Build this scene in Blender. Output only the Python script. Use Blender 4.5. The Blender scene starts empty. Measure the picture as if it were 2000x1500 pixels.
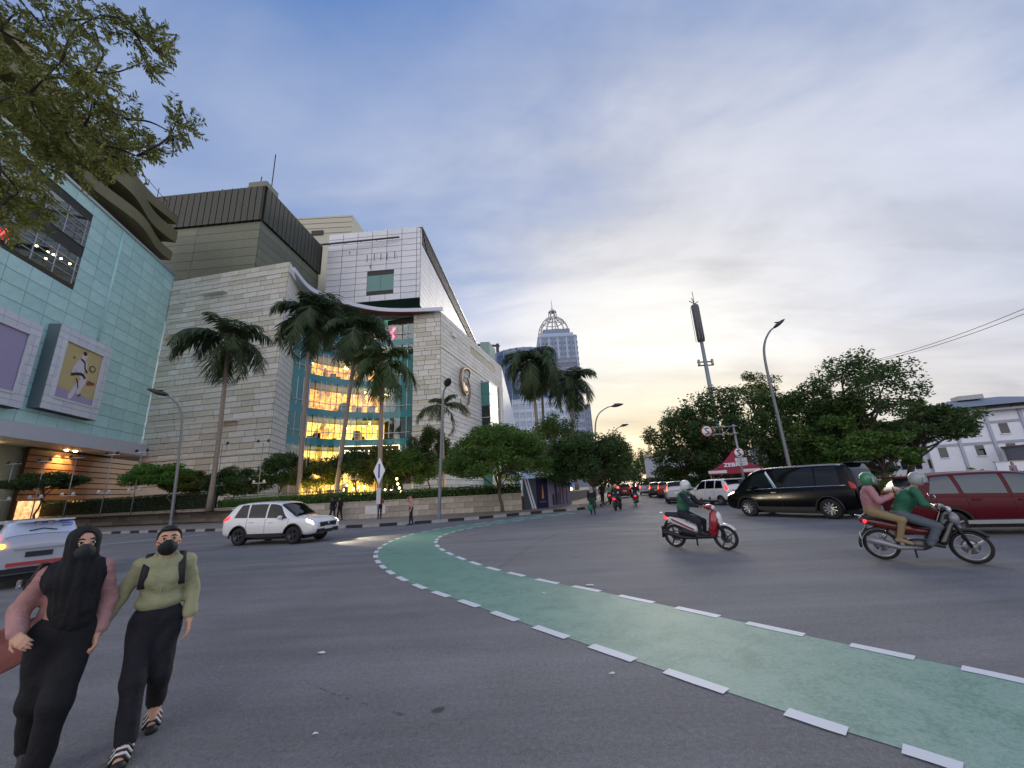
import bpy, bmesh, math, random
import numpy as np
from mathutils import Vector, Matrix
random.seed(7); RNG = np.random.default_rng(7)
R = math.radians
SC = bpy.context.scene
COL = SC.collection
# ------------------------------------------------------------------ camera
FPX, CAMH = 765.0, 1.72            # focal length in photo pixels (2000 wide), lens height in metres
_v = np.array([850.0 - 1000, -2095.0 - 750])          # zenith vanishing point
_z = np.array([_v[0], -_v[1], -FPX]); _z /= np.linalg.norm(_z)
_fw = np.array([0, 0, -1.0]); _Y = _fw - _z * _fw.dot(_z); _Y /= np.linalg.norm(_Y); _X = np.cross(_Y, _z)
CR = np.array([_X, _Y, _z])        # world = CR @ camera
cam = bpy.data.cameras.new('camera'); co = bpy.data.objects.new('camera', cam); COL.objects.link(co)
cam.sensor_width = 36; cam.lens = FPX / 2000 * 36; cam.clip_start = .05; cam.clip_end = 4000
m4 = Matrix.Identity(4)
for i in range(3):
    for j in range(3): m4[i][j] = float(CR[i, j])
m4.translation = (0, 0, CAMH); co.matrix_world = m4
SC.camera = co
# ------------------------------------------------------------------ light: dusk under thin cloud, sun low down the street
SUN_AZ, SUN_EL = R(19.0), R(12.0)
CLOUD_OFF = (4.0, 0.7)
sd = Vector((math.sin(SUN_AZ) * math.cos(SUN_EL), math.cos(SUN_AZ) * math.cos(SUN_EL), math.sin(SUN_EL)))
SC.view_settings.view_transform = 'Standard'; SC.view_settings.look = 'None'
SC.view_settings.gamma = 1; SC.view_settings.exposure = 1.3; SC.view_settings.use_curve_mapping = False
W = bpy.data.worlds.new('World'); SC.world = W; W.use_nodes = True
nt = W.node_tree; nt.nodes.clear()
def N(t, typ, **kw):
    n = t.nodes.new(typ)
    for k, v in kw.items():
        if k in ('i',):
            for a, b in v.items(): n.inputs[a].default_value = b
        else: setattr(n, k, v)
    return n
def L(t, a, b): t.links.new(a, b)
def mathn(t, op, a, b=None, clamp=False):
    n = t.nodes.new('ShaderNodeMath'); n.operation = op; n.use_clamp = clamp
    for k, x in ((0, a), (1, b)):
        if x is None: continue
        if isinstance(x, (int, float)): n.inputs[k].default_value = x
        else: t.links.new(x, n.inputs[k])
    return n.outputs[0]
def mixc(t, f, a, b):
    n = t.nodes.new('ShaderNodeMix'); n.data_type = 'RGBA'
    for k, x in ((0, f), (6, a), (7, b)):
        if isinstance(x, (int, float)): n.inputs[k].default_value = x
        elif isinstance(x, (tuple, list)): n.inputs[k].default_value = (*x, 1)
        else: t.links.new(x, n.inputs[k])
    return n.outputs[2]
def ramp(t, fac, stops):
    n = t.nodes.new('ShaderNodeValToRGB'); t.links.new(fac, n.inputs[0])
    e = n.color_ramp.elements
    while len(e) < len(stops): e.new(.5)
    for k, (p, c) in enumerate(stops):
        e[k].position = p; e[k].color = (c, c, c, 1) if isinstance(c, (int, float)) else (*c, 1)
    return n.outputs[0]
sky = N(nt, 'ShaderNodeTexSky', sky_type='NISHITA', sun_disc=False, sun_elevation=SUN_EL, sun_rotation=SUN_AZ, altitude=10, air_density=1.3, dust_density=1.6, ozone_density=2.2)
tc = N(nt, 'ShaderNodeTexCoord'); sep = N(nt, 'ShaderNodeSeparateXYZ'); L(nt, tc.outputs['Generated'], sep.inputs[0])
zc = mathn(nt, 'MAXIMUM', sep.outputs[2], 0.0)
den = mathn(nt, 'ADD', zc, .14)
px = mathn(nt, 'DIVIDE', sep.outputs[0], den); py = mathn(nt, 'DIVIDE', sep.outputs[1], den)
cmb = N(nt, 'ShaderNodeCombineXYZ'); L(nt, px, cmb.inputs[0]); L(nt, py, cmb.inputs[1])
def cloudnoise(rot, sc, loc, scale, det, rough, dist):
    mp = N(nt, 'ShaderNodeMapping'); L(nt, cmb.outputs[0], mp.inputs[0]); mp.inputs['Rotation'].default_value = (0, 0, R(rot)); mp.inputs['Scale'].default_value = (*sc, 1); mp.inputs['Location'].default_value = (*loc, 0)
    n_ = N(nt, 'ShaderNodeTexNoise', i={'Scale': scale, 'Detail': det, 'Roughness': rough, 'Distortion': dist}); L(nt, mp.outputs[0], n_.inputs['Vector']); return n_.outputs[0]
n1 = cloudnoise(-38, (.42, 1.0), CLOUD_OFF, .6, 5, .45, .4)          # broad sheets
n2 = cloudnoise(-30, (.5, 1.0), (3.1, 1.7), 1.5, 8, .55, .7)          # torn streaks
n3 = cloudnoise(-12, (.28, 1.0), (7.7, 4.2), 3.2, 8, .6, .5)          # fine wisps and low bars
dot = N(nt, 'ShaderNodeVectorMath', operation='DOT_PRODUCT'); L(nt, tc.outputs['Generated'], dot.inputs[0]); dot.inputs[1].default_value = sd
dp = mathn(nt, 'MAXIMUM', dot.outputs['Value'], 0.0)
g1 = mathn(nt, 'POWER', dp, 4.0); g2 = mathn(nt, 'POWER', dp, 16.0)
ga = mathn(nt, 'MAXIMUM', mathn(nt, 'MULTIPLY', mathn(nt, 'SUBTRACT', .25, dot.outputs['Value']), .8), 0.0, True)   # cloud brightness added opposite the sun, out of view, to light the facades
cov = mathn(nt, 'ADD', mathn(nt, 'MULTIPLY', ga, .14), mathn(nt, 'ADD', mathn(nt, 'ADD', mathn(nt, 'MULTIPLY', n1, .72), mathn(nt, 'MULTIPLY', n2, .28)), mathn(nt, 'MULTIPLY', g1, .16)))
mask = ramp(nt, cov, [(.42, .0), (.50, .42), (.57, .85), (.70, 1.0)])
shade = mathn(nt, 'ADD', mathn(nt, 'MULTIPLY', ramp(nt, n2, [(.34, .74), (.47, .94), (.62, 1.08)]), .6), mathn(nt, 'MULTIPLY', ramp(nt, n3, [(.34, .76), (.5, 1.0), (.66, 1.1)]), .4))
lit = mixc(nt, g1, (2.2, 2.42, 3.0), (3.6, 3.55, 3.8))
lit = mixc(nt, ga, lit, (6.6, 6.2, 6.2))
lit = mixc(nt, g2, lit, (4.5, 4.35, 3.95))
lowg = mathn(nt, 'MULTIPLY', ramp(nt, zc, [(.0, 1.0), (.1, .85), (.27, .0)]), mathn(nt, 'POWER', dp, 7.0))      # air low over the horizon on the sun side is yellow
lit = mixc(nt, mathn(nt, 'MULTIPLY', lowg, .95), lit, (3.9, 3.1, 1.75))
shn = N(nt, 'ShaderNodeMix', data_type='RGBA', blend_type='MULTIPLY'); shn.inputs[0].default_value = 1; L(nt, lit, shn.inputs[6]); L(nt, shade, shn.inputs[7])
hs = N(nt, 'ShaderNodeHueSaturation', i={'Saturation': .9, 'Value': .8}); L(nt, sky.outputs[0], hs.inputs['Color'])
skyc = mixc(nt, .72, hs.outputs[0], (.58, 1.12, 2.6))
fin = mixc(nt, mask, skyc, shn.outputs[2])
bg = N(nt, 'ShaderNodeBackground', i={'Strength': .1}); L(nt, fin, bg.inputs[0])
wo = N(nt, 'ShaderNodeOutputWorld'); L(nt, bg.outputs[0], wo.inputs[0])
sl = bpy.data.lights.new('sun', 'SUN'); sl.energy = .9; sl.angle = R(30); sl.color = (1, .9, .76)
so = bpy.data.objects.new('sun', sl); COL.objects.link(so); so.rotation_euler = (-sd).to_track_quat('-Z', 'Y').to_euler(); so.location = (60, 200, 90)
SC.cycles.use_denoising = True; SC.cycles.max_bounces = 6; SC.cycles.transparent_max_bounces = 12
SC.cycles.sample_clamp_indirect = 4
# ------------------------------------------------------------------ photo pixel -> place helpers (each thing gets its own depth)
def ray(x, y): return CR @ np.array([x - 1000, 750 - y, -FPX])
def gnd(x, y, z=0.0):
    r = ray(x, y); return np.array([0, 0, CAMH]) + r * ((z - CAMH) / r[2])
def at(x, y, Y):
    r = ray(x, y); return np.array([0, 0, CAMH]) + r * (Y / r[1])
def hzy(x): return 750 + (CR[2, 0] * (x - 1000) - CR[2, 2] * FPX) / CR[2, 1]
def vpdir(x):
    r = ray(x, hzy(x))[:2]; return r / np.hypot(*r)
def onwall(x, y, p, d):
    r = ray(x, y); n = np.array([-d[1], d[0]]); return np.array([0, 0, CAMH]) + r * ((n @ np.array(p[:2])) / (n @ r[:2]))
# ------------------------------------------------------------------ materials
def lin(c):
    return tuple(((x / 255) / 12.92 if x <= 10 else (((x / 255) + .055) / 1.055) ** 2.4) for x in c)
MATS = {}
def mat(name, c, rough=.6, metal=0, var=.12, scale=3.0, bump=0, bscale=30, emit=0, ecol=None, island=0, objr=0, coat=0, spec=.5, sub=0, var2=0, scale2=.3):
    if name in MATS: return MATS[name]
    m = bpy.data.materials.new(name); m.use_nodes = True; t = m.node_tree; b = t.nodes['Principled BSDF']
    b.inputs['Roughness'].default_value = rough; b.inputs['Metallic'].default_value = metal
    b.inputs['Coat Weight'].default_value = coat; b.inputs['Coat Roughness'].default_value = .04; b.inputs['Specular IOR Level'].default_value = spec
    col = lin(c); tcn = N(t, 'ShaderNodeTexCoord')
    f = None
    def mul(a, b_):
        return b_ if a is None else mathn(t, 'MULTIPLY', a, b_)
    def vary(src, amt): return mathn(t, 'ADD', mathn(t, 'MULTIPLY', src, 2 * amt), 1 - amt)
    if var:
        n = N(t, 'ShaderNodeTexNoise', i={'Scale': scale, 'Detail': 6, 'Roughness': .62}); L(t, tcn.outputs['Object'], n.inputs['Vector']); f = mul(f, vary(n.outputs[0], var * 1.7))
    if var2:
        n = N(t, 'ShaderNodeTexNoise', i={'Scale': scale2, 'Detail': 4, 'Roughness': .6}); L(t, tcn.outputs['Object'], n.inputs['Vector']); f = mul(f, vary(n.outputs[0], var2 * 1.7))
    if island:
        g = N(t, 'ShaderNodeNewGeometry'); f = mul(f, vary(g.outputs['Random Per Island'], island))
    if objr:
        o = N(t, 'ShaderNodeObjectInfo'); f = mul(f, vary(o.outputs['Random'], objr))
    if f is not None:
        mx = N(t, 'ShaderNodeMix', data_type='RGBA', blend_type='MULTIPLY'); mx.inputs[0].default_value = 1; mx.inputs[6].default_value = (*col, 1); L(t, f, mx.inputs[7]); L(t, mx.outputs[2], b.inputs['Base Color'])
    else: b.inputs['Base Color'].default_value = (*col, 1)
    if bump:
        n = N(t, 'ShaderNodeTexNoise', i={'Scale': bscale, 'Detail': 5}); L(t, tcn.outputs['Object'], n.inputs['Vector'])
        bp = N(t, 'ShaderNodeBump', i={'Strength': bump, 'Distance': .02}); L(t, n.outputs[0], bp.inputs['Height']); L(t, bp.outputs[0], b.inputs['Normal'])
    if emit:
        b.inputs['Emission Color'].default_value = (*lin(ecol or c), 1); b.inputs['Emission Strength'].default_value = emit
    if sub: b.inputs['Subsurface Weight'].default_value = sub; b.inputs['Subsurface Radius'].default_value = (.02, .01, .006)
    MATS[name] = m; return m
def leafmat(name, c, c2, trans=.35):
    if name in MATS: return MATS[name]
    m = bpy.data.materials.new(name); m.use_nodes = True; t = m.node_tree; b = t.nodes['Principled BSDF']
    g = N(t, 'ShaderNodeNewGeometry'); tcn = N(t, 'ShaderNodeTexCoord')
    n = N(t, 'ShaderNodeTexNoise', i={'Scale': .8, 'Detail': 3}); L(t, tcn.outputs['Object'], n.inputs['Vector'])
    f = mathn(t, 'ADD', mathn(t, 'MULTIPLY', g.outputs['Random Per Island'], .6), mathn(t, 'MULTIPLY', mathn(t, 'SUBTRACT', n.outputs[0], .3), .9), True)
    c_ = mixc(t, f, lin(c), lin(c2)); L(t, c_, b.inputs['Base Color']); b.inputs['Roughness'].default_value = .55; b.inputs['Specular IOR Level'].default_value = .3
    tr = N(t, 'ShaderNodeBsdfTranslucent'); L(t, c_, tr.inputs[0]); ms = N(t, 'ShaderNodeMixShader'); ms.inputs[0].default_value = trans
    L(t, b.outputs[0], ms.inputs[1]); L(t, tr.outputs[0], ms.inputs[2]); L(t, ms.outputs[0], t.nodes['Material Output'].inputs[0])
    MATS[name] = m; return m
def glassmat(name, tint, refl=.25, rough=.03):
    if name in MATS: return MATS[name]
    m = bpy.data.materials.new(name); m.use_nodes = True; t = m.node_tree; t.nodes.remove(t.nodes['Principled BSDF'])
    a = N(t, 'ShaderNodeBsdfTransparent'); a.inputs[0].default_value = (*lin(tint), 1)
    g = N(t, 'ShaderNodeBsdfGlossy'); g.inputs['Roughness'].default_value = rough; g.inputs[0].default_value = (.8, .95, .97, 1)
    fr = N(t, 'ShaderNodeFresnel', i={'IOR': 1.5}); f = mathn(t, 'ADD', mathn(t, 'MULTIPLY', fr.outputs[0], 1 - refl), refl, True)
    ms = N(t, 'ShaderNodeMixShader'); L(t, f, ms.inputs[0]); L(t, a.outputs[0], ms.inputs[1]); L(t, g.outputs[0], ms.inputs[2]); L(t, ms.outputs[0], t.nodes['Material Output'].inputs[0])
    MATS[name] = m; return m
# ------------------------------------------------------------------ object helpers
def tag(o, label=None, cat=None, group=None, kind=None):
    if label: o['label'] = label
    if cat: o['category'] = cat
    if group: o['group'] = group
    if kind: o['kind'] = kind
    return o
def empty(name, loc=(0, 0, 0), rz=0, scale=1):
    o = bpy.data.objects.new(name, None); COL.objects.link(o); o.location = tuple(float(x) for x in loc); o.rotation_euler = (0, 0, rz); o.scale = (scale,) * 3; o.empty_display_size = .3
    return o
def thing(name, label, cat, loc=(0, 0, 0), rz=0, scale=1, group=None):
    return tag(empty(name, loc, rz, scale), label, cat, group)
def link(name, me, parent=None, loc=(0, 0, 0), rz=0, world=False):
    """world=True: the mesh holds world coordinates, the parent is an unrotated Empty"""
    o = bpy.data.objects.new(name, me); COL.objects.link(o)
    o.location = tuple(float(x) for x in loc); o.rotation_euler = (0, 0, rz)
    if parent is not None:
        o.parent = parent
        if world:
            b = Vector((0, 0, 0)); q = parent
            while q is not None: b += q.location; q = q.parent
            o.location = Vector(o.location) - b
    return o
def fastmesh(name, v, f, mats=(), fm=None, smooth=False):
    v = np.asarray(v, float); me = bpy.data.meshes.new(name)
    f = np.asarray(f); k = f.shape[1]
    me.vertices.add(len(v)); me.vertices.foreach_set('co', v.ravel())
    me.loops.add(f.size); me.loops.foreach_set('vertex_index', f.ravel().astype(np.int32))
    me.polygons.add(len(f)); me.polygons.foreach_set('loop_start', np.arange(0, f.size, k, dtype=np.int32))
    me.polygons.foreach_set('loop_total', np.full(len(f), k, np.int32))
    for m in mats: me.materials.append(m)
    if fm is not None: me.polygons.foreach_set('material_index', np.asarray(fm, np.int32))
    if smooth: me.polygons.foreach_set('use_smooth', np.ones(len(f), bool))
    me.update(calc_edges=True); return me
class MB:
    def __init__(s): s.v = []; s.f = []; s.m = []; s.sm = []
    def add(s, vs, fs, m=0, smooth=False):
        b = len(s.v); s.v += [tuple(float(c) for c in x) for x in vs]
        for q in fs: s.f.append(tuple(b + i for i in q)); s.m.append(m); s.sm.append(smooth)
        return s
    def box(s, c, size, rz=0, m=0, ax=None):
        x, y, z = (q / 2 for q in size); c = Vector(c)
        M = ax if ax is not None else Matrix.Rotation(rz, 3, 'Z')
        vs = [c + M @ Vector((i * x, j * y, k * z)) for k in (-1, 1) for i, j in ((-1, -1), (1, -1), (1, 1), (-1, 1))]
        return s.add(vs, [(3, 2, 1, 0), (4, 5, 6, 7), (0, 1, 5, 4), (1, 2, 6, 5), (2, 3, 7, 6), (3, 0, 4, 7)], m)
    def bar(s, a, b, w, h=None, m=0):
        a = Vector(a); b = Vector(b); d = b - a; h = h or w; q = d.to_track_quat('Z', 'Y').to_matrix()
        return s.box((a + b) / 2, (w, h, d.length), m=m, ax=q)
    def tube(s, path, r, n=8, m=0, cap=True, smooth=True):
        P = [Vector(p) for p in path]; k = len(P); rr = [r] * k if isinstance(r, (int, float)) else list(r)
        t0 = (P[1] - P[0]).normalized(); u = t0.orthogonal().normalized(); vs = []
        for i in range(k):
            t = ((P[min(i + 1, k - 1)] - P[max(i - 1, 0)])).normalized()
            u = (u - t * u.dot(t)).normalized(); w = t.cross(u)
            for j in range(n):
                a = 2 * math.pi * j / n; vs.append(P[i] + (u * math.cos(a) + w * math.sin(a)) * rr[i])
        fs = [(i * n + j, i * n + (j + 1) % n, (i + 1) * n + (j + 1) % n, (i + 1) * n + j) for i in range(k - 1) for j in range(n)]
        s.add(vs, fs, m, smooth)
        if cap: b = len(s.v) - k * n; s.f.append(tuple(b + j for j in range(n - 1, -1, -1))); s.m.append(m); s.sm.append(False); s.f.append(tuple(b + (k - 1) * n + j for j in range(n))); s.m.append(m); s.sm.append(False)
        return s
    def lathe(s, prof, c=(0, 0, 0), n=24, axis='z', m=0, smooth=True):
        vs = []; c = Vector(c)
        for r, h in prof:
            for j in range(n):
                a = 2 * math.pi * j / n; x, y = r * math.cos(a), r * math.sin(a)
                vs.append(c + (Vector((x, y, h)) if axis == 'z' else Vector((x, h, y)) if axis == 'y' else Vector((h, x, y))))
        k = len(prof); fs = [(i * n + j, i * n + (j + 1) % n, (i + 1) * n + (j + 1) % n, (i + 1) * n + j) for i in range(k - 1) for j in range(n)]
        return s.add(vs, fs, m, smooth)
    def prism(s, poly, z0, z1, m=0):
        n = len(poly); z0 = [z0] * n if isinstance(z0, (int, float)) else z0; z1 = [z1] * n if isinstance(z1, (int, float)) else z1
        vs = [(p[0], p[1], z0[i]) for i, p in enumerate(poly)] + [(p[0], p[1], z1[i]) for i, p in enumerate(poly)]
        fs = [tuple(range(n - 1, -1, -1)), tuple(range(n, 2 * n))] + [(i, (i + 1) % n, n + (i + 1) % n, n + i) for i in range(n)]
        return s.add(vs, fs, m)
    def ell(s, c, r, n=12, m=0):
        vs = []; fs = []; k = n // 2
        for i in range(k + 1):
            p = math.pi * i / k
            for j in range(n):
                a = 2 * math.pi * j / n; vs.append((c[0] + r[0] * math.sin(p) * math.cos(a), c[1] + r[1] * math.sin(p) * math.sin(a), c[2] + r[2] * math.cos(p)))
        for i in range(k):
            for j in range(n): fs.append((i * n + j, (i + 1) * n + j, (i + 1) * n + (j + 1) % n, i * n + (j + 1) % n))
        return s.add(vs, fs, m, True)
    def mesh(s, name, mats):
        me = bpy.data.meshes.new(name); me.from_pydata(s.v, [], s.f)
        for m in (mats if isinstance(mats, (list, tuple)) else [mats]): me.materials.append(m)
        me.polygons.foreach_set('material_index', s.m); me.polygons.foreach_set('use_smooth', s.sm); me.update(); return me
    def build(s, name, mats, parent=None, loc=(0, 0, 0), rz=0, world=False):
        return link(name, s.mesh(name, mats), parent, loc, rz, world)
def copytree(o, parent=None):
    c = o.copy(); COL.objects.link(c)
    if parent is not None: c.parent = parent
    for ch in list(o.children): copytree(ch, c)
    return c
def spline(P, n):
    """Catmull-Rom through points, n samples per span"""
    P = [np.asarray(p, float) for p in P]; out = []
    Q = [2 * P[0] - P[1]] + P + [2 * P[-1] - P[-2]]
    for i in range(1, len(Q) - 2):
        for k in range(n):
            t = k / n; a, b, c, d = Q[i - 1], Q[i], Q[i + 1], Q[i + 2]
            out.append(.5 * (2 * b + (c - a) * t + (2 * a - 5 * b + 4 * c - d) * t * t + (3 * b - a - 3 * c + d) * t ** 3))
    out.append(P[-1]); return np.array(out)
def text(name, body, size, mtl, parent=None, loc=(0, 0, 0), rot=(0, 0, 0), ext=.01, align='CENTER', bold=0):
    c = bpy.data.curves.new(name, 'FONT'); c.body = body; c.size = size; c.extrude = ext; c.align_x = align; c.align_y = 'CENTER'; c.offset = bold
    o = bpy.data.objects.new(name, c); COL.objects.link(o)
    me = bpy.data.meshes.new_from_object(o.evaluated_get(bpy.context.evaluated_depsgraph_get())); bpy.data.objects.remove(o); bpy.data.curves.remove(c)
    me.materials.clear(); me.materials.append(mtl); o = bpy.data.objects.new(name, me); COL.objects.link(o); o.parent = parent; o.location = loc; o.rotation_euler = rot
    return o
# ------------------------------------------------------------------ smooth bodies: blended capsules/ellipsoids -> one closed surface
def sdfmesh(name, prims, vox, mats, smooth_it=1, wrinkle=None):
    """prims: dict(t='c',a,b,ra,rb,k,m) capsule | dict(t='e',c,r,k,m,R) ellipsoid"""
    lo = np.full(3, 1e9); hi = -lo
    for p in prims:
        if p['t'] == 'c':
            a, b = np.array(p['a'], float), np.array(p['b'], float); r = max(p['ra'], p['rb']); p['lo'] = np.minimum(a, b) - r; p['hi'] = np.maximum(a, b) + r
        else:
            c = np.array(p['c'], float); r = max(p['r']); p['lo'] = c - r; p['hi'] = c + r
        lo = np.minimum(lo, p['lo']); hi = np.maximum(hi, p['hi'])
    lo -= 4 * vox; hi += 4 * vox
    n = np.ceil((hi - lo) / vox).astype(int) + 1
    D = np.full(n, 1.0, np.float32); B = np.full(n, 9.0, np.float32); MI = np.zeros(n, np.int16)
    ax = [lo[i] + vox * np.arange(n[i]) for i in range(3)]
    for p in prims:
        k = p.get('k', .02); pad = k * 1.5 + 3 * vox
        i0 = np.maximum(((p['lo'] - pad - lo) / vox).astype(int), 0); i1 = np.minimum(((p['hi'] + pad - lo) / vox).astype(int) + 2, n)
        sl_ = tuple(slice(a, b) for a, b in zip(i0, i1))
        X, Y_, Z = np.meshgrid(*(ax[i][i0[i]:i1[i]] for i in range(3)), indexing='ij')
        if p['t'] == 'c':
            a, b = np.array(p['a'], float), np.array(p['b'], float); d = b - a; dd = max(d @ d, 1e-9)
            t = np.clip(((X - a[0]) * d[0] + (Y_ - a[1]) * d[1] + (Z - a[2]) * d[2]) / dd, 0, 1)
            q = np.sqrt((X - a[0] - t * d[0]) ** 2 + (Y_ - a[1] - t * d[1]) ** 2 + (Z - a[2] - t * d[2]) ** 2) - (p['ra'] + (p['rb'] - p['ra']) * t)
        else:
            c = np.array(p['c'], float); r = np.array(p['r'], float); x, y, z = X - c[0], Y_ - c[1], Z - c[2]
            if p.get('R') is not None:
                Rm = np.array(p['R']); x, y, z = (Rm[0, i] * x + Rm[1, i] * y + Rm[2, i] * z for i in range(3))
            k0 = np.sqrt((x / r[0]) ** 2 + (y / r[1]) ** 2 + (z / r[2]) ** 2); k1 = np.sqrt((x / r[0] ** 2) ** 2 + (y / r[1] ** 2) ** 2 + (z / r[2] ** 2) ** 2)
            q = k0 * (k0 - 1) / np.maximum(k1, 1e-6)
        q = q.astype(np.float32); d0 = D[sl_]
        if p.get('sub'):
            D[sl_] = np.maximum(d0, -q); continue
        h = np.maximum(k - np.abs(d0 - q), 0) / max(k, 1e-6); D[sl_] = np.minimum(d0, q) - h * h * k * .25
        bm_ = B[sl_]; w = q < bm_; mi = MI[sl_]; mi[w] = p.get('m', 0); bm_[w] = q[w]
    S = D < 0; c = n - 1
    cs = np.zeros(c, np.int8)
    off = [(i, j, k) for i in (0, 1) for j in (0, 1) for k in (0, 1)]
    g = lambda A, o: A[o[0]:o[0] + c[0], o[1]:o[1] + c[1], o[2]:o[2] + c[2]]
    for o in off: cs += g(S, o)
    act = (cs > 0) & (cs < 8); idx = np.full(c, -1, np.int64); I = np.argwhere(act); idx[act] = np.arange(len(I))
    acc = np.zeros((len(I), 3)); cnt = np.zeros(len(I))
    for a in off:
        for e in range(3):
            if a[e]: continue
            b = list(a); b[e] = 1
            da = D[I[:, 0] + a[0], I[:, 1] + a[1], I[:, 2] + a[2]]; db = D[I[:, 0] + b[0], I[:, 1] + b[1], I[:, 2] + b[2]]
            w = (da < 0) != (db < 0); t = np.where(w, da / np.where(w, da - db, 1), 0)
            pt = np.tile(np.array(a, float), (len(I), 1)); pt[:, e] = t
            acc[w] += pt[w]; cnt[w] += 1
    V = lo + vox * (I + acc / cnt[:, None])
    F = []
    for e in range(3):
        u, w_ = (e + 1) % 3, (e + 2) % 3
        sa = [slice(None)] * 3; sb = [slice(None)] * 3; sa[e] = slice(0, -1); sb[e] = slice(1, None)
        s0, s1 = S[tuple(sa)], S[tuple(sb)]; ch = np.argwhere(s0 != s1)
        ch = ch[(ch[:, u] > 0) & (ch[:, w_] > 0) & (ch[:, u] < c[u]) & (ch[:, w_] < c[w_])]
        fl = s0[tuple(ch.T)]
        q = []
        for du, dw in ((-1, -1), (0, -1), (0, 0), (-1, 0)):
            z = ch.copy(); z[:, u] += du; z[:, w_] += dw; q.append(idx[tuple(z.T)])
        q = np.array(q).T; q[~fl] = q[~fl][:, ::-1]; F.append(q)
    F = np.concatenate(F)
    for _ in range(smooth_it):
        s_ = np.zeros_like(V); k_ = np.zeros(len(V))
        for a in range(4):
            b = (a + 1) % 4; np.add.at(s_, F[:, a], V[F[:, b]]); np.add.at(k_, F[:, a], 1); np.add.at(s_, F[:, b], V[F[:, a]]); np.add.at(k_, F[:, b], 1)
        V = V * .5 + .5 * s_ / k_[:, None]
    fc = V[F].mean(1); ci = np.clip(np.round((fc - lo) / vox).astype(int), 0, n - 1); fm = MI[tuple(ci.T)]
    if wrinkle is not None: V = wrinkle(V)
    return fastmesh(name, V, F, mats, fm, True)
def cap(a, b, ra, rb=None, m=0, k=.02): return dict(t='c', a=a, b=b, ra=ra, rb=ra if rb is None else rb, m=m, k=k)
def els(c, r, m=0, k=.02, R=None): return dict(t='e', c=c, r=r, m=m, k=k, R=R)
# ================================================================== SETTING: ground, road, cycle lane, pavements
def asphalt():
    m = bpy.data.materials.new('asphalt'); m.use_nodes = True; t = m.node_tree; b = t.nodes['Principled BSDF']; tcn = N(t, 'ShaderNodeTexCoord')
    o = tcn.outputs['Object']
    def noise(s, d=5, r=.6, dist=0):
        n = N(t, 'ShaderNodeTexNoise', i={'Scale': s, 'Detail': d, 'Roughness': r, 'Distortion': dist}); L(t, o, n.inputs['Vector']); return n.outputs[0]
    big, mid, fine = noise(.16, 4, .6, .6), noise(1.3, 6, .65, .3), noise(85, 3, .7)
    grit = N(t, 'ShaderNodeTexVoronoi', i={'Scale': 130.0}); L(t, o, grit.inputs['Vector'])
    mpn = N(t, 'ShaderNodeMapping'); L(t, o, mpn.inputs[0]); mpn.inputs['Rotation'].default_value = (0, 0, R(-35)); mpn.inputs['Scale'].default_value = (.25, 2.2, 1)
    st = N(t, 'ShaderNodeTexNoise', i={'Scale': .55, 'Detail': 6, 'Roughness': .65}); L(t, mpn.outputs[0], st.inputs['Vector'])
    f = mathn(t, 'ADD', mathn(t, 'MULTIPLY', big, .5), mathn(t, 'MULTIPLY', mid, .35)); f = mathn(t, 'ADD', f, mathn(t, 'MULTIPLY', st.outputs[0], .6))
    f = mathn(t, 'ADD', f, mathn(t, 'MULTIPLY', mathn(t, 'SUBTRACT', fine, .5), .55)); f = mathn(t, 'ADD', f, mathn(t, 'MULTIPLY', mathn(t, 'SUBTRACT', noise(24, 4, .75), .5), .7))
    c = ramp(t, f, [(.42, (.095, .094, .096)), (.64, (.153, .151, .154)), (.86, (.215, .212, .215)), (1.0, (.26, .256, .256))])
    gr = ramp(t, grit.outputs['Distance'], [(.0, .6), (.55, 1.18)])
    mx = N(t, 'ShaderNodeMix', data_type='RGBA', blend_type='MULTIPLY'); mx.inputs[0].default_value = .9; L(t, c, mx.inputs[6]); L(t, gr, mx.inputs[7])
    spot = N(t, 'ShaderNodeTexVoronoi', i={'Scale': .55, 'Randomness': 1.0}); L(t, o, spot.inputs['Vector'])
    sm = ramp(t, mathn(t, 'ADD', spot.outputs['Distance'], mathn(t, 'MULTIPLY', mid, .12)), [(.09, .62), (.13, 1.0)])
    mx2 = N(t, 'ShaderNodeMix', data_type='RGBA', blend_type='MULTIPLY'); mx2.inputs[0].default_value = .8; L(t, mx.outputs[2], mx2.inputs[6]); L(t, sm, mx2.inputs[7])
    L(t, mx2.outputs[2], b.inputs['Base Color'])
    L(t, ramp(t, mid, [(.3, .7), (.7, .85)]), b.inputs['Roughness']); b.inputs['Specular IOR Level'].default_value = .3
    bp = N(t, 'ShaderNodeBump', i={'Strength': .5, 'Distance': .008}); L(t, mathn(t, 'ADD', fine, grit.outputs['Distance']), bp.inputs['Height']); L(t, bp.outputs[0], b.inputs['Normal'])
    return m
ASPH = asphalt()
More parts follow.
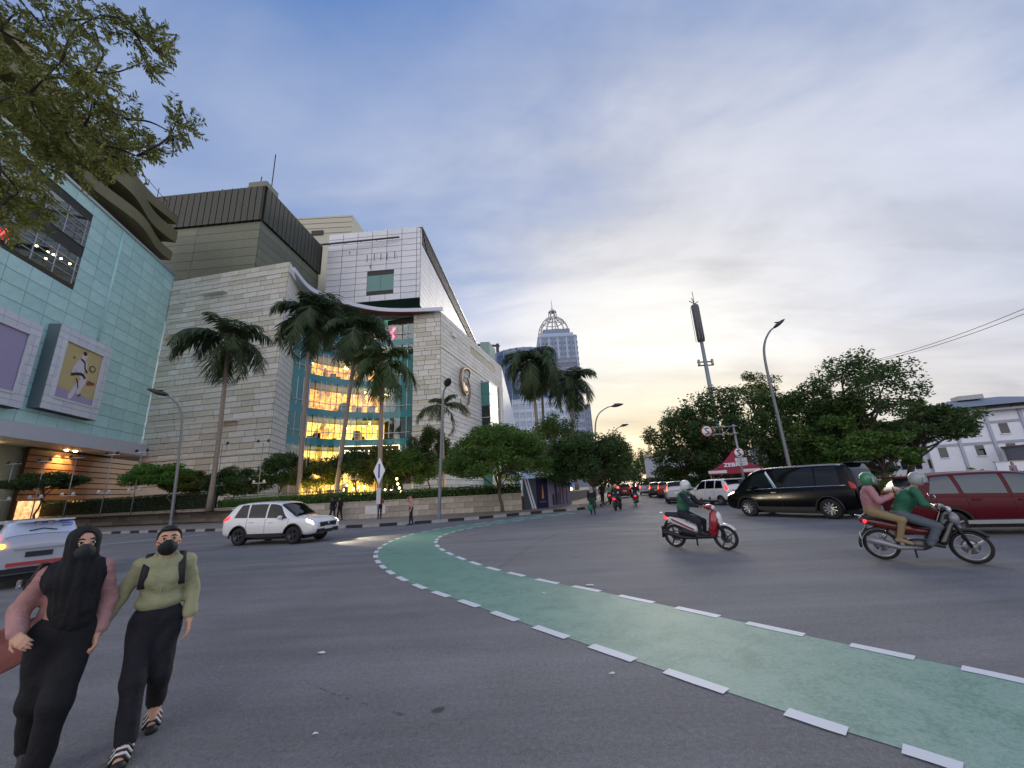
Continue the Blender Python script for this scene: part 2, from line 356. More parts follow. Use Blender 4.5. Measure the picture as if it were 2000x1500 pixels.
def lanepaint():
    m = bpy.data.materials.new('green_lane_paint'); m.use_nodes = True; t = m.node_tree; b = t.nodes['Principled BSDF']; tcn = N(t, 'ShaderNodeTexCoord'); o = tcn.outputs['Object']
    def noise(s, d=6, r=.65):
        n = N(t, 'ShaderNodeTexNoise', i={'Scale': s, 'Detail': d, 'Roughness': r, 'Distortion': .4}); L(t, o, n.inputs['Vector']); return n.outputs[0]
    a, fi = noise(1.3), noise(70, 3); c_ = mathn(t, 'ADD', mathn(t, 'MULTIPLY', noise(1.9, 9, .7), .55), mathn(t, 'MULTIPLY', noise(26, 6, .7), .45))
    base = mixc(t, a, lin((94, 138, 120)), lin((118, 158, 142)))
    # worn and chalky towards the near end (older paint), a mottling of scuffs
    sp = N(t, 'ShaderNodeSeparateXYZ'); L(t, o, sp.inputs[0])
    near = ramp(t, mathn(t, 'MULTIPLY', sp.outputs[1], .1), [(.3, 1.0), (1.05, .0)])
    w = mathn(t, 'MULTIPLY', ramp(t, mathn(t, 'ADD', mathn(t, 'MULTIPLY', c_, .7), mathn(t, 'MULTIPLY', fi, .3)), [(.46, 0), (.62, 1)]), near)
    c2 = mixc(t, mathn(t, 'MULTIPLY', w, .5), base, lin((176, 190, 186)))
    dk = mathn(t, 'MULTIPLY', ramp(t, c_, [(.38, 1), (.5, 0)]), .4)
    c3 = mixc(t, dk, c2, lin((60, 84, 78)))
    L(t, c3, b.inputs['Base Color']); b.inputs['Roughness'].default_value = .6
    bp = N(t, 'ShaderNodeBump', i={'Strength': .35, 'Distance': .006}); L(t, fi, bp.inputs['Height']); L(t, bp.outputs[0], b.inputs['Normal'])
    return m
def wornpaint(name, c, keep):
    m = bpy.data.materials.new(name); m.use_nodes = True; t = m.node_tree; b = t.nodes['Principled BSDF']; tcn = N(t, 'ShaderNodeTexCoord'); o = tcn.outputs['Object']
    n = N(t, 'ShaderNodeTexNoise', i={'Scale': 7.0, 'Detail': 8, 'Roughness': .8}); L(t, o, n.inputs['Vector'])
    b.inputs['Base Color'].default_value = (*lin(c), 1); b.inputs['Roughness'].default_value = .6
    L(t, ramp(t, n.outputs[0], [(keep - .07, 0), (keep + .12, 1)]), b.inputs['Alpha']); return m
GREEN, WHITEP, FADED = lanepaint(), wornpaint('white_road_paint', (214, 218, 222), .3), wornpaint('worn_white_paint', (170, 170, 176), .56)
EARTH = mat('earth', (92, 86, 74), .9, var=.3, scale=.4)
ground = MB().add([(-1500, -600, -.16), (1500, -600, -.16), (1500, 2400, -.16), (-1500, 2400, -.16)], [(0, 1, 2, 3)]).build('ground', EARTH); tag(ground, kind='structure')
KL = [gnd(-400, 1066)] + [gnd(*p) for p in ((0, 1053), (205, 1043), (440, 1037), (600, 1034), (690, 1031), (770, 1026.5), (850, 1021), (925, 1015), (1000, 1008), (1070, 1001), (1130, 996), (1175, 988))]
e = KL[-1]; dS = vpdir(1238)
KL += [np.array([e[0] + dS[0] * k, e[1] + dS[1] * k, 0]) for k in (12, 30, 60, 110, 200)]
KLS = spline(KL, 14)[:, :2]
KR = [np.array(p, float) for p in ((27, -25), (23, 0), (19.5, 12), (18.3, 22), (18.8, 32), (22.3, 46), (30, 74), (46, 130), (72, 220))]
KRS = spline(KR, 6)
road = MB().prism([(-60, -30), (40, -30), (40, 0), (34, 40), (100, 250), (50, 260), (4, 90), (-8, 45), (-60, 60)], -.15, 0).build('road', ASPH); tag(road, kind='structure')
# --- cycle lane between two traced edges
OUT = [(2250, 1625), (2040, 1556), (1820, 1482), (1592.8, 1410.5), (1356.5, 1330.4), (1194.5, 1275.5), (1075, 1235), (985, 1204), (916, 1179), (861, 1161), (819.4, 1146), (785, 1131), (762.4, 1118.4), (747.6, 1107.6), (738, 1097.4), (733.6, 1087), (735, 1078), (741.6, 1070.6), (752, 1063.6), (763, 1057.6), (776, 1052.4), (790, 1048), (804, 1044), (830, 1038.3), (852, 1034), (876, 1030.4), (900, 1027), (938, 1022), (975, 1017), (1012, 1012), (1060, 1006), (1110, 1001)]
INN = [(2230, 1383), (1950.5, 1321), (1721, 1273), (1511.8, 1229), (1361, 1195.9), (1241.8, 1170.7), (1145, 1150.4), (1068, 1136), (1008, 1122), (963, 1111.4), (928, 1100.6), (900, 1090.6), (878, 1081.6), (863.4, 1073.6), (854, 1066.4), (851.4, 1059), (853.6, 1054), (859.4, 1048.6), (871.4, 1043.6), (885, 1039.3), (900, 1035.5), (918, 1032), (937, 1028.6), (953, 1025.8), (977, 1022.2), (1012, 1017), (1048, 1012), (1085, 1007), (1125, 1002)]
go = spline([gnd(*p)[:2] for p in OUT], 10); gi = spline([gnd(*p)[:2] for p in INN], 10)
def resample(P, n):
    s = np.r_[0, np.cumsum(np.hypot(*np.diff(P, axis=0).T))]; q = np.linspace(0, s[-1], n); return np.c_[np.interp(q, s, P[:, 0]), np.interp(q, s, P[:, 1])]
ro, ri = resample(go, 160), resample(gi, 160)
v = [(x, y, .004) for x, y in ro] + [(x, y, .004) for x, y in ri]
lane = MB().add(v, [(i, i + 1, 161 + i, 160 + i) for i in range(159)]).build('cycle_lane', GREEN); tag(lane, kind='structure')
def dashes(P, spl, frac, w, parent):
    G = [gnd(*p)[:2] for p in P]
    s = np.r_[0, np.cumsum(np.hypot(*np.diff(spl, axis=0).T))]
    f = lambda q: np.array([np.interp(q, s, spl[:, 0]), np.interp(q, s, spl[:, 1])])
    ctr = [s[i * 10] for i in range(len(P))]
    for i in range(len(P)):
        a = ctr[i] - ctr[i - 1] if i else ctr[1] - ctr[0]; b = ctr[i + 1] - ctr[i] if i < len(P) - 1 else a
        L0 = min(a, b) * frac; q = np.linspace(ctr[i] - L0 / 2, ctr[i] + L0 / 2, 5); mb = MB(); vs = []
        c = f(ctr[i])
        for x in q:
            p = f(x); t = f(x + .05) - f(x - .05); t /= max(np.hypot(*t), 1e-6); n = np.array([-t[1], t[0]]) * w / 2
            j = 1 + RNG.uniform(-.06, .06)
            vs += [(*(p - n * j - c), 0), (*(p + n * j - c), 0)]
        mb.add(vs, [(2 * k, 2 * k + 2, 2 * k + 3, 2 * k + 1) for k in range(4)])
        for k in range(len(mb.f)): mb.f[k] = mb.f[k][::-1]
        mb.build('lane_dash', WHITEP, parent, (c[0], c[1], .008))
dashes(OUT, go, .62, .13, lane); dashes(INN, gi, .64, .13, lane)
# --- faded stop lines and crossing bars out in the junction; a thin edge line by the far kerb
mk = MB()
for (x0, y0, x1, y1, w) in ((1140, 1020.5, 1305, 1018, .3), (1140, 1034.5, 1300, 1033.5, .35), (1190, 1043, 1290, 1042.5, .35), (1225, 1000, 1300, 999, .35), (1215, 985, 1262, 984, .3), (1180, 1012, 1300, 1009, .3)):
    a, b_ = gnd(x0, y0)[:2], gnd(x1, y1)[:2]; d = (b_ - a) / np.hypot(*(b_ - a)); n = np.array([-d[1], d[0]]) * w
    mk.add([(*(a - n), .005), (*(b_ - n), .005), (*(b_ + n), .005), (*(a + n), .005)], [(0, 1, 2, 3)])
mk.build('faded_crossing_bars', FADED, road)
a, b_ = gnd(40, 1080)[:2], gnd(405, 1043)[:2]; d = (b_ - a) / np.hypot(*(b_ - a)); n = np.array([-d[1], d[0]]) * .08
MB().add([(*(a - n), .004), (*(b_ - n), .004), (*(b_ + n), .004), (*(a + n), .004)], [(0, 1, 2, 3)]).build('edge_line', WHITEP, road)
# --- seams, a long crack, dark drips and an old repair in the asphalt
def strip(name, pts, w, m_, z=.005, parent=None):
    P = spline([gnd(*p)[:2] for p in pts], 6); vs = []
    for i, p in enumerate(P):
        t_ = P[min(i + 1, len(P) - 1)] - P[max(i - 1, 0)]; t_ /= max(np.hypot(*t_), 1e-6); n_ = np.array([-t_[1], t_[0]]) * w * RNG.uniform(.35, 1.0); vs += [(*(p - n_), z), (*(p + n_), z)]
    return MB().add(vs, [(2 * i, 2 * i + 1, 2 * i + 3, 2 * i + 2) for i in range(len(P) - 1)]).build(name, m_, parent or road)
OILM = wornpaint('oil_dark', (70, 70, 72), .48)
SEAM, CRACK, TYREM = wornpaint('pale_seam', (134, 132, 134), .54), wornpaint('dark_crack', (84, 84, 87), .55), wornpaint('tyre_scuff', (88, 87, 88), .58)
strip('asphalt_seam', [(968, 1113), (1000, 1092), (1045, 1062), (1090, 1043), (1120, 1036)], .09, SEAM); strip('asphalt_seam', [(930, 1172), (1010, 1160), (1090, 1146), (1150, 1138)], .02, SEAM, .0085)
strip('asphalt_crack', [(595, 1330), (640, 1352), (700, 1372), (770, 1392), (860, 1418)], .016, CRACK); 

for (x, y, rx) in ((858, 1387, .07), (1330, 1420, .03)):
    c = gnd(x, y); MB().add([(c[0] + rx * math.cos(a) * RNG.uniform(.6, 1.1), c[1] + rx * .7 * math.sin(a) * RNG.uniform(.6, 1.1), .0055) for a in (2 * math.pi * i / 11 for i in range(11))], [tuple(range(11))]).build('oil_stain', OILM, road)
# --- pavements with kerb stones painted black and white
PAVE = mat('pavement_slabs', (138, 130, 124), .8, var=.2, scale=1.5, bump=.2, bscale=20)
wl = [gnd(-300, 1042), gnd(0, 1037), gnd(200, 1029.5), gnd(400, 1022), gnd(560, 1021.5), gnd(660, 1020), gnd(850, 1009), gnd(1020, 1000)]
WLS = np.array([p[:2] for p in wl])
pav = MB().prism([tuple(p) for p in KLS] + [(60, 300), (-60, 300), (-90, 60)], -.1, .14).build('pavement', PAVE); tag(pav, kind='structure')
pavr = MB().prism([tuple(p) for p in KRS[::-1]] + [(60, -25), (200, 60), (200, 240)], -.1, .14).build('pavement_far_side', PAVE); tag(pavr, kind='structure')
KB, KW = mat('kerb_black_paint', (38, 38, 42), .7, var=.3, scale=9), mat('kerb_white_paint', (158, 156, 154), .7, var=.3, scale=9)
s = np.r_[0, np.cumsum(np.hypot(*np.diff(KLS, axis=0).T))]; kf = lambda q: np.array([np.interp(q, s, KLS[:, 0]), np.interp(q, s, KLS[:, 1])])
km = {}
def kerbstone(parent, p, q, i):
    d = q - p; l = round(float(np.hypot(*d)) * 20) / 20
    key = (l, i % 2)
    if key not in km: km[key] = MB().prism([(0.012, -.07), (l - .012, -.07), (l - .012, .13), (.012, .13)], -.02, .165).mesh('kerb_stone', KB if i % 2 else KW)
    link('kerb_stone', km[key], parent, (p[0], p[1], 0), math.atan2(d[1], d[0]))
q = 8.0; i = 0
while q < s[-1] - 150 and i < 130:
    kerbstone(pav, kf(q), kf(q + 1.0), i); q += 1.0; i += 1
s2 = np.r_[0, np.cumsum(np.hypot(*np.diff(KRS, axis=0).T))]; kf2 = lambda q: np.array([np.interp(q, s2, KRS[:, 0]), np.interp(q, s2, KRS[:, 1])])
for i in range(70): kerbstone(pavr, kf2(92 - i * 1.0), kf2(91 - i * 1.0), i)
# terrace the mall stands on, behind the planter wall
TERZ = 1.15
ter = MB().prism([tuple(p + np.array([-.1, .35])) for p in WLS] + [(4, 40), (12, 62), (30, 130), (-20, 200), (-120, 120), (-120, 60)], .1, TERZ).build('terrace_ground', mat('terrace_paving', (120, 116, 108), .8, var=.2)); tag(ter, kind='structure')
# ================================================================== BUILDINGS
JOINT = mat('dark_joint', (70, 70, 66), .8, var=.1)
PCACHE = {}
def panel_mesh(w, h, th, m):
    k = (round(w, 3), round(h, 3), th, m.name)
    if k not in PCACHE: PCACHE[k] = MB().box((w / 2, -th / 2, h / 2), (w, th, h)).mesh('panel', m)
    return PCACHE[k]
def clad(parent, p0, d, Wd, z0, z1, pw, ph, mats, gap=.03, th=.05, stagger=.5, holes=(), name='panel', budget=300, top=None, rowvar=None):
    """panels on a vertical wall; p0 = foot of the left end seen from outside, d = unit direction to the right; outward = right-hand normal (d.y,-d.x)"""
    p0 = np.array(p0[:2], float); d = np.array(d, float); rz = math.atan2(d[1], d[0]); P = []
    nr = max(1, round((z1 - z0) / ph)); ph = (z1 - z0) / nr
    for r in range(nr):
        za = z0 + r * ph; x = -pw * (stagger if r % 2 else 0)
        while x < Wd - .02:
            w = pw if rowvar is None else pw * random.uniform(*rowvar)
            xa, xb = max(x, 0), min(x + w, Wd); x += w
            if xb - xa < .12: continue
            zt = za + ph
            if top is not None:
                tt = min(top(xa), top(xb))
                if za > tt - .2: continue
                zt = min(zt, tt)
            segs = [(xa, xb)]
            for (hx0, hx1, hz0, hz1) in holes:
                if zt <= hz0 + .05 or za >= hz1 - .05: continue
                ns = []
                for (a, b) in segs:
                    if b <= hx0 or a >= hx1: ns.append((a, b)); continue
                    if a < hx0: ns.append((a, hx0))
                    if b > hx1: ns.append((hx1, b))
                segs = ns
            for a, b in segs:
                if b - a > .1: P.append((a, za, b - a - gap, zt - za - gap))
    for i, q in enumerate(P): P[i] = (*q, random.choice(mats))
    dist = lambda q: np.hypot(*(p0 + d * q[0])) - .5 * min(q[2], 2.5)
    P.sort(key=dist)
    for (x, z, w, h, m) in P[:budget]:
        if h < .05: continue
        c = p0 + d * (x + gap / 2); o = link(name, panel_mesh(round(w, 2), round(h, 2), th, m), parent, (c[0], c[1], z + gap / 2), rz, True)
    rest = P[budget:]
    if rest:
        mb = MB(); M = Matrix.Rotation(rz, 3, 'Z'); ml = list(mats); nrm = np.array([d[1], -d[0]])
        for (x, z, w, h, m) in rest:
            c = p0 + d * (x + w / 2 + gap / 2) + nrm * th / 2; mb.box((c[0], c[1], z + h / 2), (w, th, h), rz, ml.index(m))
        tag(mb.build(name + '_field', ml, parent, world=True), kind='stuff')
def vwall(mb, p, q, z0, z1, th, m=0, inward=True):
    """slab from p to q (seen from outside left->right), thickness going inward"""
    p = np.array(p[:2], float); q = np.array(q[:2], float); d = (q - p) / np.hypot(*(q - p)); n = np.array([-d[1], d[0]]) * th
    mb.prism([tuple(p), tuple(q), tuple(q + n), tuple(p + n)], z0, z1, m); return mb
def unit(v): v = np.array(v[:2], float); return v / np.hypot(*v)
ST = [mat('stone_%d' % i, c, .75, var=.12, scale=2.2, var2=.1, scale2=.25, bump=.15, bscale=12) for i, c in enumerate(((222, 216, 200), (230, 226, 214), (210, 205, 190), (226, 222, 211), (215, 207, 186), (234, 231, 222)))]
TE = [mat('teal_tile_%d' % i, c, .3, var=.1, scale=1.2, var2=.08) for i, c in enumerate(((198, 238, 231), (191, 232, 226), (204, 243, 237), (195, 236, 230)))]
WP = [mat('white_panel_%d' % i, c, .4, var=.05, scale=1.0, var2=.06) for i, c in enumerate(((226, 228, 234), (220, 223, 230), (232, 233, 238)))]
OL = [mat('olive_panel_%d' % i, c, .5, var=.1, scale=1.0) for i, c in enumerate(((116, 120, 98), (109, 113, 93), (122, 125, 104)))]
OLD = mat('olive_louvre', (66, 68, 54), .55, var=.15)
STEEL = mat('light_metal', (190, 194, 202), .35, .3, var=.05)
DKMET = mat('dark_metal', (44, 46, 46), .5, var=.1)
GLD = mat('dark_window_glass', (20, 26, 30), .06, 0, var=0, spec=.8)
GLT = mat('teal_spandrel_glass', (58, 136, 142), .12, 0, var=.08, spec=.7)
GLB = mat('green_glass', (72, 132, 128), .12, 0, var=.1, spec=.7)
GLC = glassmat('clear_glass', (240, 244, 236), .07)
def warm(name, c, s, c2=(70, 40, 20), sc=.9):
    if name in MATS: return MATS[name]
    m = bpy.data.materials.new(name); m.use_nodes = True; t = m.node_tree; b = t.nodes['Principled BSDF']; tcn = N(t, 'ShaderNodeTexCoord')
    mp_ = N(t, 'ShaderNodeMapping'); L(t, tcn.outputs['Object'], mp_.inputs[0]); mp_.inputs['Scale'].default_value = (1, 1, .45)
    n = N(t, 'ShaderNodeTexVoronoi', i={'Scale': sc}); L(t, mp_.outputs[0], n.inputs['Vector']); n2_ = N(t, 'ShaderNodeTexNoise', i={'Scale': 2.5, 'Detail': 5}); L(t, tcn.outputs['Object'], n2_.inputs['Vector'])
    sp = N(t, 'ShaderNodeSeparateColor'); L(t, n.outputs['Color'], sp.inputs[0])
    f = mathn(t, 'MULTIPLY', ramp(t, sp.outputs[0], [(.12, .15), (.35, .75), (.8, 1)]), ramp(t, n2_.outputs[0], [(.35, .35), (.6, 1)]))
    L(t, mixc(t, f, lin(c2), lin(c)), b.inputs['Emission Color']); b.inputs['Emission Strength'].default_value = s; b.inputs['Base Color'].default_value = (.1, .07, .04, 1)
    MATS[name] = m; return m
LITY = warm('lit_shop_interior', (255, 190, 84), 2.0); LITO = warm('lit_cafe_interior', (255, 168, 72), 1.6, (70, 34, 14), 1.4); LITD = warm('dim_interior', (120, 96, 70), .35, (14, 14, 16), 1.2)
BULB = mat('lit_lamp', (255, 226, 170), .5, var=0, emit=14, ecol=(255, 220, 150))
def globe(parent, p, r, name='lamp', m=None):
    MB().ell((0, 0, 0), (r, r, r), 8).build(name, m or BULB, parent, tuple(p), world=True)
# ---- plan
A = at(305, 720, 60)[:2]; dT = vpdir(813); Bp = at(540, 750, 56)[:2]; dA = unit(Bp - A)
PR = at(861, 750, 72)[:2]; dSd = vpdir(1229); dWh = vpdir(1062)
zA = float(onwall(335, 540, A, dA)[2]); zB = float(onwall(553, 520, A, dA)[2]); zP = float(at(862, 607, 72)[2])
# ---------------------------------------------------------------- teal wing (left)
T = thing('teal_mall_wing', 'mall wing clad in pale teal panels with framed billboards, far left', 'building', (*A, TERZ))
LT = 44.0; pl = A - dT * LT; zc = float(onwall(262, 869, A, dT)[2]); zT = zA
dTr = dT                                                # left end -> right end seen from outside is towards A
def tw(x, y): p = onwall(x, y, A, dT); return float((p[:2] - pl) @ dT), float(p[2])
holes = []
ua, za = tw(0, 470); ub, zb = tw(172, 492)
w1 = (4.0, tw(175, 440)[0], tw(172, 488)[1], tw(130, 405)[1]); w2 = (4.0, tw(157, 520)[0], tw(148, 560)[1], tw(100, 470)[1] - 0.0)
w1 = (4.0, tw(176, 440)[0], tw(172, 490)[1], tw(175, 434)[1]); w2 = (4.0, tw(156, 512)[0], tw(150, 562)[1], tw(157, 506)[1])
holes = [w1, w2]
mb = MB(); vwall(mb, pl + np.array([dT[1], -dT[0]]) * -.06, A + np.array([dT[1], -dT[0]]) * -.06, zc, zT, 6.0); mb.build('wall', JOINT, T, world=True)
clad(T, pl, dT, LT, zc, zT - 0, 2.6, 1.55, TE, gap=.06, stagger=0, holes=holes, name='teal_panel', budget=300)
nT = np.array([dT[1], -dT[0]])                          # outward
for k, w in enumerate(holes):
    a, b = pl + dT * w[0] + nT * .0, pl + dT * w[1] + nT * .0
    g = vwall(MB(), a + nT * .03, b + nT * .03, w[2], w[3], .06).build('window', LITD if k else GLD, T, world=True)
    nb = int((w[1] - w[0]) / 2.7)
    for j in range(nb + 1):
        c = a + dT * min(j * 2.7, w[1] - w[0] - .05); MB().box((c[0] + nT[0] * .07, c[1] + nT[1] * .07, (w[2] + w[3]) / 2), (.09, .12, w[3] - w[2]), math.atan2(dT[1], dT[0])).build('mullion', STEEL, g, world=True)
    for j in range(1, 4):
        z = w[2] + (w[3] - w[2]) * j / 4; c = (a + b) / 2; MB().box((c[0] + nT[0] * .07, c[1] + nT[1] * .07, z), (w[1] - w[0], .1, .07), math.atan2(dT[1], dT[0])).build('transom', STEEL, g, world=True)
    gp = vwall(MB(), a + nT * .05, b + nT * .05, w[2], w[3], .012)
    gp.build('pane', glassmat('tinted_glass', (90, 110, 112), .16), g, world=True)
    if k:
        for (x, y) in ((92, 492), (103, 497), (118, 505), (88, 505), (135, 515), (70, 480), (20, 470)):
            p = onwall(x, y, a + nT * -.0, dT); globe(g, p + np.array([*nT, 0]) * .06, .1)
# vertical drain pipe and roof coping
u, _ = tw(205, 600); c = pl + dT * u + nT * .12; MB().tube([(c[0], c[1], tw(190, 665)[1]), (c[0], c[1], zT - .3)], .14, 8).build('drain_pipe', TE[2], T, world=True)
vwall(MB(), pl + nT * .25, A + nT * .25, zT, zT + .35, 6).build('coping', STEEL, T, world=True)
# canopy: fascia, soffit, lamps, brown slatted wall and concrete wall below
cz0 = zc - 1.7; uC = LT - 1.2
cf = vwall(MB(), pl + nT * 1.6, pl + dT * uC + nT * 1.6, cz0, zc - .05, 9.0).build('canopy', mat('canopy_white', (206, 206, 212), .5, var=.06), T, world=True)
BRN = [mat('brown_slat_%d' % i, c, .55, var=.15, scale=2) for i, c in enumerate(((150, 104, 70), (140, 98, 66), (158, 110, 76)))]
GRY = mat('grey_green_wall', (150, 156, 140), .7, var=.12, scale=.8)
uw = tw(108, 870)[0]; iN = -nT
wb0 = pl + iN * 3.0
mb = MB(); vwall(mb, wb0, wb0 + dT * (uw + .5), TERZ, cz0, .5); mb.build('undercroft_wall', GRY, T, world=True)
wb1 = pl + dT * uw + iN * 2.2; wbe = pl + dT * (LT + 5) + iN * 2.2
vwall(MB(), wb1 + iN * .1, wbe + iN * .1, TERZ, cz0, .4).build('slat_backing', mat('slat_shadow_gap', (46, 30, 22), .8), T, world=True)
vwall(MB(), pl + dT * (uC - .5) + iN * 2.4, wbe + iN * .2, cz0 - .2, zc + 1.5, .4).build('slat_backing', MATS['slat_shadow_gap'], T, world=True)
lw = float(np.hypot(*(wbe - wb1))); zz = TERZ + 2.1; i = 0; rzT = math.atan2(dT[1], dT[0])
while zz < cz0 - .3:
    c = wb1 + dT * lw / 2; MB().box((c[0], c[1], zz + .34), (lw, .18, .62), rzT).build('slat', BRN[i % 3], T, world=True); zz += .74; i += 1
for j in range(6):
    c = wb1 + dT * (lw * (j + .5) / 6); m_ = warm('lit_doorway', (255, 190, 130), .8, (120, 70, 40), .8) if j % 2 == 0 else DKMET
    MB().box((c[0], c[1], TERZ + 1.05), (lw / 6 - .4, .12, 2.1), rzT).build('doorway', m_, T, world=True)
for (x, y, e_) in ((40, 853, 420), (155, 886, 900), (2, 846, 420), (175, 873, 300), (-70, 838, 300)):
    u = tw(x, y)[0]; c = pl + dT * u - nT * (1.4 if x in (155, 175) else 1.9); z = cz0
    g = MB().lathe([(.02, -.12), (.16, -.12), (.2, 0), (.02, 0)], (0, 0, 0), 12).build('downlight', BULB, T, (c[0], c[1], z), world=True)
    l = bpy.data.lights.new('downlight_beam', 'SPOT'); l.energy = e_; l.color = (1, .66, .28); l.spot_size = R(95); l.spot_blend = .8; l.shadow_soft_size = .15
    o = bpy.data.objects.new('downlight_beam', l); COL.objects.link(o); o.parent = T; o.location = Vector((c[0], c[1], z - .2)) - T.location
    o.rotation_euler = Vector((-nT[0] * .25, -nT[1] * .25, -1)).to_track_quat('-Z', 'Y').to_euler()
# billboards on the teal wall: white panelled box frames round a poster
def billboard(x0, x1, ytop, ybot, label, art, dep):
    ua, ub = tw(x0, ytop)[0], tw(x1, ytop)[0]; z1 = tw(x0, ytop)[1]; z0 = tw(x0, ybot)[1]; w = ub - ua; h = z1 - z0
    c = pl + dT * ua; Bx = thing('framed_billboard', label, 'billboard', (c[0], c[1], z0), rzT)
    # local: x along wall, -y outward
    fr = MB(); b = .14 * w; bt = .15 * h
    for (cx, cz, sx, sz) in ((w / 2, bt / 2, w, bt), (w / 2, h - bt / 2, w, bt), (b / 2, h / 2, b, h - 2 * bt), (w - b / 2, h / 2, b, h - 2 * bt)): fr.box((cx, -dep / 2, cz), (sx, dep, sz))
    fr.build('frame_box', JOINT, Bx)
    def tiles(x, z, sx, sz, nx, nz):
        for i in range(nx):
            for j in range(nz):
                link('frame_tile', panel_mesh(round(sx / nx - .04, 2), round(sz / nz - .04, 2), .05, random.choice(WP)), Bx, (x + i * sx / nx + .02, -dep, z + j * sz / nz + .02))
    tiles(0, 0, w, bt, 6, 2); tiles(0, h - bt, w, bt, 6, 2); tiles(0, bt, b, h - 2 * bt, 2, 6); tiles(w - b, bt, b, h - 2 * bt, 2, 6)
    MB().box((-.04, -dep / 2, h / 2), (.07, dep, h)).build('side_cheek', mat('cheek_grey', (110, 128, 132), .5), Bx)
    tr = MB()
    for (cx, cz, sx, sz) in ((w / 2, bt, w - 2 * b, .22), (w / 2, h - bt, w - 2 * b, .22), (b, h / 2, .22, h - 2 * bt), (w - b, h / 2, .22, h - 2 * bt)): tr.box((cx, -dep - .06, cz), (sx, .16, sz))
    tr.build('inner_trim', mat('trim_white', (226, 226, 230), .4, var=.03), Bx)
    po = MB().box((w / 2, -dep + .1, h / 2), (w - 2 * b, .06, h - 2 * bt)).build('poster', art[0], Bx)
    pw_, ph_ = w - 2 * b, h - 2 * bt
    for nm, m_, pts in art[1]:
        q = MB(); vs = [(b + px_ * pw_, -dep + .062 - .004 * (art[1].index((nm, m_, pts)) + 1), bt + pz * ph_) for px_, pz in pts]
        q.add(vs, [tuple(range(len(vs)))]); o = q.build(nm, m_, po)
    return Bx
def blob(cx, cz, rx, rz_, n=14, rot=0):
    return [(cx + rx * math.cos(a) * math.cos(rot) - rz_ * math.sin(a) * math.sin(rot), cz + rx * math.cos(a) * math.sin(rot) + rz_ * math.sin(a) * math.cos(rot)) for a in (2 * math.pi * i / n for i in range(n))]
OCH, PINKISH, INK, PLIL, REDP = mat('poster_ochre', (208, 188, 134), .6, var=.06), mat('poster_white', (226, 214, 222), .6, var=.04), mat('poster_ink', (52, 42, 50), .6), mat('poster_lilac', (176, 164, 196), .6, var=.05), mat('poster_red', (160, 70, 66), .6)
def limb(pts, w): 
    P = spline(pts, 5); o = []; r = []
    for i in range(len(P)):
        t = P[min(i + 1, len(P) - 1)] - P[max(i - 1, 0)]; t /= max(np.hypot(*t), 1e-6); n = np.array([-t[1], t[0]]) * w * .5; o.append(tuple(P[i] + n)); r.append(tuple(P[i] - n))
    return o + r[::-1]
art1 = (OCH, [('floor_band', PLIL, [(0, 0), (1, 0), (1, .13), (0, .2)]), ('figure_leg', PINKISH, limb([(.5, .55), (.62, .42), (.5, .3), (.42, .12), (.36, .08)], .1)), ('figure_leg', PINKISH, limb([(.52, .55), (.66, .46), (.6, .3), (.55, .16)], .085)),
              ('figure_torso', PINKISH, blob(.5, .66, .15, .13, rot=.4)), ('figure_arm', PINKISH, limb([(.45, .7), (.36, .62), (.34, .52), (.44, .5)], .07)), ('figure_head', PINKISH, blob(.52, .83, .07, .07)), ('hair', INK, blob(.52, .9, .05, .04)),
              ('sash', INK, limb([(.45, .78), (.56, .74), (.6, .64), (.68, .58)], .035)), ('skirt', INK, limb([(.3, .46), (.42, .5), (.56, .52), (.66, .47)], .05)), ('stripe', INK, limb([(.44, .42), (.5, .36), (.53, .27)], .025)), ('hoop', INK, blob(.79, .68, .085, .06)), ('hoop_inside', OCH, blob(.79, .68, .06, .042)), ('bag', REDP, [(.74, .36), (.93, .4), (.92, .45), (.84, .44), (.78, .46), (.72, .42)]), ('star', REDP, blob(.28, .76, .03, .02, 5)), ('shoe', INK, blob(.6, .15, .05, .015, rot=.5))])
art2 = (PLIL, [('ink_mark', INK, blob(.5, .62, .05, .018)), ('ink_mark', INK, limb([(.3, .5), (.36, .53), (.42, .51)], .02)), ('shape', PINKISH, blob(.35, .3, .18, .12))])
billboard(96, 211, 632, 806, 'white framed billboard with a dancing figure on an ochre poster', art1, 1.15)
billboard(-115, 82, 560, 772, 'white framed lilac billboard cut off by the photo edge', art2, 1.15)
rs = empty('red_letter', (0, 0, 0)); COL.objects.unlink(rs); bpy.data.objects.remove(rs)
p = onwall(4, 456, A, dT); text('red_letter', 'A', 1.6, mat('red_neon', (255, 60, 50), .5, var=0, emit=1.2), T, tuple(Vector((p[0] + nT[0] * .3, p[1] + nT[1] * .3, p[2])) - T.location), (R(90), 0, rzT))
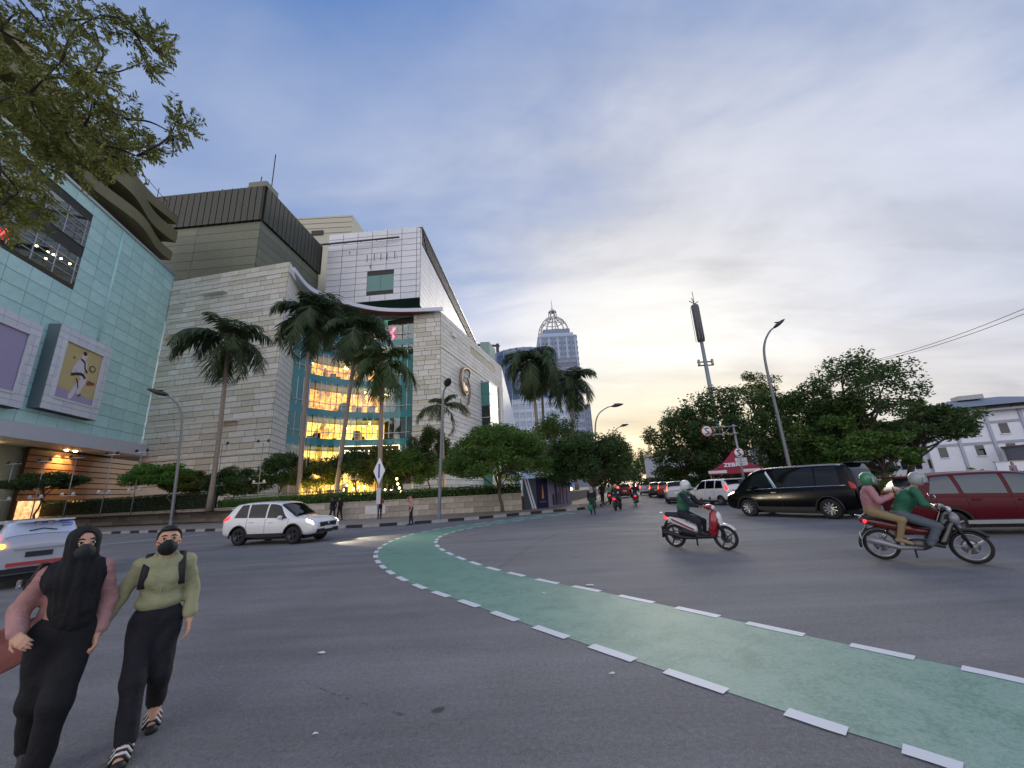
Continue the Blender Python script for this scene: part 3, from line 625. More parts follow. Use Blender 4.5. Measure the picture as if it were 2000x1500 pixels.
# ---------------------------------------------------------------- wavy olive balconies stacked over the teal wing
Wv = thing('wavy_balconies', 'olive brown wavy balcony bands stacked above the teal wing', 'balcony', (*A, zT))
def wavy(mb, zb_, h, off, amp, ph_, m=0, inner=7.0):
    n = 70; fr = []; zz0 = []; 
    for i in range(n + 1):
        u = LT * i / n - 2; o = off + amp * math.sin(u * .42 + ph_) ; c = pl + dT * u + nT * o; fr.append(c)
    bk = [pl + dT * (LT * i / n - 2) - nT * inner for i in range(n, -1, -1)]
    mb.prism([tuple(x) for x in fr + bk], zb_, zb_ + h, m)
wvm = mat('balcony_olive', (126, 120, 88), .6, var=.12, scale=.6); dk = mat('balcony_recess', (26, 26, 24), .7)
z = zT + .4
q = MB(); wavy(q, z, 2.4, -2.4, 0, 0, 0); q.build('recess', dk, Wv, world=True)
for j, (hh, gap_, off) in enumerate(((1.7, 2.2, .6), (2.2, 1.8, .3), (1.5, 1.4, -.4))):
    z += gap_ if j else 1.4
    q = MB(); wavy(q, z, hh, off, .6, j * .9 + .6); q.build('balcony_band', wvm, Wv, world=True); z += hh
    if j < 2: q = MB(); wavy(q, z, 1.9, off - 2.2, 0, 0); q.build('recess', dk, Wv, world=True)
q = MB(); wavy(q, z, .5, -.9, .3, 2.4, 0); q.build('roof_edge', mat('roof_tan', (150, 136, 96), .6), Wv, world=True)
for i in range(5):
    c = pl + dT * (LT - 4 - i * 2.4) + nT * -.8; MB().tube([(c[0], c[1], z + .5), (c[0], c[1], z + 1.7 + .4 * (i % 2))], .05, 6).build('railing_post', DKMET, Wv, world=True)
a_, b_ = pl + dT * (LT - 14) + nT * -.8, pl + dT * (LT - 4) + nT * -.8; MB().bar((*a_, z + 1.4), (*b_, z + 1.4), .06).build('rail', DKMET, Wv, world=True)
# ---------------------------------------------------------------- left stone block
S1 = thing('stone_mall_block', 'cream stone clad mall block with pale string courses behind the tallest palm', 'building', (*A, TERZ))
A2 = A + dA * .15; wS = float(np.hypot(*(Bp - A2))); zS = (zA + zB) / 2 - .2
nA = np.array([dA[1], -dA[0]])
inn = at(572, 720, 62.5)[:2]
MB().prism([tuple(A2 - nA * .06), tuple(Bp - nA * .06 - dA * .06), tuple(inn - dA * .3), tuple(A2 - nA * 8)], TERZ, zS).build('wall', JOINT, S1, world=True)
bands = [zS - .05 - (zS - TERZ) * k for k in (.045, .20, .36, .52, .665, .80, .93)]
def top_(x): return zS
clad(S1, A2, dA, wS, TERZ, zS, 3.0, .92, ST, gap=.075, stagger=.5, name='stone_panel', budget=300, rowvar=(.55, 1.35))
BANDM = mat('pale_string_course', (226, 224, 216), .6, var=.05)
for zb_ in bands: vwall(MB(), A2 + nA * .16, Bp + nA * .16, zb_ - .16, zb_ + .16, .14).build('string_course', BANDM, S1, world=True)
# return face turning in to the atrium
# pier/atrium plan
PL = at(806, 750, 72.6)[:2]                              # left edge of the pier
inn = at(572, 720, 62.5)[:2]                             # where the return face meets the glass
dR = unit(inn - Bp); wR = float(np.hypot(*(inn - Bp))); nR = np.array([dR[1], -dR[0]])
vwall(MB(), Bp - nR * .06 + dR * .4, inn - nR * .06, TERZ, zS, .5).build('return_wall', JOINT, S1, world=True)
clad(S1, Bp, dR, wR, TERZ, zS, 2.4, .92, [ST[1], ST[3], ST[5], ST[1]], gap=.075, stagger=.5, name='stone_panel', budget=150, rowvar=(.6, 1.3))
for zb_ in bands: vwall(MB(), Bp + nR * .16, inn + nR * .16, zb_ - .16, zb_ + .16, .14).build('string_course', BANDM, S1, world=True)
pA = onwall(352, 690, A2, dA); text('wall_letter', 'A', 2.2, mat('red_brown_letter', (150, 104, 92), .6), S1, tuple(Vector((pA[0] + nA[0] * .25, pA[1] + nA[1] * .25, pA[2])) - S1.location), (R(90), 0, math.atan2(dA[1], dA[0])), ext=.06)
for (x0, x1, y) in ((400, 445, 578), (430, 468, 824)):
    a_, b_ = onwall(x0, y, A2, dA), onwall(x1, y, A2, dA); MB().box(((a_[0] + b_[0]) / 2 + nA[0] * .5, (a_[1] + b_[1]) / 2 + nA[1] * .5, a_[2]), (float(np.hypot(*(b_ - a_)[:2])), .9, .3), math.atan2(dA[1], dA[0])).build('ledge', ST[1], S1, world=True)
# ---------------------------------------------------------------- glass atrium: concave curtain wall, storeys lit from inside, swooping roof edge
AT = thing('glass_atrium', 'curved glass atrium glowing yellow between two stone walls', 'building', (*((inn + PL) / 2), TERZ))
chord = PL - inn; cl = float(np.hypot(*chord)); cd = chord / cl; cn = np.array([-cd[1], cd[0]])   # cn points inward (away from camera)
if cn @ np.array([0, 1.0]) < 0: cn = -cn
def acurve(t, dep=0.0, sag=4.2): return inn + cd * (cl * t) + cn * (sag * 4 * t * (1 - t) + dep)
nseg = 22
def aslab(mb, t0, t1, za, zb_, d0, d1, m=0):
    k = max(2, int((t1 - t0) * nseg)); fr = [acurve(t0 + (t1 - t0) * i / k, d0) for i in range(k + 1)]; bk = [acurve(t0 + (t1 - t0) * i / k, d1) for i in range(k, -1, -1)]
    mb.prism([tuple(x) for x in fr + bk], za, zb_, m); return mb
def zat(px, py, t, dep=0): return float(at(px, py, acurve(t, dep)[1])[2])
zlev = [zat(640, 862, .3), zat(640, 806, .3), zat(640, 742, .3), zat(640, 690, .3), zat(780, 667, .85)]
zlev = sorted([TERZ] + zlev); zroof = zS - 1.7
storeys = list(zip(zlev, zlev[1:] + [zroof - 2.0]))
aslab(MB(), 0, 1, TERZ, zroof - 1.5, 7.0, 7.3).build('back_wall', mat('interior_wall', (90, 80, 66), .8), AT, world=True)
for j, (za, zb_) in enumerate(storeys):
    lit_ = [(.12, .80, LITY), (.15, .98, LITY), (.15, .95, LITO), (.15, .72, LITO), (.55, 1.0, LITO), (.2, .95, LITD)][min(j, 5)]
    aslab(MB(), 0, 1, za - .3, za + .1, .15, 7.0).build('floor_slab', mat('slab_white', (196, 200, 196), .7), AT, world=True)
    aslab(MB(), 0, 1, za - .75, za + .45, -.04, .12).build('spandrel', GLT, AT, world=True)
    aslab(MB(), lit_[0], lit_[1], za + .1, zb_ - 1.3, 4.2, 4.4).build('lit_shopfront', lit_[2], AT, world=True)
    # ceiling strip and lamps
    aslab(MB(), .03, .97, zb_ - .95, zb_ - .8, .6, 6.5).build('ceiling', mat('ceiling_green_white', (150, 170, 150), .7), AT, world=True)
    for q in range(5):
        t = random.uniform(lit_[0], lit_[1]); c = acurve(t, random.uniform(.8, 3.6)); globe(AT, (c[0], c[1], zb_ - random.uniform(1.2, 2.4)), random.uniform(.1, .2), 'pendant_lamp')
    # dark display/balustrade silhouettes inside
    for q in range(9 if j < 4 else 4):
        t = random.uniform(lit_[0], lit_[1]); c = acurve(t, random.uniform(1.2, 3.8)); hh = random.uniform(.8, 2.4)
        MB().box((c[0], c[1], za + .1 + hh / 2), (random.uniform(.3, 1.4), .3, hh), random.uniform(-.3, .3)).build('display_stand', random.choice([DKMET, BRN[0], mat('display_red', (120, 40, 44), .6), mat('display_cream', (200, 180, 140), .6)]), AT, world=True)
    for i in range(nseg):
        t0, t1 = i / nseg, (i + 1) / nseg
        a_, b_ = acurve(t0), acurve(t1); mm = GLB if (t0 < .10 and j != 0) or (t1 > .9 and j in (2, 3)) else GLC
        o = vwall(MB(), a_ + (b_ - a_) * .02, b_ - (b_ - a_) * .02, za + .47, zb_ - .77, .03).build('pane', mm, AT, world=True)
        c = a_; MB().box((c[0], c[1], (za + zb_) / 2), (.1, .22, zb_ - za - 1.25), math.atan2(cd[1], cd[0])).build('mullion', STEEL if i % 4 else DKMET, AT, world=True)
    if j: aslab(MB(), .02, .98, za + 1.5, za + 1.62, -.25, -.13).build('handrail', STEEL, AT, world=True)
# pink neon figure at the top storey
c = acurve(.83, 1.0); zt = storeys[-1][0] + .3
MB().tube([(c[0] - .3, c[1], zt), (c[0] + .3, c[1], zt + 1.2), (c[0] - .2, c[1], zt + 2.0), (c[0] + .5, c[1], zt + 3.0)], .22, 8).build('neon_figure', mat('pink_neon', (255, 70, 110), .5, var=0, emit=3), AT, world=True)
# shop sign frame over the ground floor entrance
c0, c1 = acurve(.42, -.45), acurve(.9, -.45); sd_ = unit(c1 - c0); zsg = zat(740, 886, .7)
S_ = thing('lit_shop_sign', 'glowing letter sign in a lit frame above the atrium entrance', 'sign', (*((c0 + c1) / 2), zsg), math.atan2(sd_[1], sd_[0]))
ws = float(np.hypot(*(c1 - c0))); fm_ = MB()
for (x, z, sx, sz) in ((0, 1.35, ws, .1), (0, -1.35, ws, .1), (-ws / 2, 0, .1, 2.8), (ws / 2, 0, .1, 2.8)): fm_.box((x, 0, z), (sx, .12, sz))
SIGNL = mat('lit_sign_letters', (255, 232, 190), .5, var=0, emit=1.3); fm_.build('frame', SIGNL, S_)
MB().box((0, .12, 0), (ws - .1, .08, 2.6)).build('backing_board', mat('sign_board_dark', (60, 48, 36), .5), S_)
text('sign_letters', 'DJOURNAL', 1.75, SIGNL, S_, (0, -.08, -.05), (R(90), 0, 0), ext=.05, bold=.02)
# swooping roof edge
rf = thing('swooping_roof_canopy', 'thin white roof canopy swooping over the glass atrium', 'canopy', (*((inn + PL) / 2), zroof))
tl = onwall(562, 532, A2, dA); 
cvp = spline([np.array([Bp[0] + 1.0, Bp[1] - .2]), acurve(.08, -3.0), acurve(.3, -2.9), acurve(.6, -2.8), acurve(.85, -2.4), PR + np.array([.6, -1.0])], 8)
bkp = [acurve(1.0, 3), acurve(.6, 4), acurve(.2, 4), inn + cn * 3]
zcv = [zroof + (zP - .2 - zroof) * (k / (len(cvp) - 1)) for k in range(len(cvp))]; zbk = [zP + .5, (zroof + zP) / 2, zroof, zroof]
MB().prism([tuple(x) for x in cvp] + [tuple(x) for x in bkp], [z - .25 for z in zcv + zbk], [z + .25 for z in zcv + zbk]).build('roof_sheet', STEEL, rf, world=True)
ed = MB()
for k in range(len(cvp) - 1):
    p_, q_ = cvp[k] - unit(cn) * .15, cvp[k + 1] - unit(cn) * .15; d_ = unit(q_ - p_); n_ = np.array([-d_[1], d_[0]]) * .15
    ed.prism([tuple(p_), tuple(q_), tuple(q_ + n_), tuple(p_ + n_)], [zcv[k] - .3, zcv[k + 1] - .3] + [zcv[k + 1] - .3, zcv[k] - .3], [zcv[k] + .45, zcv[k + 1] + .45, zcv[k + 1] + .45, zcv[k] + .45])
ed.build('fascia', mat('fascia_white', (214, 217, 228), .4, var=.05), rf, world=True)
MB().prism([tuple(x) for x in cvp[14:]] + [tuple(acurve(.98, .3)), tuple(acurve(.5, .3))], zP - .34, zP - .27).build('timber_soffit', mat('soffit_timber', (110, 72, 52), .6, var=.15), rf, world=True)
# ---------------------------------------------------------------- right stone pier and the long street wall
S2 = thing('stone_street_wing', 'cream stone wing with a curled ribbon logo facing the street', 'building', (*PR, TERZ))
dP = unit(PR - PL); nP = np.array([dP[1], -dP[0]]); wP = float(np.hypot(*(PR - PL))); nS = np.array([dSd[1], -dSd[0]])
vwall(MB(), PL - nP * .06, PR - nP * .06, TERZ, zP - .3, 4).build('pier_wall', JOINT, S2, world=True)
clad(S2, PL, dP, wP, TERZ, zP - .3, 2.5, .98, ST, gap=.08, name='stone_panel', budget=140, rowvar=(.6, 1.3))
LS = float((onwall(979, 709, PR, dSd)[:2] - PR) @ dSd)
def sw(x, y): p = onwall(x, y, PR, dSd); return float((p[:2] - PR) @ dSd), float(p[2])
zSd = zP - .1; LE = 16.0
def topS(x): return zSd if x < LS else zSd - (x - LS) * 1.35
vwall(MB(), PR - nS * .06, PR + dSd * LS - nS * .06, TERZ, zSd, 12).build('street_wall', JOINT, S2, world=True)
bs = [zP - .35 - (zP - TERZ) * k for k in (.2, .36, .52, .67, .82)]
for zb_ in bs:
    vwall(MB(), PL + nP * .16, PR + nP * .16, zb_ - .15, zb_ + .15, .14).build('string_course', BANDM, S2, world=True)
    vwall(MB(), PR + nS * .16, PR + dSd * LS + nS * .16, zb_ - .15, zb_ + .15, .14).build('string_course', BANDM, S2, world=True)
s0, s1 = sw(918, 676), sw(966, 722); g0, g1 = sw(940, 745), sw(958, 745)
slot = (s0[0], s1[0], s0[1] - 1.8, s0[1]); bay = (g0[0] - .5, g1[0] - .5, TERZ, sw(940, 748)[1])
clad(S2, PR, dSd, LS, TERZ, zSd, 3.4, .98, [ST[1], ST[3], ST[5], ST[0]], gap=.08, name='stone_panel', budget=150, holes=[slot, bay], rowvar=(.6, 1.3))
a_, b_ = PR + dSd * slot[0], PR + dSd * slot[1]; vwall(MB(), a_ + nS * .02, b_ + nS * .02, slot[2], slot[3], .05).build('slot_window', DKMET, S2, world=True)
a_, b_ = PR + dSd * bay[0], PR + dSd * bay[1]
bw = MB(); bw.prism([tuple(a_), tuple(a_ + nS * 2.2), tuple(b_ + nS * 2.2), tuple(b_)], TERZ, bay[3]); by = bw.build('bay_window', GLB, S2, world=True)
nb = 9
for k in range(nb + 1):
    z = TERZ + (bay[3] - TERZ) * k / nb; c = (a_ + b_) / 2 + nS * 1.15; MB().box((c[0], c[1], z), (bay[1] - bay[0] + .16, 2.3, .16), math.atan2(dSd[1], dSd[0])).build('band', GLT if k % 3 else STEEL, by, world=True)
for k in (2, 5, 6):
    z = TERZ + (bay[3] - TERZ) * (k + .5) / nb; c = a_ + nS * 1.1 - dSd * .03; MB().box((c[0], c[1], z), (.04, 1.9, (bay[3] - TERZ) / nb - .25), math.atan2(dSd[1], dSd[0])).build('dark_pane', GLD, by, world=True)
c = b_ + dSd * .3; MB().prism([tuple(c), tuple(c + nS * 2.6), tuple(c + dSd * 1.2 + nS * 2.6), tuple(c + dSd * 1.2)], TERZ, bay[3] + .4).build('bay_cheek', ST[3], S2, world=True)
p = sw(885, 655); q = PR + dSd * p[0]; MB().box((q[0] + nS[0] * .2, q[1] + nS[1] * .2, p[1]), (1.6, .5, .9), math.atan2(dSd[1], dSd[0])).build('wall_lamp', BANDM, S2, world=True)
# far end of the wing folds back and steps down
eE = PR + dSd * LS; dE = unit(vpdir(1030)); nE = np.array([dE[1], -dE[0]]); 
dE2 = unit(vpdir(1120)); eF = eE + dSd * 16
end = MB(); end.prism([tuple(eE), tuple(eF), tuple(eF - nS * 12), tuple(eE - nS * 12)], TERZ, [zSd, zSd - 19, zSd - 19, zSd]); end.build('sloping_end', WP[0], S2, world=True)
for k, (f0, f1, h0, h1, m_) in enumerate(((.2, .5, .28, .55, GLB), (.3, .6, .62, .7, GLD), (.55, .85, .1, .4, GLB), (.1, .9, .05, .08, STEEL))):
    a_, b_ = eE + dSd * 16 * f0 + nS * .06, eE + dSd * 16 * f1 + nS * .06; H = zSd - TERZ - 19
    vwall(MB(), a_, b_, TERZ + H * h0, TERZ + H * h1, .05).build('end_window', m_, S2, world=True)
# ribbon logo: curled strokes in metal, lit edges
lg = empty('x'); bpy.data.objects.remove(lg)
lp = sw(905, 757); lc = PR + dSd * lp[0]; LGm = mat('logo_bronze', (150, 126, 104), .4, .4, var=.1); 
hL = sw(905, 722)[1] - sw(905, 800)[1]
lgo = thing('curled_ribbon_logo', 'bronze curled ribbon logo mounted on the stone street wall', 'logo', (lc[0] + nS[0] * .5, lc[1] + nS[1] * .5, lp[1]), math.atan2(dSd[1], dSd[0]))
h2 = hL / 2
def rib(pts, w0): 
    P = spline([(x * h2, 0, z * h2) for x, z in pts], 6); n_ = len(P); return MB().tube(P, [w0 * (.35 + .65 * math.sin(math.pi * i / (n_ - 1))) for i in range(n_)], 8)
rib([(.62, .72), (.5, .62), (.6, .9), (.2, 1.0), (-.35, .8), (-.55, .3), (-.4, -.15), (-.05, -.35), (.25, -.2), (.3, .1), (.1, .28), (-.1, .1)], .34).build('upper_curl', LGm, lgo)
rib([(-.1, .45), (.25, .5), (.5, .15), (.5, -.4), (.25, -.85), (-.2, -1.0), (-.55, -.9), (-.6, -.65)], .3).build('lower_curl', LGm, lgo)
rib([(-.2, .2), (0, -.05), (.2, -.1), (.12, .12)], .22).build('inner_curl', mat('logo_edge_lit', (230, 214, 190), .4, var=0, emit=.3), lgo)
for j, (ch, z) in enumerate((('PLAZA', -1.28),)):
    text('logo_letters', ch, .95, LGm, lgo, (.1 * h2 + 1.2, 0, z * h2), (R(90), 0, 0), ext=.06)
# ---------------------------------------------------------------- olive rooftop box
dOf = np.array([dWh[1], -dWh[0]])                        # front direction to the right
O = at(509, 440, 62)[:2]; zo0 = zS - 1.5; zo1 = float(at(511, 432, 62)[2]); zo2 = float(at(513, 366, 62)[2])
OB = thing('olive_rooftop_box', 'dark olive louvred rooftop box above the cream stone block', 'building', (*O, zS))
wO = 25.0; dO = float(((onwall(626, 495, O, dWh))[:2] - O) @ dWh)
Ol = O - dOf * wO
MB().prism([tuple(Ol + dWh * .06), tuple(O + dWh * .06 - dOf * .06), tuple(O + dWh * dO - dOf * .06), tuple(Ol + dWh * dO)], zo0, zo2).build('core', JOINT, OB, world=True)
clad(OB, Ol, dOf, wO, zo0, zo1, 12.6, 1.9, OL, stagger=0, name='olive_panel', gap=.06)
clad(OB, O, dWh, dO, zo0, zo1, 12.6, 1.9, OL, stagger=0, name='olive_panel', gap=.06)
clad(OB, Ol - np.array(dWh) * .25, dOf, wO + .25, zo1, zo2, 1.25, zo2 - zo1, [OLD], stagger=0, name='louvre_panel', gap=.16, th=.25)
clad(OB, O + dOf * .25, dWh, dO, zo1, zo2, 1.25, zo2 - zo1, [OLD], stagger=0, name='louvre_panel', gap=.16, th=.25)
MB().prism([tuple(O - dOf * 3.2 - dWh * .4), tuple(O + dOf * .4 - dWh * .4), tuple(O + dOf * .4 + dWh * 3), tuple(O - dOf * 3.2 + dWh * 3)], zo2, zo2 + 1.1).build('corner_parapet', OL[2], OB, world=True)
zbx = zo0 + 2; cO = O + dWh * (dO - .01)
MB().prism([tuple(O + dWh * (dO - 6) + dOf * .35), tuple(O + dWh * (dO - 2) + dOf * .35), tuple(O + dWh * (dO - 2)), tuple(O + dWh * (dO - 6))], zo0 + 1.2, zo0 + 4.2).build('vent_grille', OLD, OB, world=True)
for (x0, y0, x1, y1, r) in ((528, 385, 538, 302, .1), (508, 362, 514, 345, .09)):
    a_ = at(x0, y0, 66); b_ = at(x1, y1, 66); b_[0] = a_[0] + (b_[0] - a_[0]) * .3; MB().tube([tuple(a_), tuple(b_)], r, 6).build('mast', DKMET, OB, world=True)
for (x0, x1, y) in ((445, 487, 375),):
    a_, b_ = at(x0, y, 64), at(x1, y - 5, 64); MB().bar(tuple(a_), tuple(b_), .22).build('boom', DKMET, OB, world=True)
    for x in (432, 452, 468):
        c = at(x, 385, 64); MB().tube([(c[0], c[1], zo2), (c[0], c[1], zo2 + 2.0)], .06, 6).build('stanchion', DKMET, OB, world=True)
# ---------------------------------------------------------------- white panelled upper block
Wc = at(821, 510, 80)[:2]; zw1 = float(at(822, 442, 80)[2]); zw0 = float(at(820, 581, 80)[2]); wW = 22.5; lW = float((onwall(929, 662, Wc, dWh)[:2] - Wc) @ dWh)
WB = thing('white_upper_block', 'white panelled upper block with dark sloping roof band and teal window', 'building', (*Wc, zw0))
Wl = Wc - dOf * wW
MB().prism([tuple(Wl + dWh * .06), tuple(Wc + dWh * .06 - dOf * .06), tuple(Wc + dWh * lW - dOf * .06), tuple(Wl + dWh * lW)], zw0, zw1 - .1).build('core', JOINT, WB, world=True)
def wf(x, y): p = onwall(x, y, Wc, dOf); return float((p[:2] - Wl) @ dOf), float(p[2])
h0, h1 = wf(716, 570), wf(769, 535)
win = (h0[0], h1[0], h0[1], h1[1])
clad(WB, Wl, dOf, wW, zw0, zw1, 3.6, 1.5, WP, gap=.11, stagger=0, holes=[win], name='white_panel', budget=300)
clad(WB, Wc, dWh, lW, zw0 - 2, zw1, 7.0, 1.5, WP, gap=.11, stagger=0, name='white_panel', budget=150)
a_, b_ = Wl + dOf * win[0], Wl + dOf * win[1]; nW = -dWh
wn = vwall(MB(), a_ + nW * .0, b_ + nW * .0, win[2], win[3], .1).build('window', GLB, WB, world=True)
MB().box((*((a_ + b_) / 2 + nW * .04), (win[2] + win[3]) / 2), (.12, .1, win[3] - win[2]), math.atan2(dOf[1], dOf[0])).build('mullion', GLT, wn, world=True)
# dark louvre band along the roof edge of the long side
for k in range(5):
    z = zw1 - .7 - k * .75; a_ = Wc + dWh * (1 + k * .8) + dOf * .3; b_ = Wc + dWh * lW + dOf * .3
    vwall(MB(), a_, b_, z - .2, z + .2, .2).build('louvre_blade', mat('louvre_dark', (70, 72, 74), .5), WB, world=True)
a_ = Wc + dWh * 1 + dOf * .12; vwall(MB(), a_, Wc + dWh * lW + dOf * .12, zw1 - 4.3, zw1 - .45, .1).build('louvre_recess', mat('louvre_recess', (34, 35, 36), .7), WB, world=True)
vwall(MB(), Wc + dOf * .5 - dWh * .2, Wc + dWh * lW + dOf * .5, zw1 - .35, zw1 + .15, 1.0).build('roof_coping', STEEL, WB, world=True)
c0_, c1_ = at(627, 478, 79.4), at(780, 463, 79.4); MB().bar(tuple(c0_), tuple(c1_), .3).build('gantry_rail', DKMET, WB, world=True)
for k in range(5):
    c = c0_ + (c1_ - c0_) * (k + .5) / 5; MB().bar(tuple(c), (c[0] - nW[0] * .5, c[1] - nW[1] * .5, c[2]), .14).build('rail_bracket', DKMET, WB, world=True)
for (x, y, hh) in ((717, 505, 1.9), (731, 503, 1.9), (744, 502, 1.8), (756, 501, 1.8), (771, 498, 1.7), (683, 494, .7), (697, 493, .7), (723, 521, .9)):
    c = at(x, y, 79.8); MB().box(tuple(c), (.14, .1, hh)).build('slit_vent', DKMET, WB, world=True)
# underside: recessed green glass floor below the block
gz0 = zw0 - 6; 
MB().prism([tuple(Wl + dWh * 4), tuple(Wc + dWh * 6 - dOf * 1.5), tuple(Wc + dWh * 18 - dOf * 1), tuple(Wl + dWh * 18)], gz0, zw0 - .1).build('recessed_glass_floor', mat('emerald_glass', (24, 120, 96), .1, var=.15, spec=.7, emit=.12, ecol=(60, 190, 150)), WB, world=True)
# stepped roof boxes behind
RB = thing('beige_roof_box', 'beige panelled stair box on the roof behind the olive box', 'building', tuple(at(640, 450, 92)))
c = at(688, 432, 92); zt = float(at(686, 420, 92)[2]); q = at(575, 432, 92)
MB().prism([tuple(q[:2]), tuple(c[:2]), tuple(c[:2] + dWh * 12), tuple(q[:2] + dWh * 12)], zw0, zt).build('box_wall', mat('beige_panel', (196, 192, 174), .6, var=.08), RB, world=True)
for k in range(4):
    z = zt - .6 - k * 1.6; vwall(MB(), q[:2] + nW * .05, c[:2] + nW * .05, z - .05, z + .05, .04).build('joint_line', JOINT, RB, world=True)
o_ = at(620, 455, 91.9); MB().box((o_[0], o_[1], o_[2]), (3.2, .3, 1.4)).build('opening', DKMET, RB, world=True)
RB2 = thing('green_roof_hut', 'small pale green roof hut behind the street wing', 'building', tuple(at(945, 680, 118)))
a_, b_ = at(938, 680, 118), at(956, 680, 118); zt = float(at(945, 668, 118)[2]); MB().prism([tuple(a_[:2]), tuple(b_[:2]), tuple(b_[:2] + dSd * 6), tuple(a_[:2] + dSd * 6)], zSd - 6, [zt, zt, zt - .6, zt - .6]).build('hut_wall', mat('pale_green', (150, 176, 166), .6), RB2, world=True)
# ================================================================== VEGETATION
LG = leafmat('leaf_green', (60, 92, 42), (108, 138, 66)); LD = leafmat('leaf_dark', (46, 70, 40), (88, 112, 62)); LP = leafmat('palm_leaf', (42, 60, 44), (88, 106, 70), .25); LY = leafmat('leaf_olive', (70, 82, 34), (120, 124, 58)); LB = leafmat('leaf_bright', (58, 104, 38), (112, 150, 64))
BARK = mat('bark', (96, 84, 74), .9, var=.3, scale=6, bump=.6, bscale=12); BARKD = mat('dark_bark', (66, 58, 52), .9, var=.3, scale=6, bump=.5, bscale=14); PALMB = mat('palm_bark', (140, 128, 118), .85, var=.2, scale=5, bump=.4, bscale=8)
def leaves(C, Rr, n, size, rng, flat=.4, shell=.55, aspect=.5):
    """n leaf quads spread through clumps C (k,3) of radii Rr (k,3)"""
    k = rng.integers(0, len(C), n); d = rng.normal(size=(n, 3)); d /= np.linalg.norm(d, axis=1)[:, None]
    r = (shell + (1 - shell) * rng.random(n)) * (.35 + .65 * rng.random(n) ** .35)
    P = C[k] + d * Rr[k] * r[:, None]
    a = rng.normal(size=(n, 3)); a[:, 2] = a[:, 2] * flat - .25; a += d * .5; a /= np.linalg.norm(a, axis=1)[:, None]
    b = np.cross(a, rng.normal(size=(n, 3))); b /= np.linalg.norm(b, axis=1)[:, None]
    L_ = size * rng.uniform(.6, 1.35, n)[:, None]; w = L_ * aspect
    nrm = np.cross(a, b)
    V = np.stack([P - a * L_ * .5, P + b * w * .5 + nrm * L_ * .06, P + a * L_ * .5, P - b * w * .5 + nrm * L_ * .06], 1).reshape(-1, 3)
    return V, np.arange(4 * n).reshape(-1, 4)
def clumps(c, rx, ry, rz_, k, rng, cr=(.28, .5), hollow=.45, lower=-.5):
    P = []
    while len(P) < k:
        d = rng.normal(size=3); d /= np.linalg.norm(d)
        if d[2] < lower: continue
        P.append(np.array(c) + d * np.array([rx, ry, rz_]) * (hollow + (1 - hollow) * rng.random() ** .6))
    P = np.array(P); s = rng.uniform(*cr, len(P))[:, None] * np.array([rx, ry, rz_ * .85]) ; s = np.maximum(s, .25); return P, s
def branches(mb, base, top, r0, C, rng, nb, m=0):
    base, top = np.array(base, float), np.array(top, float); k = 6; P = [base + (top - base) * i / k + np.r_[rng.normal(size=2) * .03 * np.linalg.norm(top - base) * (0 < i < k), 0] for i in range(k + 1)]
    mb.tube(P, [r0 * (1.25 if i == 0 else 1) * (1 - .55 * i / k) for i in range(k + 1)], 8, m)
    idx = rng.choice(len(C), min(nb, len(C)), replace=False)
    for j in idx:
        f = rng.uniform(.55, 1.0); s = P[int(f * k)]; e = C[j]; mid = (s + e) / 2 + rng.normal(size=3) * .08 * np.linalg.norm(e - s); mid[2] += .08 * np.linalg.norm(e - s)
        Q = spline([s, mid, e], 3); mb.tube(Q, [r0 * .42 * (1 - .85 * i / (len(Q) - 1)) for i in range(len(Q))], 5, m)
def tree(name, label, base, cc, rad, n, leaf, lm, seed, group=None, r0=.16, k=40, cat='tree', cr=(.28, .5), hollow=.45, lower=-.5, nb=14, bark=None, shell=.55, aspect=.5, flat=.4):
    rng = np.random.default_rng(seed); T_ = thing(name, label, cat, base, group=group)
    b = np.array(base, float); cc = np.array(cc, float); C, Rr = clumps(cc - b, *rad, k, rng, cr, hollow, lower)
    mb = MB(); branches(mb, (0, 0, -.05), (cc - b) - np.array([0, 0, rad[2] * .3]), r0, C, rng, nb); mb.build('trunk', bark or BARK, T_)
    V, F = leaves(C, Rr, n, leaf, rng, flat, shell, aspect); link('crown', fastmesh('crown', V, F, [lm]), T_)
    return T_
def ptree(name, label, bx, by, Y, cx, cy, rxp, rzp, n, leaf, lm, seed, z0=.14, depth=.9, **kw):
    """tree from photo pixels: trunk base column bx, crown centre (cx,cy), radii in pixels, at depth Y"""
    c = at(cx, cy, Y); s = Y / FPX * 1.03; b = at(bx, by, Y); base = (b[0], b[1], z0)
    return tree(name, label, base, c, (rxp * s, rxp * s * depth, rzp * s), n, leaf, lm, seed, **kw)
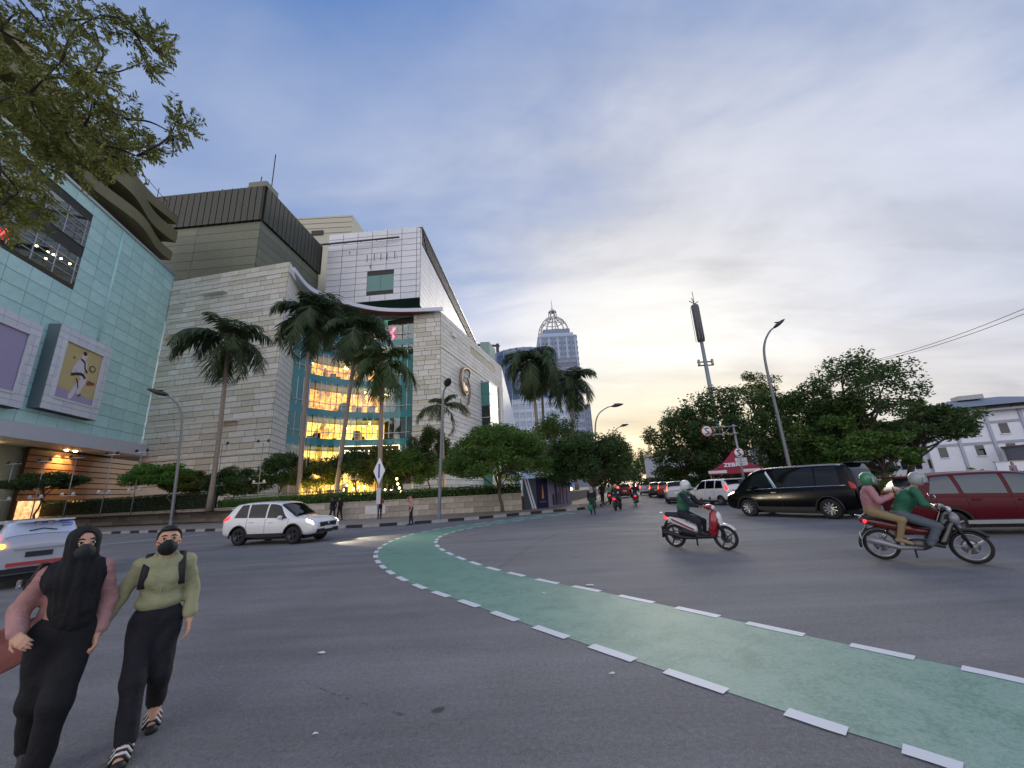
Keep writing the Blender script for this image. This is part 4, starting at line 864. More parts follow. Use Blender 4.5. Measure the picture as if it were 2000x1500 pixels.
def palm(label, base, crown, Rm, seed, nf=17, droop=1.0, r0=.24, dens=46, group='tall palms in front of the mall', lm=None):
    rng = np.random.default_rng(seed); T_ = thing('palm_tree', label, 'palm tree', base, group=group); b = np.array(base, float); c = np.array(crown, float) - b
    mb = MB(); k = 12; bend = rng.normal(size=2) * .008 * c[2]
    P = [np.array([c[0] * (i / k) ** 1.3 + bend[0] * math.sin(math.pi * i / k), c[1] * (i / k) + bend[1] * math.sin(math.pi * i / k), c[2] * i / k - .05 * (i == 0)]) for i in range(k + 1)]
    mb.tube(P, [r0 * (1.35 if i == 0 else 1.1 if i == 1 else 1 - .25 * i / k) for i in range(k + 1)], 10); mb.build('trunk', PALMB, T_)
    mb = MB(); mb.tube([c + (0, 0, -.9), c + (0, 0, -.2), c + (0, 0, .6)], [r0 * .8, r0 * .85, r0 * .3], 8); mb.build('crown_shaft', mat('crown_shaft_green', (92, 110, 66), .6, var=.2), T_)
    for f in range(nf):
        az = 2 * math.pi * (f * .382) + rng.normal() * .15; el = R(80) - (f / nf) * R(118) + rng.normal() * .2; Lf = Rm * rng.uniform(.92, 1.25) * (.8 if f < 3 else 1)
        h = np.array([math.cos(az), math.sin(az), 0]); p = c + np.array([0, 0, .3]); path = [p]; e = el; ns = 9
        for i in range(ns):
            p = p + (h * math.cos(e) + np.array([0, 0, math.sin(e)])) * Lf / ns; e -= droop * R(10.5) * (1 + .35 * i / ns); path.append(p)
        Q = spline(path, 4); V = []; F = []; side = np.cross(h, [0, 0, 1.0])
        nq = len(Q); tw = rng.normal() * .25
        for s_ in (-1, 1):
            m_ = dens
            for j in range(m_):
                t = .1 + .9 * j / m_; x = t * (nq - 1); i = min(int(x), nq - 2); o = Q[i] + (Q[i + 1] - Q[i]) * (x - i); tg = Q[i + 1] - Q[i]; tg /= np.linalg.norm(tg)
                ll = Lf * .30 * math.sin(math.pi * (.12 + .86 * t)) ** .6 * rng.uniform(.8, 1.15); up = np.cross(side, tg)
                d = side * s_ * .85 + tg * .55 + np.array([0, 0, -.35 - .35 * t]) + up * (rng.normal() * .25 + s_ * tw * .5); d /= np.linalg.norm(d)
                w = tg * ll * .06
                e2 = o + d * ll * .6; e3 = o + d * ll + np.array([0, 0, -.18 * ll]); q = len(V)
                V += [o - w * .6, o + w * .6, e2 + w, e2 - w, e3]; F += [(q, q + 1, q + 2, q + 3), (q + 3, q + 2, q + 4, q + 4)]
        mbf = MB(); mbf.tube(Q[::3], [.05 * (1 - .8 * i / len(Q[::3])) for i in range(len(Q[::3]))], 5, 1)
        bq = len(mbf.v); mbf.v += [tuple(x) for x in V]
        for q in F:
            q = q if q[2] != q[3] else q[:3]; mbf.f.append(tuple(bq + i for i in q)); mbf.m.append(0); mbf.sm.append(False)
        mbf.build('frond', [lm or LP, mat('rachis', (96, 100, 62), .6)], T_)
    return T_
def pp(label, bx, by, Y, cx, cy, Rp, seed, z0=TERZ, **kw):
    c = at(cx, cy, Y); b = at(bx, by, Y); return palm(label, (b[0], b[1], z0), c, Rp * Y / FPX * 1.02, seed, **kw)
pp('royal palm standing clear against the cream stone wall, leftmost of the palms', 412, 968, 40, 446, 668, 104, 1, nf=17, droop=1.05)
pp('tallest palm at the left edge of the glass atrium', 583, 965, 40, 607, 618, 100, 2, nf=19, droop=1.25)
pp('dense dark palm in front of the middle of the glass atrium', 655, 968, 41, 697, 655, 92, 3, nf=19, droop=1.25)
pp('shorter palm with a light green heart before the atrium sign', 742, 960, 38, 748, 718, 88, 4, nf=17, droop=1.2, lm=leafmat('palm_leaf_light', (44, 66, 40), (92, 110, 62), .25))
pp('slim young palm with few fronds beside the street lamp', 868, 962, 36, 865, 800, 58, 5, nf=9, droop=1.1, r0=.13)
pp('shaggy palm in front of the glass office tower', 1053, 900, 52, 1037, 712, 84, 6, nf=22, droop=1.45)
pp('half hidden palm with dark trunk close behind the shaggy palm', 1063, 900, 60, 1058, 735, 62, 7, nf=12, droop=1.5)
pp('palm nearest the evening glow, right of the shaggy palm', 1122, 900, 58, 1117, 752, 70, 8, nf=17, droop=1.3)
# clipped round street trees on the left pavement
g1 = gnd(982, 1004); ptree('street_tree', 'round clipped street tree standing by the planter wall', 982, 1004, float(g1[1]), 972, 896, 96, 60, 60000, .17, LG, 11, r0=.13, k=95, hollow=.6, lower=-.55, cr=(.22, .34), group='round clipped street trees', flat=.3)
ptree('street_tree', 'round clipped street tree above the blue hoarding', 1163, 996, 33.0, 1152, 907, 76, 56, 42000, .18, LD, 12, r0=.13, k=75, hollow=.6, lower=-.55, cr=(.22, .36), group='round clipped street trees')
ptree('street_tree', 'dark street tree behind the hoarding trees with a tapering top', 1093, 980, 42.0, 1092, 868, 52, 56, 8000, .24, LD, 13, k=34, r0=.14, group='trees along the far pavement')
for i, (x, y, Y, rx, rz_, lab) in enumerate(((1200, 905, 46, 38, 58, 'slender street tree catching the glow beside the curved lamps'), (1222, 915, 62, 26, 44, 'street tree at the far end of the left pavement'), (1180, 930, 40, 40, 36, 'low dark street tree over the scooter riders'))):
    ptree('street_tree', lab, x - 4, 985, Y, x, y, rx, rz_, 5500, .26, LD if i != 0 else LY, 20 + i, k=26, r0=.14, group='trees along the far pavement')
for i, (x, y, Y, rx, rz_) in enumerate(((1238, 925, 105, 16, 26), (1262, 905, 130, 16, 32), (1250, 915, 170, 18, 22))):
    ptree('far_tree', ('feathery far tree closing the view down the street', 'spindly far tree against the yellow sky', 'small hazy tree at the vanishing end of the street')[i], x, 950, Y, x, y, rx, rz_, 2600, .42, LD, 30 + i, k=20, r0=.2, group='trees at the end of the street')
# garden on the terrace
GD = 'garden trees on the mall terrace'
for i, (bx, Y, cx, cy, rx, rz_, lm_, lab) in enumerate((
        (78, 41, 88, 944, 46, 15, LD, 'flat topped little tree in front of the grey undercroft wall'),
        (345, 42, 318, 932, 46, 22, LB, 'leaning bright green tree before the brown slatted wall'),
        (376, 43, 372, 948, 34, 20, LY, 'yellowish shrub tree left of the tallest leftmost palm'),
        (456, 43, 458, 946, 44, 26, LD, 'dark shrub tree right of the leftmost palm trunk'),
        (548, 44, 548, 925, 38, 34, LD, 'dark round tree at the foot of the atrium, left side'),
        (622, 42, 620, 930, 38, 26, LY, 'tree with uplit golden trunk under the atrium'),
        (700, 43, 690, 912, 42, 34, LD, 'dark tree below the lit shop sign'),
        (742, 42, 745, 915, 40, 38, LY, 'olive green tree behind the diamond sign'),
        (800, 42, 795, 918, 44, 34, LG, 'green bushy tree before the stone pier'),
        (838, 43, 838, 888, 34, 44, LD, 'tall dark bushy tree beside the slim palm'))):
    ptree('garden_tree', lab, bx, 970, Y, cx, cy, rx * 1.12, rz_ * 1.12, 15000, .22, lm_, 40 + i, z0=TERZ, k=36, r0=.1, group=GD, lower=-.6)
# hedge along the top of the planter wall: real leaves over a dark core
def hedge(name, label, P, w, z0, h, n, leaf, lm, seed, off=.5):
    rng = np.random.default_rng(seed); P = np.array(P); H = thing(name, label, 'hedge', (*P[0], z0)); mb = MB()
    s_ = np.r_[0, np.cumsum(np.hypot(*np.diff(P, axis=0).T))]
    for a, b in zip(P, P[1:]): vwall(mb, a + np.array([0, off - w / 2 + .12]), b + np.array([0, off - w / 2 + .12]), z0, z0 + h - .12, w - .24)
    mb.build('woody_core', mat('hedge_core', (26, 34, 22), .9), H, world=True)
    q = rng.random(n) * s_[-1]; x = np.interp(q, s_, P[:, 0]); y = np.interp(q, s_, P[:, 1]) + off + (rng.random(n) - .5) * w; z = z0 + h * rng.random(n) ** .7
    fr = rng.random(n) < .55; y[fr] = np.interp(q, s_, P[:, 1])[fr] + off - w / 2 + rng.normal(size=fr.sum()) * .06; z[~fr] = z0 + h + rng.normal(size=(~fr).sum()) * .06
    C = np.c_[x, y, z] - np.array([*P[0], z0]); V, F = leaves(C, np.full((n, 3), .05), n, leaf, rng, 1.0)
    link('foliage', fastmesh('foliage', V, F, [lm]), H)
hedge('hedge', 'long clipped dark hedge on top of the planter wall at far left', [WLS[0], WLS[1], WLS[2], WLS[3]], 1.2, TERZ + .1, 1.75, 26000, .14, LD, 61)
hedge('hedge', 'low loose hedge on the planter wall below the palms', [WLS[3] + (1, 0), WLS[4], WLS[5], WLS[6], WLS[7]], 1.0, TERZ + .15, .75, 20000, .12, LG, 62)
# big shade trees across the junction
BG = 'big shade trees across the junction'
for i, (bx, Y, cx, cy, rx, rz_, n, lm_, k, lab) in enumerate((
        (1330, 48, 1335, 872, 64, 82, 15000, LD, 50, 'big shade tree at the street corner next to the glow'),
        (1425, 44, 1415, 850, 80, 90, 17000, LD, 55, 'broad dark shade tree in front of the telecom mast'),
        (1480, 52, 1478, 775, 52, 46, 5000, LY, 30, 'thin topped tree rising behind the shade trees'),
        (1535, 40, 1530, 845, 84, 88, 17000, LD, 55, 'dark shade tree behind the no turn signs'),
        (1625, 38, 1618, 850, 84, 80, 15000, LG, 50, 'green shade tree beside the tall street lamp'),
        (1690, 36, 1672, 775, 96, 78, 9500, LD, 46, 'tall open crowned tree with sky showing through'),
        (1765, 36, 1785, 838, 84, 50, 10500, LD, 42, 'spreading tree reaching over the white building'),
        (1725, 33, 1712, 880, 70, 40, 8500, LG, 36, 'low leafy tree right behind the black van'))):
    ptree('shade_tree', lab, bx, 925, Y, cx, cy, rx, rz_, n, .30, lm_, 70 + i, k=k, r0=.28, group=BG, hollow=.35, lower=-.75, cr=(.2, .38), bark=BARKD, nb=22)
# planted bed behind the cars on the right
def bedplants(p0, p1, n, label, seed):
    rng = np.random.default_rng(seed); B_ = thing('planted_bed', label, 'plant bed', (*p0, .14)); P = np.array([p0, p1]); C = []
    C = np.c_[np.interp(rng.random(n), [0, 1], [0, p1[0] - p0[0]]), np.zeros(n), np.zeros(n)]; t = C[:, 0] / (p1[0] - p0[0]); C[:, 1] = t * (p1[1] - p0[1]) + rng.normal(size=n) * .7; C[:, 2] = rng.random(n) * (.7 + .5 * np.sin(t * 23 + seed))
    V, F = leaves(C, np.full((n, 3), .3), n, .3, rng, 1.3, aspect=.35); link('foliage', fastmesh('foliage', V, F, [LY]), B_)
    mb = MB()
    for j in range(24): x = rng.random(); c = np.array(p1) * x - np.array(p0) * x; mb.tube([(c[0], c[1], 0), (c[0] + .05, c[1], .7)], .03, 5)
    mb.build('stems', BARKD, B_)
bedplants(np.array([19.4, 20.5]), np.array([21.5, 9.5]), 9000, 'straggly green planting behind the black van and red car', 91)
bedplants(np.array([20.2, 40.0]), np.array([19.6, 21.5]), 7000, 'low green verge under the shade trees', 92)
# ---- overhanging feathery tree at top left, trunk outside the frame
FT = thing('feathery_tree', 'feathery leaved tree overhanging the top left corner', 'tree', (-11.5, 3.2, 0)); rng = np.random.default_rng(5); fb = np.array([-11.5, 3.2, 0]); fork = np.array([-10.2, 4.4, 5.2])
mb = MB(); mb.tube([(0, 0, -.05), (.3, .2, 2), (.7, .7, 4), tuple(fork - fb)], [.3, .24, .2, .16], 10); mb.build('trunk', BARK, FT)
CL = [(0, 60, 70), (60, 25, 60), (140, 40, 60), (195, 30, 34), (235, 45, 40), (262, 60, 30), (290, 85, 26), (318, 98, 18), (120, 120, 60), (60, 180, 95), (-40, 230, 110), (150, 150, 55), (185, 140, 36), (100, 260, 90), (165, 245, 60), (200, 165, 24), (232, 205, 24), (245, 232, 34), (262, 262, 30), (285, 285, 22), (268, 305, 22), (345, 238, 17), (362, 246, 12), (205, 285, 45), (150, 320, 52), (60, 330, 50), (0, 330, 60), (20, 385, 42), (60, 400, 30), (22, 430, 26), (280, 122, 14), (290, 132, 10), (-60, 120, 110), (215, 310, 24), (228, 285, 26), (340, 262, 8), (90, 200, 80), (30, 270, 80), (180, 200, 45), (-30, 400, 60), (110, 70, 70), (300, 60, 12)]
V = []; F = []; Cw = []
br = MB()
for (x, y, r) in sorted(CL, key=lambda q: math.hypot(q[0] + 250, q[1] - 300)):
    dY = rng.uniform(5.2, 6.6); c = at(x, y, dY); rm = r * np.linalg.norm(c - (0, 0, CAMH)) / math.hypot(FPX, math.hypot(x - 1000, y - 750)); Cw.append((c, rm))
    s_ = fork if len(Cw) < 2 else min([fork] + [q[0] for q in Cw[:-1]], key=lambda q: np.linalg.norm(q - c) + .25 * np.linalg.norm(q - fork))
    mid = (s_ + c) / 2 + rng.normal(size=3) * .1 * np.linalg.norm(c - s_); Q = spline([s_ - fb, mid - fb, c - fb], 4); br.tube(Q, [.022 * (1 - .8 * i / (len(Q) - 1)) + .004 for i in range(len(Q))], 5)
    nt_ = int(8 + 27 * min((r / 60) ** 2, 2.2))
    for j in range(nt_):     # twigs with paired narrow leaflets
        d = rng.normal(size=3); d /= np.linalg.norm(d); o = c + d * rm * rng.random() ** .5 * .75; tdir = d * .6 + rng.normal(size=3) * .35 + np.array([.35, 0, -.2]); tdir /= np.linalg.norm(tdir); Lt = rng.uniform(.22, .42)
        br.tube([o - fb, o + tdir * Lt - fb], [.004, .002], 3, cap=False)
        sd1 = np.cross(tdir, rng.normal(size=3)); sd1 /= np.linalg.norm(sd1)
        for q in range(11):
            for s__ in (-1, 1):
                b0 = o + tdir * Lt * (q + .5) / 11; dd = sd1 * s__ * .8 + tdir * .5 + np.array([0, 0, -.35]) + rng.normal(size=3) * .18; dd /= np.linalg.norm(dd); ll = rng.uniform(.07, .12); w = np.cross(dd, rng.normal(size=3)); w *= ll * .17 / np.linalg.norm(w)
                k = len(V); V += [b0, b0 + dd * ll * .5 + w, b0 + dd * ll, b0 + dd * ll * .5 - w]; F.append((k, k + 1, k + 2, k + 3))
br.build('branches', BARKD, FT)
V = np.array(V) - fb; link('crown', fastmesh('crown', V, np.array(F), [leafmat('feather_leaf', (78, 88, 36), (134, 138, 70), .45)]), FT)
# ================================================================== BACKGROUND BUILDINGS AND STREET FURNITURE
GALV = mat('galvanised_steel', (150, 152, 156), .45, .5, var=.08); POLE = mat('lamp_post_grey', (120, 124, 128), .5, .4, var=.1)
# ---- planter wall of pale slabs
PW = thing('planter_wall', 'long low pale stone planter wall along the pavement', 'wall', (*WLS[5], .14))
SL = [mat('slab_%d' % i, c, .8, var=.18, scale=2.5, var2=.12, scale2=.6, bump=.15, bscale=15) for i, c in enumerate(((172, 162, 148), (162, 153, 140), (182, 173, 160), (154, 146, 134)))]
zW = 1.42
for a_, b_ in zip(WLS, WLS[1:]):
    d_ = unit(b_ - a_); n_ = np.array([d_[1], -d_[0]]); l_ = float(np.hypot(*(b_ - a_)))
    vwall(MB(), a_ - n_ * .05, b_ - n_ * .05, .1, zW - .02, .3).build('core', JOINT, PW, world=True)
    clad(PW, a_, d_, l_, .14, zW - .08, 1.5, .42, SL, gap=.02, th=.05, name='slab', budget=90)
    vwall(MB(), a_ + n_ * .1, b_ + n_ * .1, zW - .08, zW, .42).build('coping', SL[0], PW, world=True)
MB().box((*((WLS[5] * .62 + WLS[6] * .38) + np.array([0, -.09])), .75), (1.5, .02, .62), math.atan2(*(WLS[6] - WLS[5])[::-1])).build('whitewashed_patch', mat('whitewash', (206, 206, 206), .8, var=.1), PW, world=True)
# ---- green bar fence behind the low hedge
fn = thing('bar_fence', 'green thin bar fence above the planter wall by the white car', 'fence', (*WLS[3], TERZ)); fp = [WLS[3] + np.array([.6, 1.4]), WLS[4] + np.array([0, 1.4]), WLS[5] + np.array([0, 1.4])]
FG = mat('fence_green', (58, 92, 84), .5, var=.1); bm_ = MB().box((0, 0, .65), (.035, .035, 1.3)).mesh('bar', FG)
for a_, b_ in zip(fp, fp[1:]):
    l_ = float(np.hypot(*(b_ - a_)))
    for z in (.15, 1.2): MB().bar((*a_, TERZ + z), (*b_, TERZ + z), .05).build('rail', FG, fn, world=True)
    for k in range(int(l_ / .22)):
        c = a_ + (b_ - a_) * (k * .22 / l_); link('bar', bm_, fn, (c[0], c[1], TERZ), 0, True)
# ---- towers behind the mall
def winmat(name, wall, win, sx, sz, frac=.62):
    m = bpy.data.materials.new(name); m.use_nodes = True; t = m.node_tree; b = t.nodes['Principled BSDF']; tcn = N(t, 'ShaderNodeTexCoord')
    bk = N(t, 'ShaderNodeTexBrick', offset=0, i={'Scale': 1.0, 'Mortar Size': .22 * sz, 'Brick Width': sx, 'Row Height': sz, 'Color1': (*lin(win), 1), 'Color2': (*[x * .7 for x in lin(win)], 1), 'Mortar': (*lin(wall), 1)})
    mp_ = N(t, 'ShaderNodeMapping'); L(t, tcn.outputs['Object'], mp_.inputs[0]); mp_.inputs['Rotation'].default_value = (R(90), 0, 0); L(t, mp_.outputs[0], bk.inputs['Vector']); L(t, bk.outputs[0], b.inputs['Base Color']); b.inputs['Roughness'].default_value = .3
    return m
TG = mat('tower_glass_blue', (150, 176, 208), .12, var=.06, spec=.8); TGD = mat('tower_glass_dark', (98, 122, 154), .12, var=.08, spec=.8); TWW = mat('tower_white', (172, 184, 204), .6, var=.05); TMU = mat('tower_mullion', (206, 214, 224), .4, var=.03)
def tower(name, label, x0, x1, ytop, Y, wall, band, fl=3.6, depth=24, curve=0, mull=0, top=None, winw=None):
    a_, b_ = at(x0, ytop, Y), at(x1, ytop, Y); zt = float((a_[2] + b_[2]) / 2); n = 10 if curve else 1; fr = [(a_[:2] + (b_[:2] - a_[:2]) * i / n + np.array([0, -curve * 4 * (i / n) * (1 - i / n)])) for i in range(n + 1)]
    T_ = thing(name, label, 'tower', (float((a_[0] + b_[0]) / 2), Y, 0)); poly = [tuple(p) for p in fr] + [tuple(b_[:2] + np.array([0, depth])), tuple(a_[:2] + np.array([0, depth]))]
    MB().prism(poly, 0, zt).build('shaft', wall, T_, world=True)
    z = zt - fl * .4; k = 0
    while z > 18 and k < 60:
        q = MB()
        for p, r in zip(fr, fr[1:]): vwall(q, p + np.array([0, -.25]), r + np.array([0, -.25]), z - fl * .2, z + fl * .2, .3)
        if not curve:
            s_ = np.array([b_[0], b_[1]]); q.prism([(s_[0], s_[1]), (s_[0] + .25, s_[1]), (s_[0] + .25, s_[1] + depth), (s_[0], s_[1] + depth)], z - fl * .2, z + fl * .2)
        q.build('floor_band', band, T_, world=True); z -= fl; k += 1
    if mull:
        for p in [fr[0] + (fr[-1] - fr[0]) * i / mull for i in range(mull + 1)] if not curve else fr: MB().box((p[0], p[1] - .3, zt / 2 + 8), (.4, .5, zt - 16)).build('mullion', band, T_, world=True)
    return T_, zt, a_, b_
tower('glass_office_block', 'curved dark glass office block behind the street wing', 958, 1086, 690, 165, TGD, TGD, 4.2, 40, 8, 1)
tower('glass_office_block', 'pale blue glass block behind the palms, under the curved block', 1000, 1112, 778, 150, TG, TMU, 3.4, 20, 0, 9)
tower('grey_mid_tower', 'grey blue slab tower in front of the domed tower', 1074, 1126, 700, 205, mat('mid_tower_grey', (112, 124, 146), .5, var=.08), mat('mid_tower_band', (140, 148, 162), .5), 4.2, 30, 0, 4)
tower('grey_mid_tower', 'low grey tower stepping down behind the palm nearest the glow', 1096, 1137, 770, 190, mat('mid_tower_grey2', (150, 152, 168), .5), TWW, 4.0, 20, 0, 3)
tower('white_slab_tower', 'slim white apartment slab right of the domed tower', 1128, 1152, 790, 240, TWW, TGD, 3.6, 30, 0, 5)
D_, zt, a_, b_ = tower('domed_tower', 'tall apartment tower crowned by an open lattice dome and spire', 1050, 1126, 655, 250, TWW, TGD, 3.9, 34, 0, 0)
wd = float(b_[0] - a_[0]); cx_ = float((a_[0] + b_[0]) / 2); cy_ = 250 + 16.0
for k in range(9):   # balcony stacks and window bays
    x = a_[0] + wd * (k + .5) / 9; MB().box((x, 249.4, zt / 2), (wd / 22, 1.2, zt - 4)).build('window_bay', TGD if k % 2 else TWW, D_, world=True)
for i, s_ in enumerate((.86, .7)): MB().prism([(cx_ - wd * s_ / 2, 252), (cx_ + wd * s_ / 2, 252), (cx_ + wd * s_ / 2, 280), (cx_ - wd * s_ / 2, 280)], zt + i * 2.5, zt + 2.5 + i * 3.0).build('crown_step', TGD if i else TWW, D_, world=True)
rd = wd * .43; zd = zt + 5; hd = float(at(1084, 620, 266)[2]) - zd; LATT = mat('lattice_steel', (196, 196, 190), .5, var=.05)
for k in range(12):
    az = 2 * math.pi * k / 12; P = [(cx_ + rd * math.cos(az) * math.cos(t), cy_ + rd * math.sin(az) * math.cos(t), zd + hd * math.sin(t)) for t in (R(x) for x in range(0, 85, 12))]; MB().tube(P, .42, 5).build('dome_rib', LATT, D_, world=True)
for t in (R(6), R(28), R(48), R(65)):
    P = [(cx_ + rd * math.cos(t) * math.cos(a), cy_ + rd * math.cos(t) * math.sin(a), zd + hd * math.sin(t)) for a in (2 * math.pi * i / 20 for i in range(21))]; MB().tube(P, .3, 5).build('dome_ring', LATT, D_, world=True)
for k in range(6): az = 2 * math.pi * k / 6; MB().tube([(cx_ + 3 * math.cos(az), cy_ + 3 * math.sin(az), zd + hd * .95), (cx_ + 2.6 * math.cos(az), cy_ + 2.6 * math.sin(az), zd + hd + 4.5)], .35, 5).build('lantern_post', LATT, D_, world=True)
MB().lathe([(3.0, zd + hd + 4.2), (2.6, zd + hd + 4.9), (1.0, zd + hd + 6.2), (.35, zd + hd + 7.5), (.15, zd + hd + 14)], (cx_, cy_, 0), 12).build('spire', LATT, D_, world=True)
rc = at(985, 686, 165); MB().bar((rc[0] - 3, 166, rc[2] - 1), (rc[0] - 3, 166, rc[2] + 6), 1.2).build('crane_post', DKMET, empty('rooftop_crane')) if False else None
CRN = thing('rooftop_crane', 'small maintenance crane on the curved glass block roof', 'crane', (rc[0] - 3, 166, rc[2] - 2))
MB().bar((0, 0, 0), (0, 0, 6), 1.3).build('post', DKMET, CRN); MB().bar((1, 0, 5), (-9, 0, 6), .8).build('jib', DKMET, CRN)
# ---- white building across the junction and houses behind the shade trees
WBm = mat('white_render', (224, 228, 238), .7, var=.06, scale=.5); RFm = mat('grey_blue_roof', (120, 130, 146), .7, var=.15, scale=1.5)
wa, wb_ = at(1822, 905, 62), at(2120, 880, 56); dW2 = unit(wb_ - wa); nW2 = np.array([dW2[1], -dW2[0]]); lw2 = float(np.hypot(*(wb_ - wa)[:2])); zt = float(at(1860, 812, 61)[2]); rz2 = math.atan2(dW2[1], dW2[0])
HB = thing('white_building', 'white three storey building with hipped grey roof beyond the red car', 'building', (*wa[:2], .1), rz2)
MB().box((lw2 / 2, 6, zt / 2), (lw2, 12, zt)).build('wall', WBm, HB)
MB().box((lw2 / 2, 5.8, zt + .15), (lw2 + 1.6, 13.6, .3)).build('eaves', mat('eaves_grey', (150, 150, 150), .7), HB)
rfm = MB(); rfm.add([(3, -.6, zt + .9), (lw2 + 2, -.6, zt + .9), (lw2 + 2, 12.6, zt + .9), (3, 12.6, zt + .9), (7, 6, zt + 2.8), (lw2 - 3, 6, zt + 2.8)], [(0, 1, 5, 4), (1, 2, 5), (2, 3, 4, 5), (3, 0, 4)]); rfm.build('roof', RFm, HB)
MB().box((lw2 / 2 + 2, 6, zt + .6), (lw2 - 4, 11, .6)).build('attic', mat('attic_dark', (90, 88, 90), .7, var=.2), HB)
for k in range(6): MB().box((5 + k * 3.6, .45, zt + .6), (2.2, .2, .5)).build('attic_window', DKMET, HB)
MB().box((lw2 * .55, 5, zt + 2.9), (3, 2, .7)).build('roof_tank', mat('tank_grey', (170, 172, 176), .6), HB)
for fz in (.30, .62):
    MB().box((lw2 / 2, -.06, zt * (fz + .21)), (lw2, .14, .35)).build('floor_line', mat('floor_line_blue', (160, 168, 186), .7), HB)
    for k, x in enumerate((1.6, 5.8, 9.2, 14.0, 17.6, 21.5)):
        w_ = MB().box((x, -.02, zt * fz + .9), (.95, .12, 1.5)).build('window', GLD, HB); MB().box((x, -.09, zt * fz + .08), (1.2, .16, .12)).build('sill', WBm, w_)
for x in (3.8, 7.6, 11.4, 16): MB().box((x, -.1, zt / 2), (.35, .22, zt)).build('pilaster', mat('pilaster_blue', (170, 178, 194), .7), HB)
MB().box((lw2 * .62, -2.4, zt * .42), (4.2, 4.8, .2)).build('porch_roof', mat('porch_brown', (110, 100, 94), .7), HB); MB().box((lw2 * .62, -2.2, zt * .2), (3.8, 4.2, zt * .42)).build('porch', mat('porch_grey', (122, 124, 132), .7), HB)
hw = thing('boundary_wall', 'white boundary wall in front of the white building', 'wall', (*(wa[:2] + nW2 * 9), .1), rz2); MB().box((lw2 / 2 + 2, 0, .9), (lw2, .25, 1.8)).build('wall_panel', WBm, hw); MB().box((lw2 / 2 + 2, 0, 1.85), (lw2 + .1, .4, .12)).build('coping', SL[2], hw)
def house(label, x, y, Y, w, d, zt, m_, seed):
    c = at(x, y, Y); Hh = thing('house', label, 'house', (c[0], c[1], 0), .1 * seed); MB().box((0, d / 2, zt / 2), (w, d, zt)).build('wall', m_, Hh)
    r = MB(); r.add([(-w / 2 - .4, -.4, zt), (w / 2 + .4, -.4, zt), (w / 2 + .4, d + .4, zt), (-w / 2 - .4, d + .4, zt), (-w / 4, d / 2, zt + 2), (w / 4, d / 2, zt + 2)], [(0, 1, 5, 4), (1, 2, 5), (2, 3, 4, 5), (3, 0, 4), (3, 2, 1, 0)]); r.build('roof', mat('tile_roof', (128, 84, 66), .8, var=.2), Hh)
    for k in range(4):
        for f in (.25, .65): MB().box((-w / 2 + w * (k + .5) / 4, -.05, zt * f + .6), (1.1, .12, 1.3)).build('window', GLD, Hh)
house('pale house with tiled roof hidden behind the shade trees', 1400, 930, 80, 20, 10, 7, WBm, 1); house('grey house behind the open crowned tree', 1650, 915, 66, 18, 10, 8, mat('house_grey', (150, 152, 160), .7), -1); house('low house between shade trees and white building', 1780, 910, 62, 10, 8, 6.5, mat('house_white2', (190, 194, 204), .7), 1.5)
for i, (x, y, Y, rx, rz_, lab) in enumerate(((1330, 930, 50, 60, 24, 'dark understorey bush at the street corner'), (1400, 925, 56, 60, 26, 'dark understorey bush behind the red tent'), (1560, 915, 46, 70, 26, 'dark understorey bush below the tall lamp'), (1668, 905, 44, 60, 26, 'dark understorey bush left of the white building'))):
    ptree('bush', lab, x, 945, Y, x, y, rx, rz_, 9000, .28, LD, 130 + i, k=34, r0=.06, cat='bush', group='understorey bushes across the junction', lower=-.9, hollow=.3)
# ---- telecom mast
mb_ = at(1395, 800, 62); mt_ = at(1352, 598, 62); MS = thing('telecom_mast', 'tall slim telecom mast with antenna shroud above the shade trees', 'mast', (mb_[0], 62, .1)); zt = float(mt_[2]); zs = float(at(1371, 668, 62)[2])
MB().tube([(0, 0, 0), (0, 0, zs)], [.42, .28], 12).build('pole', mat('mast_grey', (140, 146, 152), .5, .2), MS)
MB().lathe([(.1, zs - .1), (.56, zs), (.56, zt), (.3, zt + .2), (.05, zt + .3)], n=14).build('antenna_shroud', mat('shroud_dark', (92, 92, 96), .6, var=.1), MS)
for k in range(8): az = 2 * math.pi * k / 8; MB().box((.58 * math.cos(az), .58 * math.sin(az), (zs + zt) / 2), (.1, .1, zt - zs - .6), az).build('antenna_panel', mat('panel_grey', (120, 120, 124), .6), MS)
MB().tube([(0, 0, zt), (0, 0, zt + 2.6)], .05, 6).build('lightning_rod', DKMET, MS)
for (dx, h) in ((-.8, .9), (.7, .7), (-.3, 1.4)): MB().tube([(0, 0, zt + .3), (dx, 0, zt + h)], .07, 6).build('bracket', DKMET, MS)
MB().tube([(-.9, 0, zs - .2), (-.9, 0, zt - 1), (-.6, 0, zt)], .04, 5).build('ladder_rail', GALV, MS)
for z in (zs - 3.6, zs - 4.2): MB().box((0, 0, z), (2.6, .3, .14)).build('cross_arm', DKMET, MS)
for dx in (-1.1, 1.1): MB().box((dx, -.1, zs - 3.7), (.3, .3, 1.0)).build('radio_unit', GALV, MS)
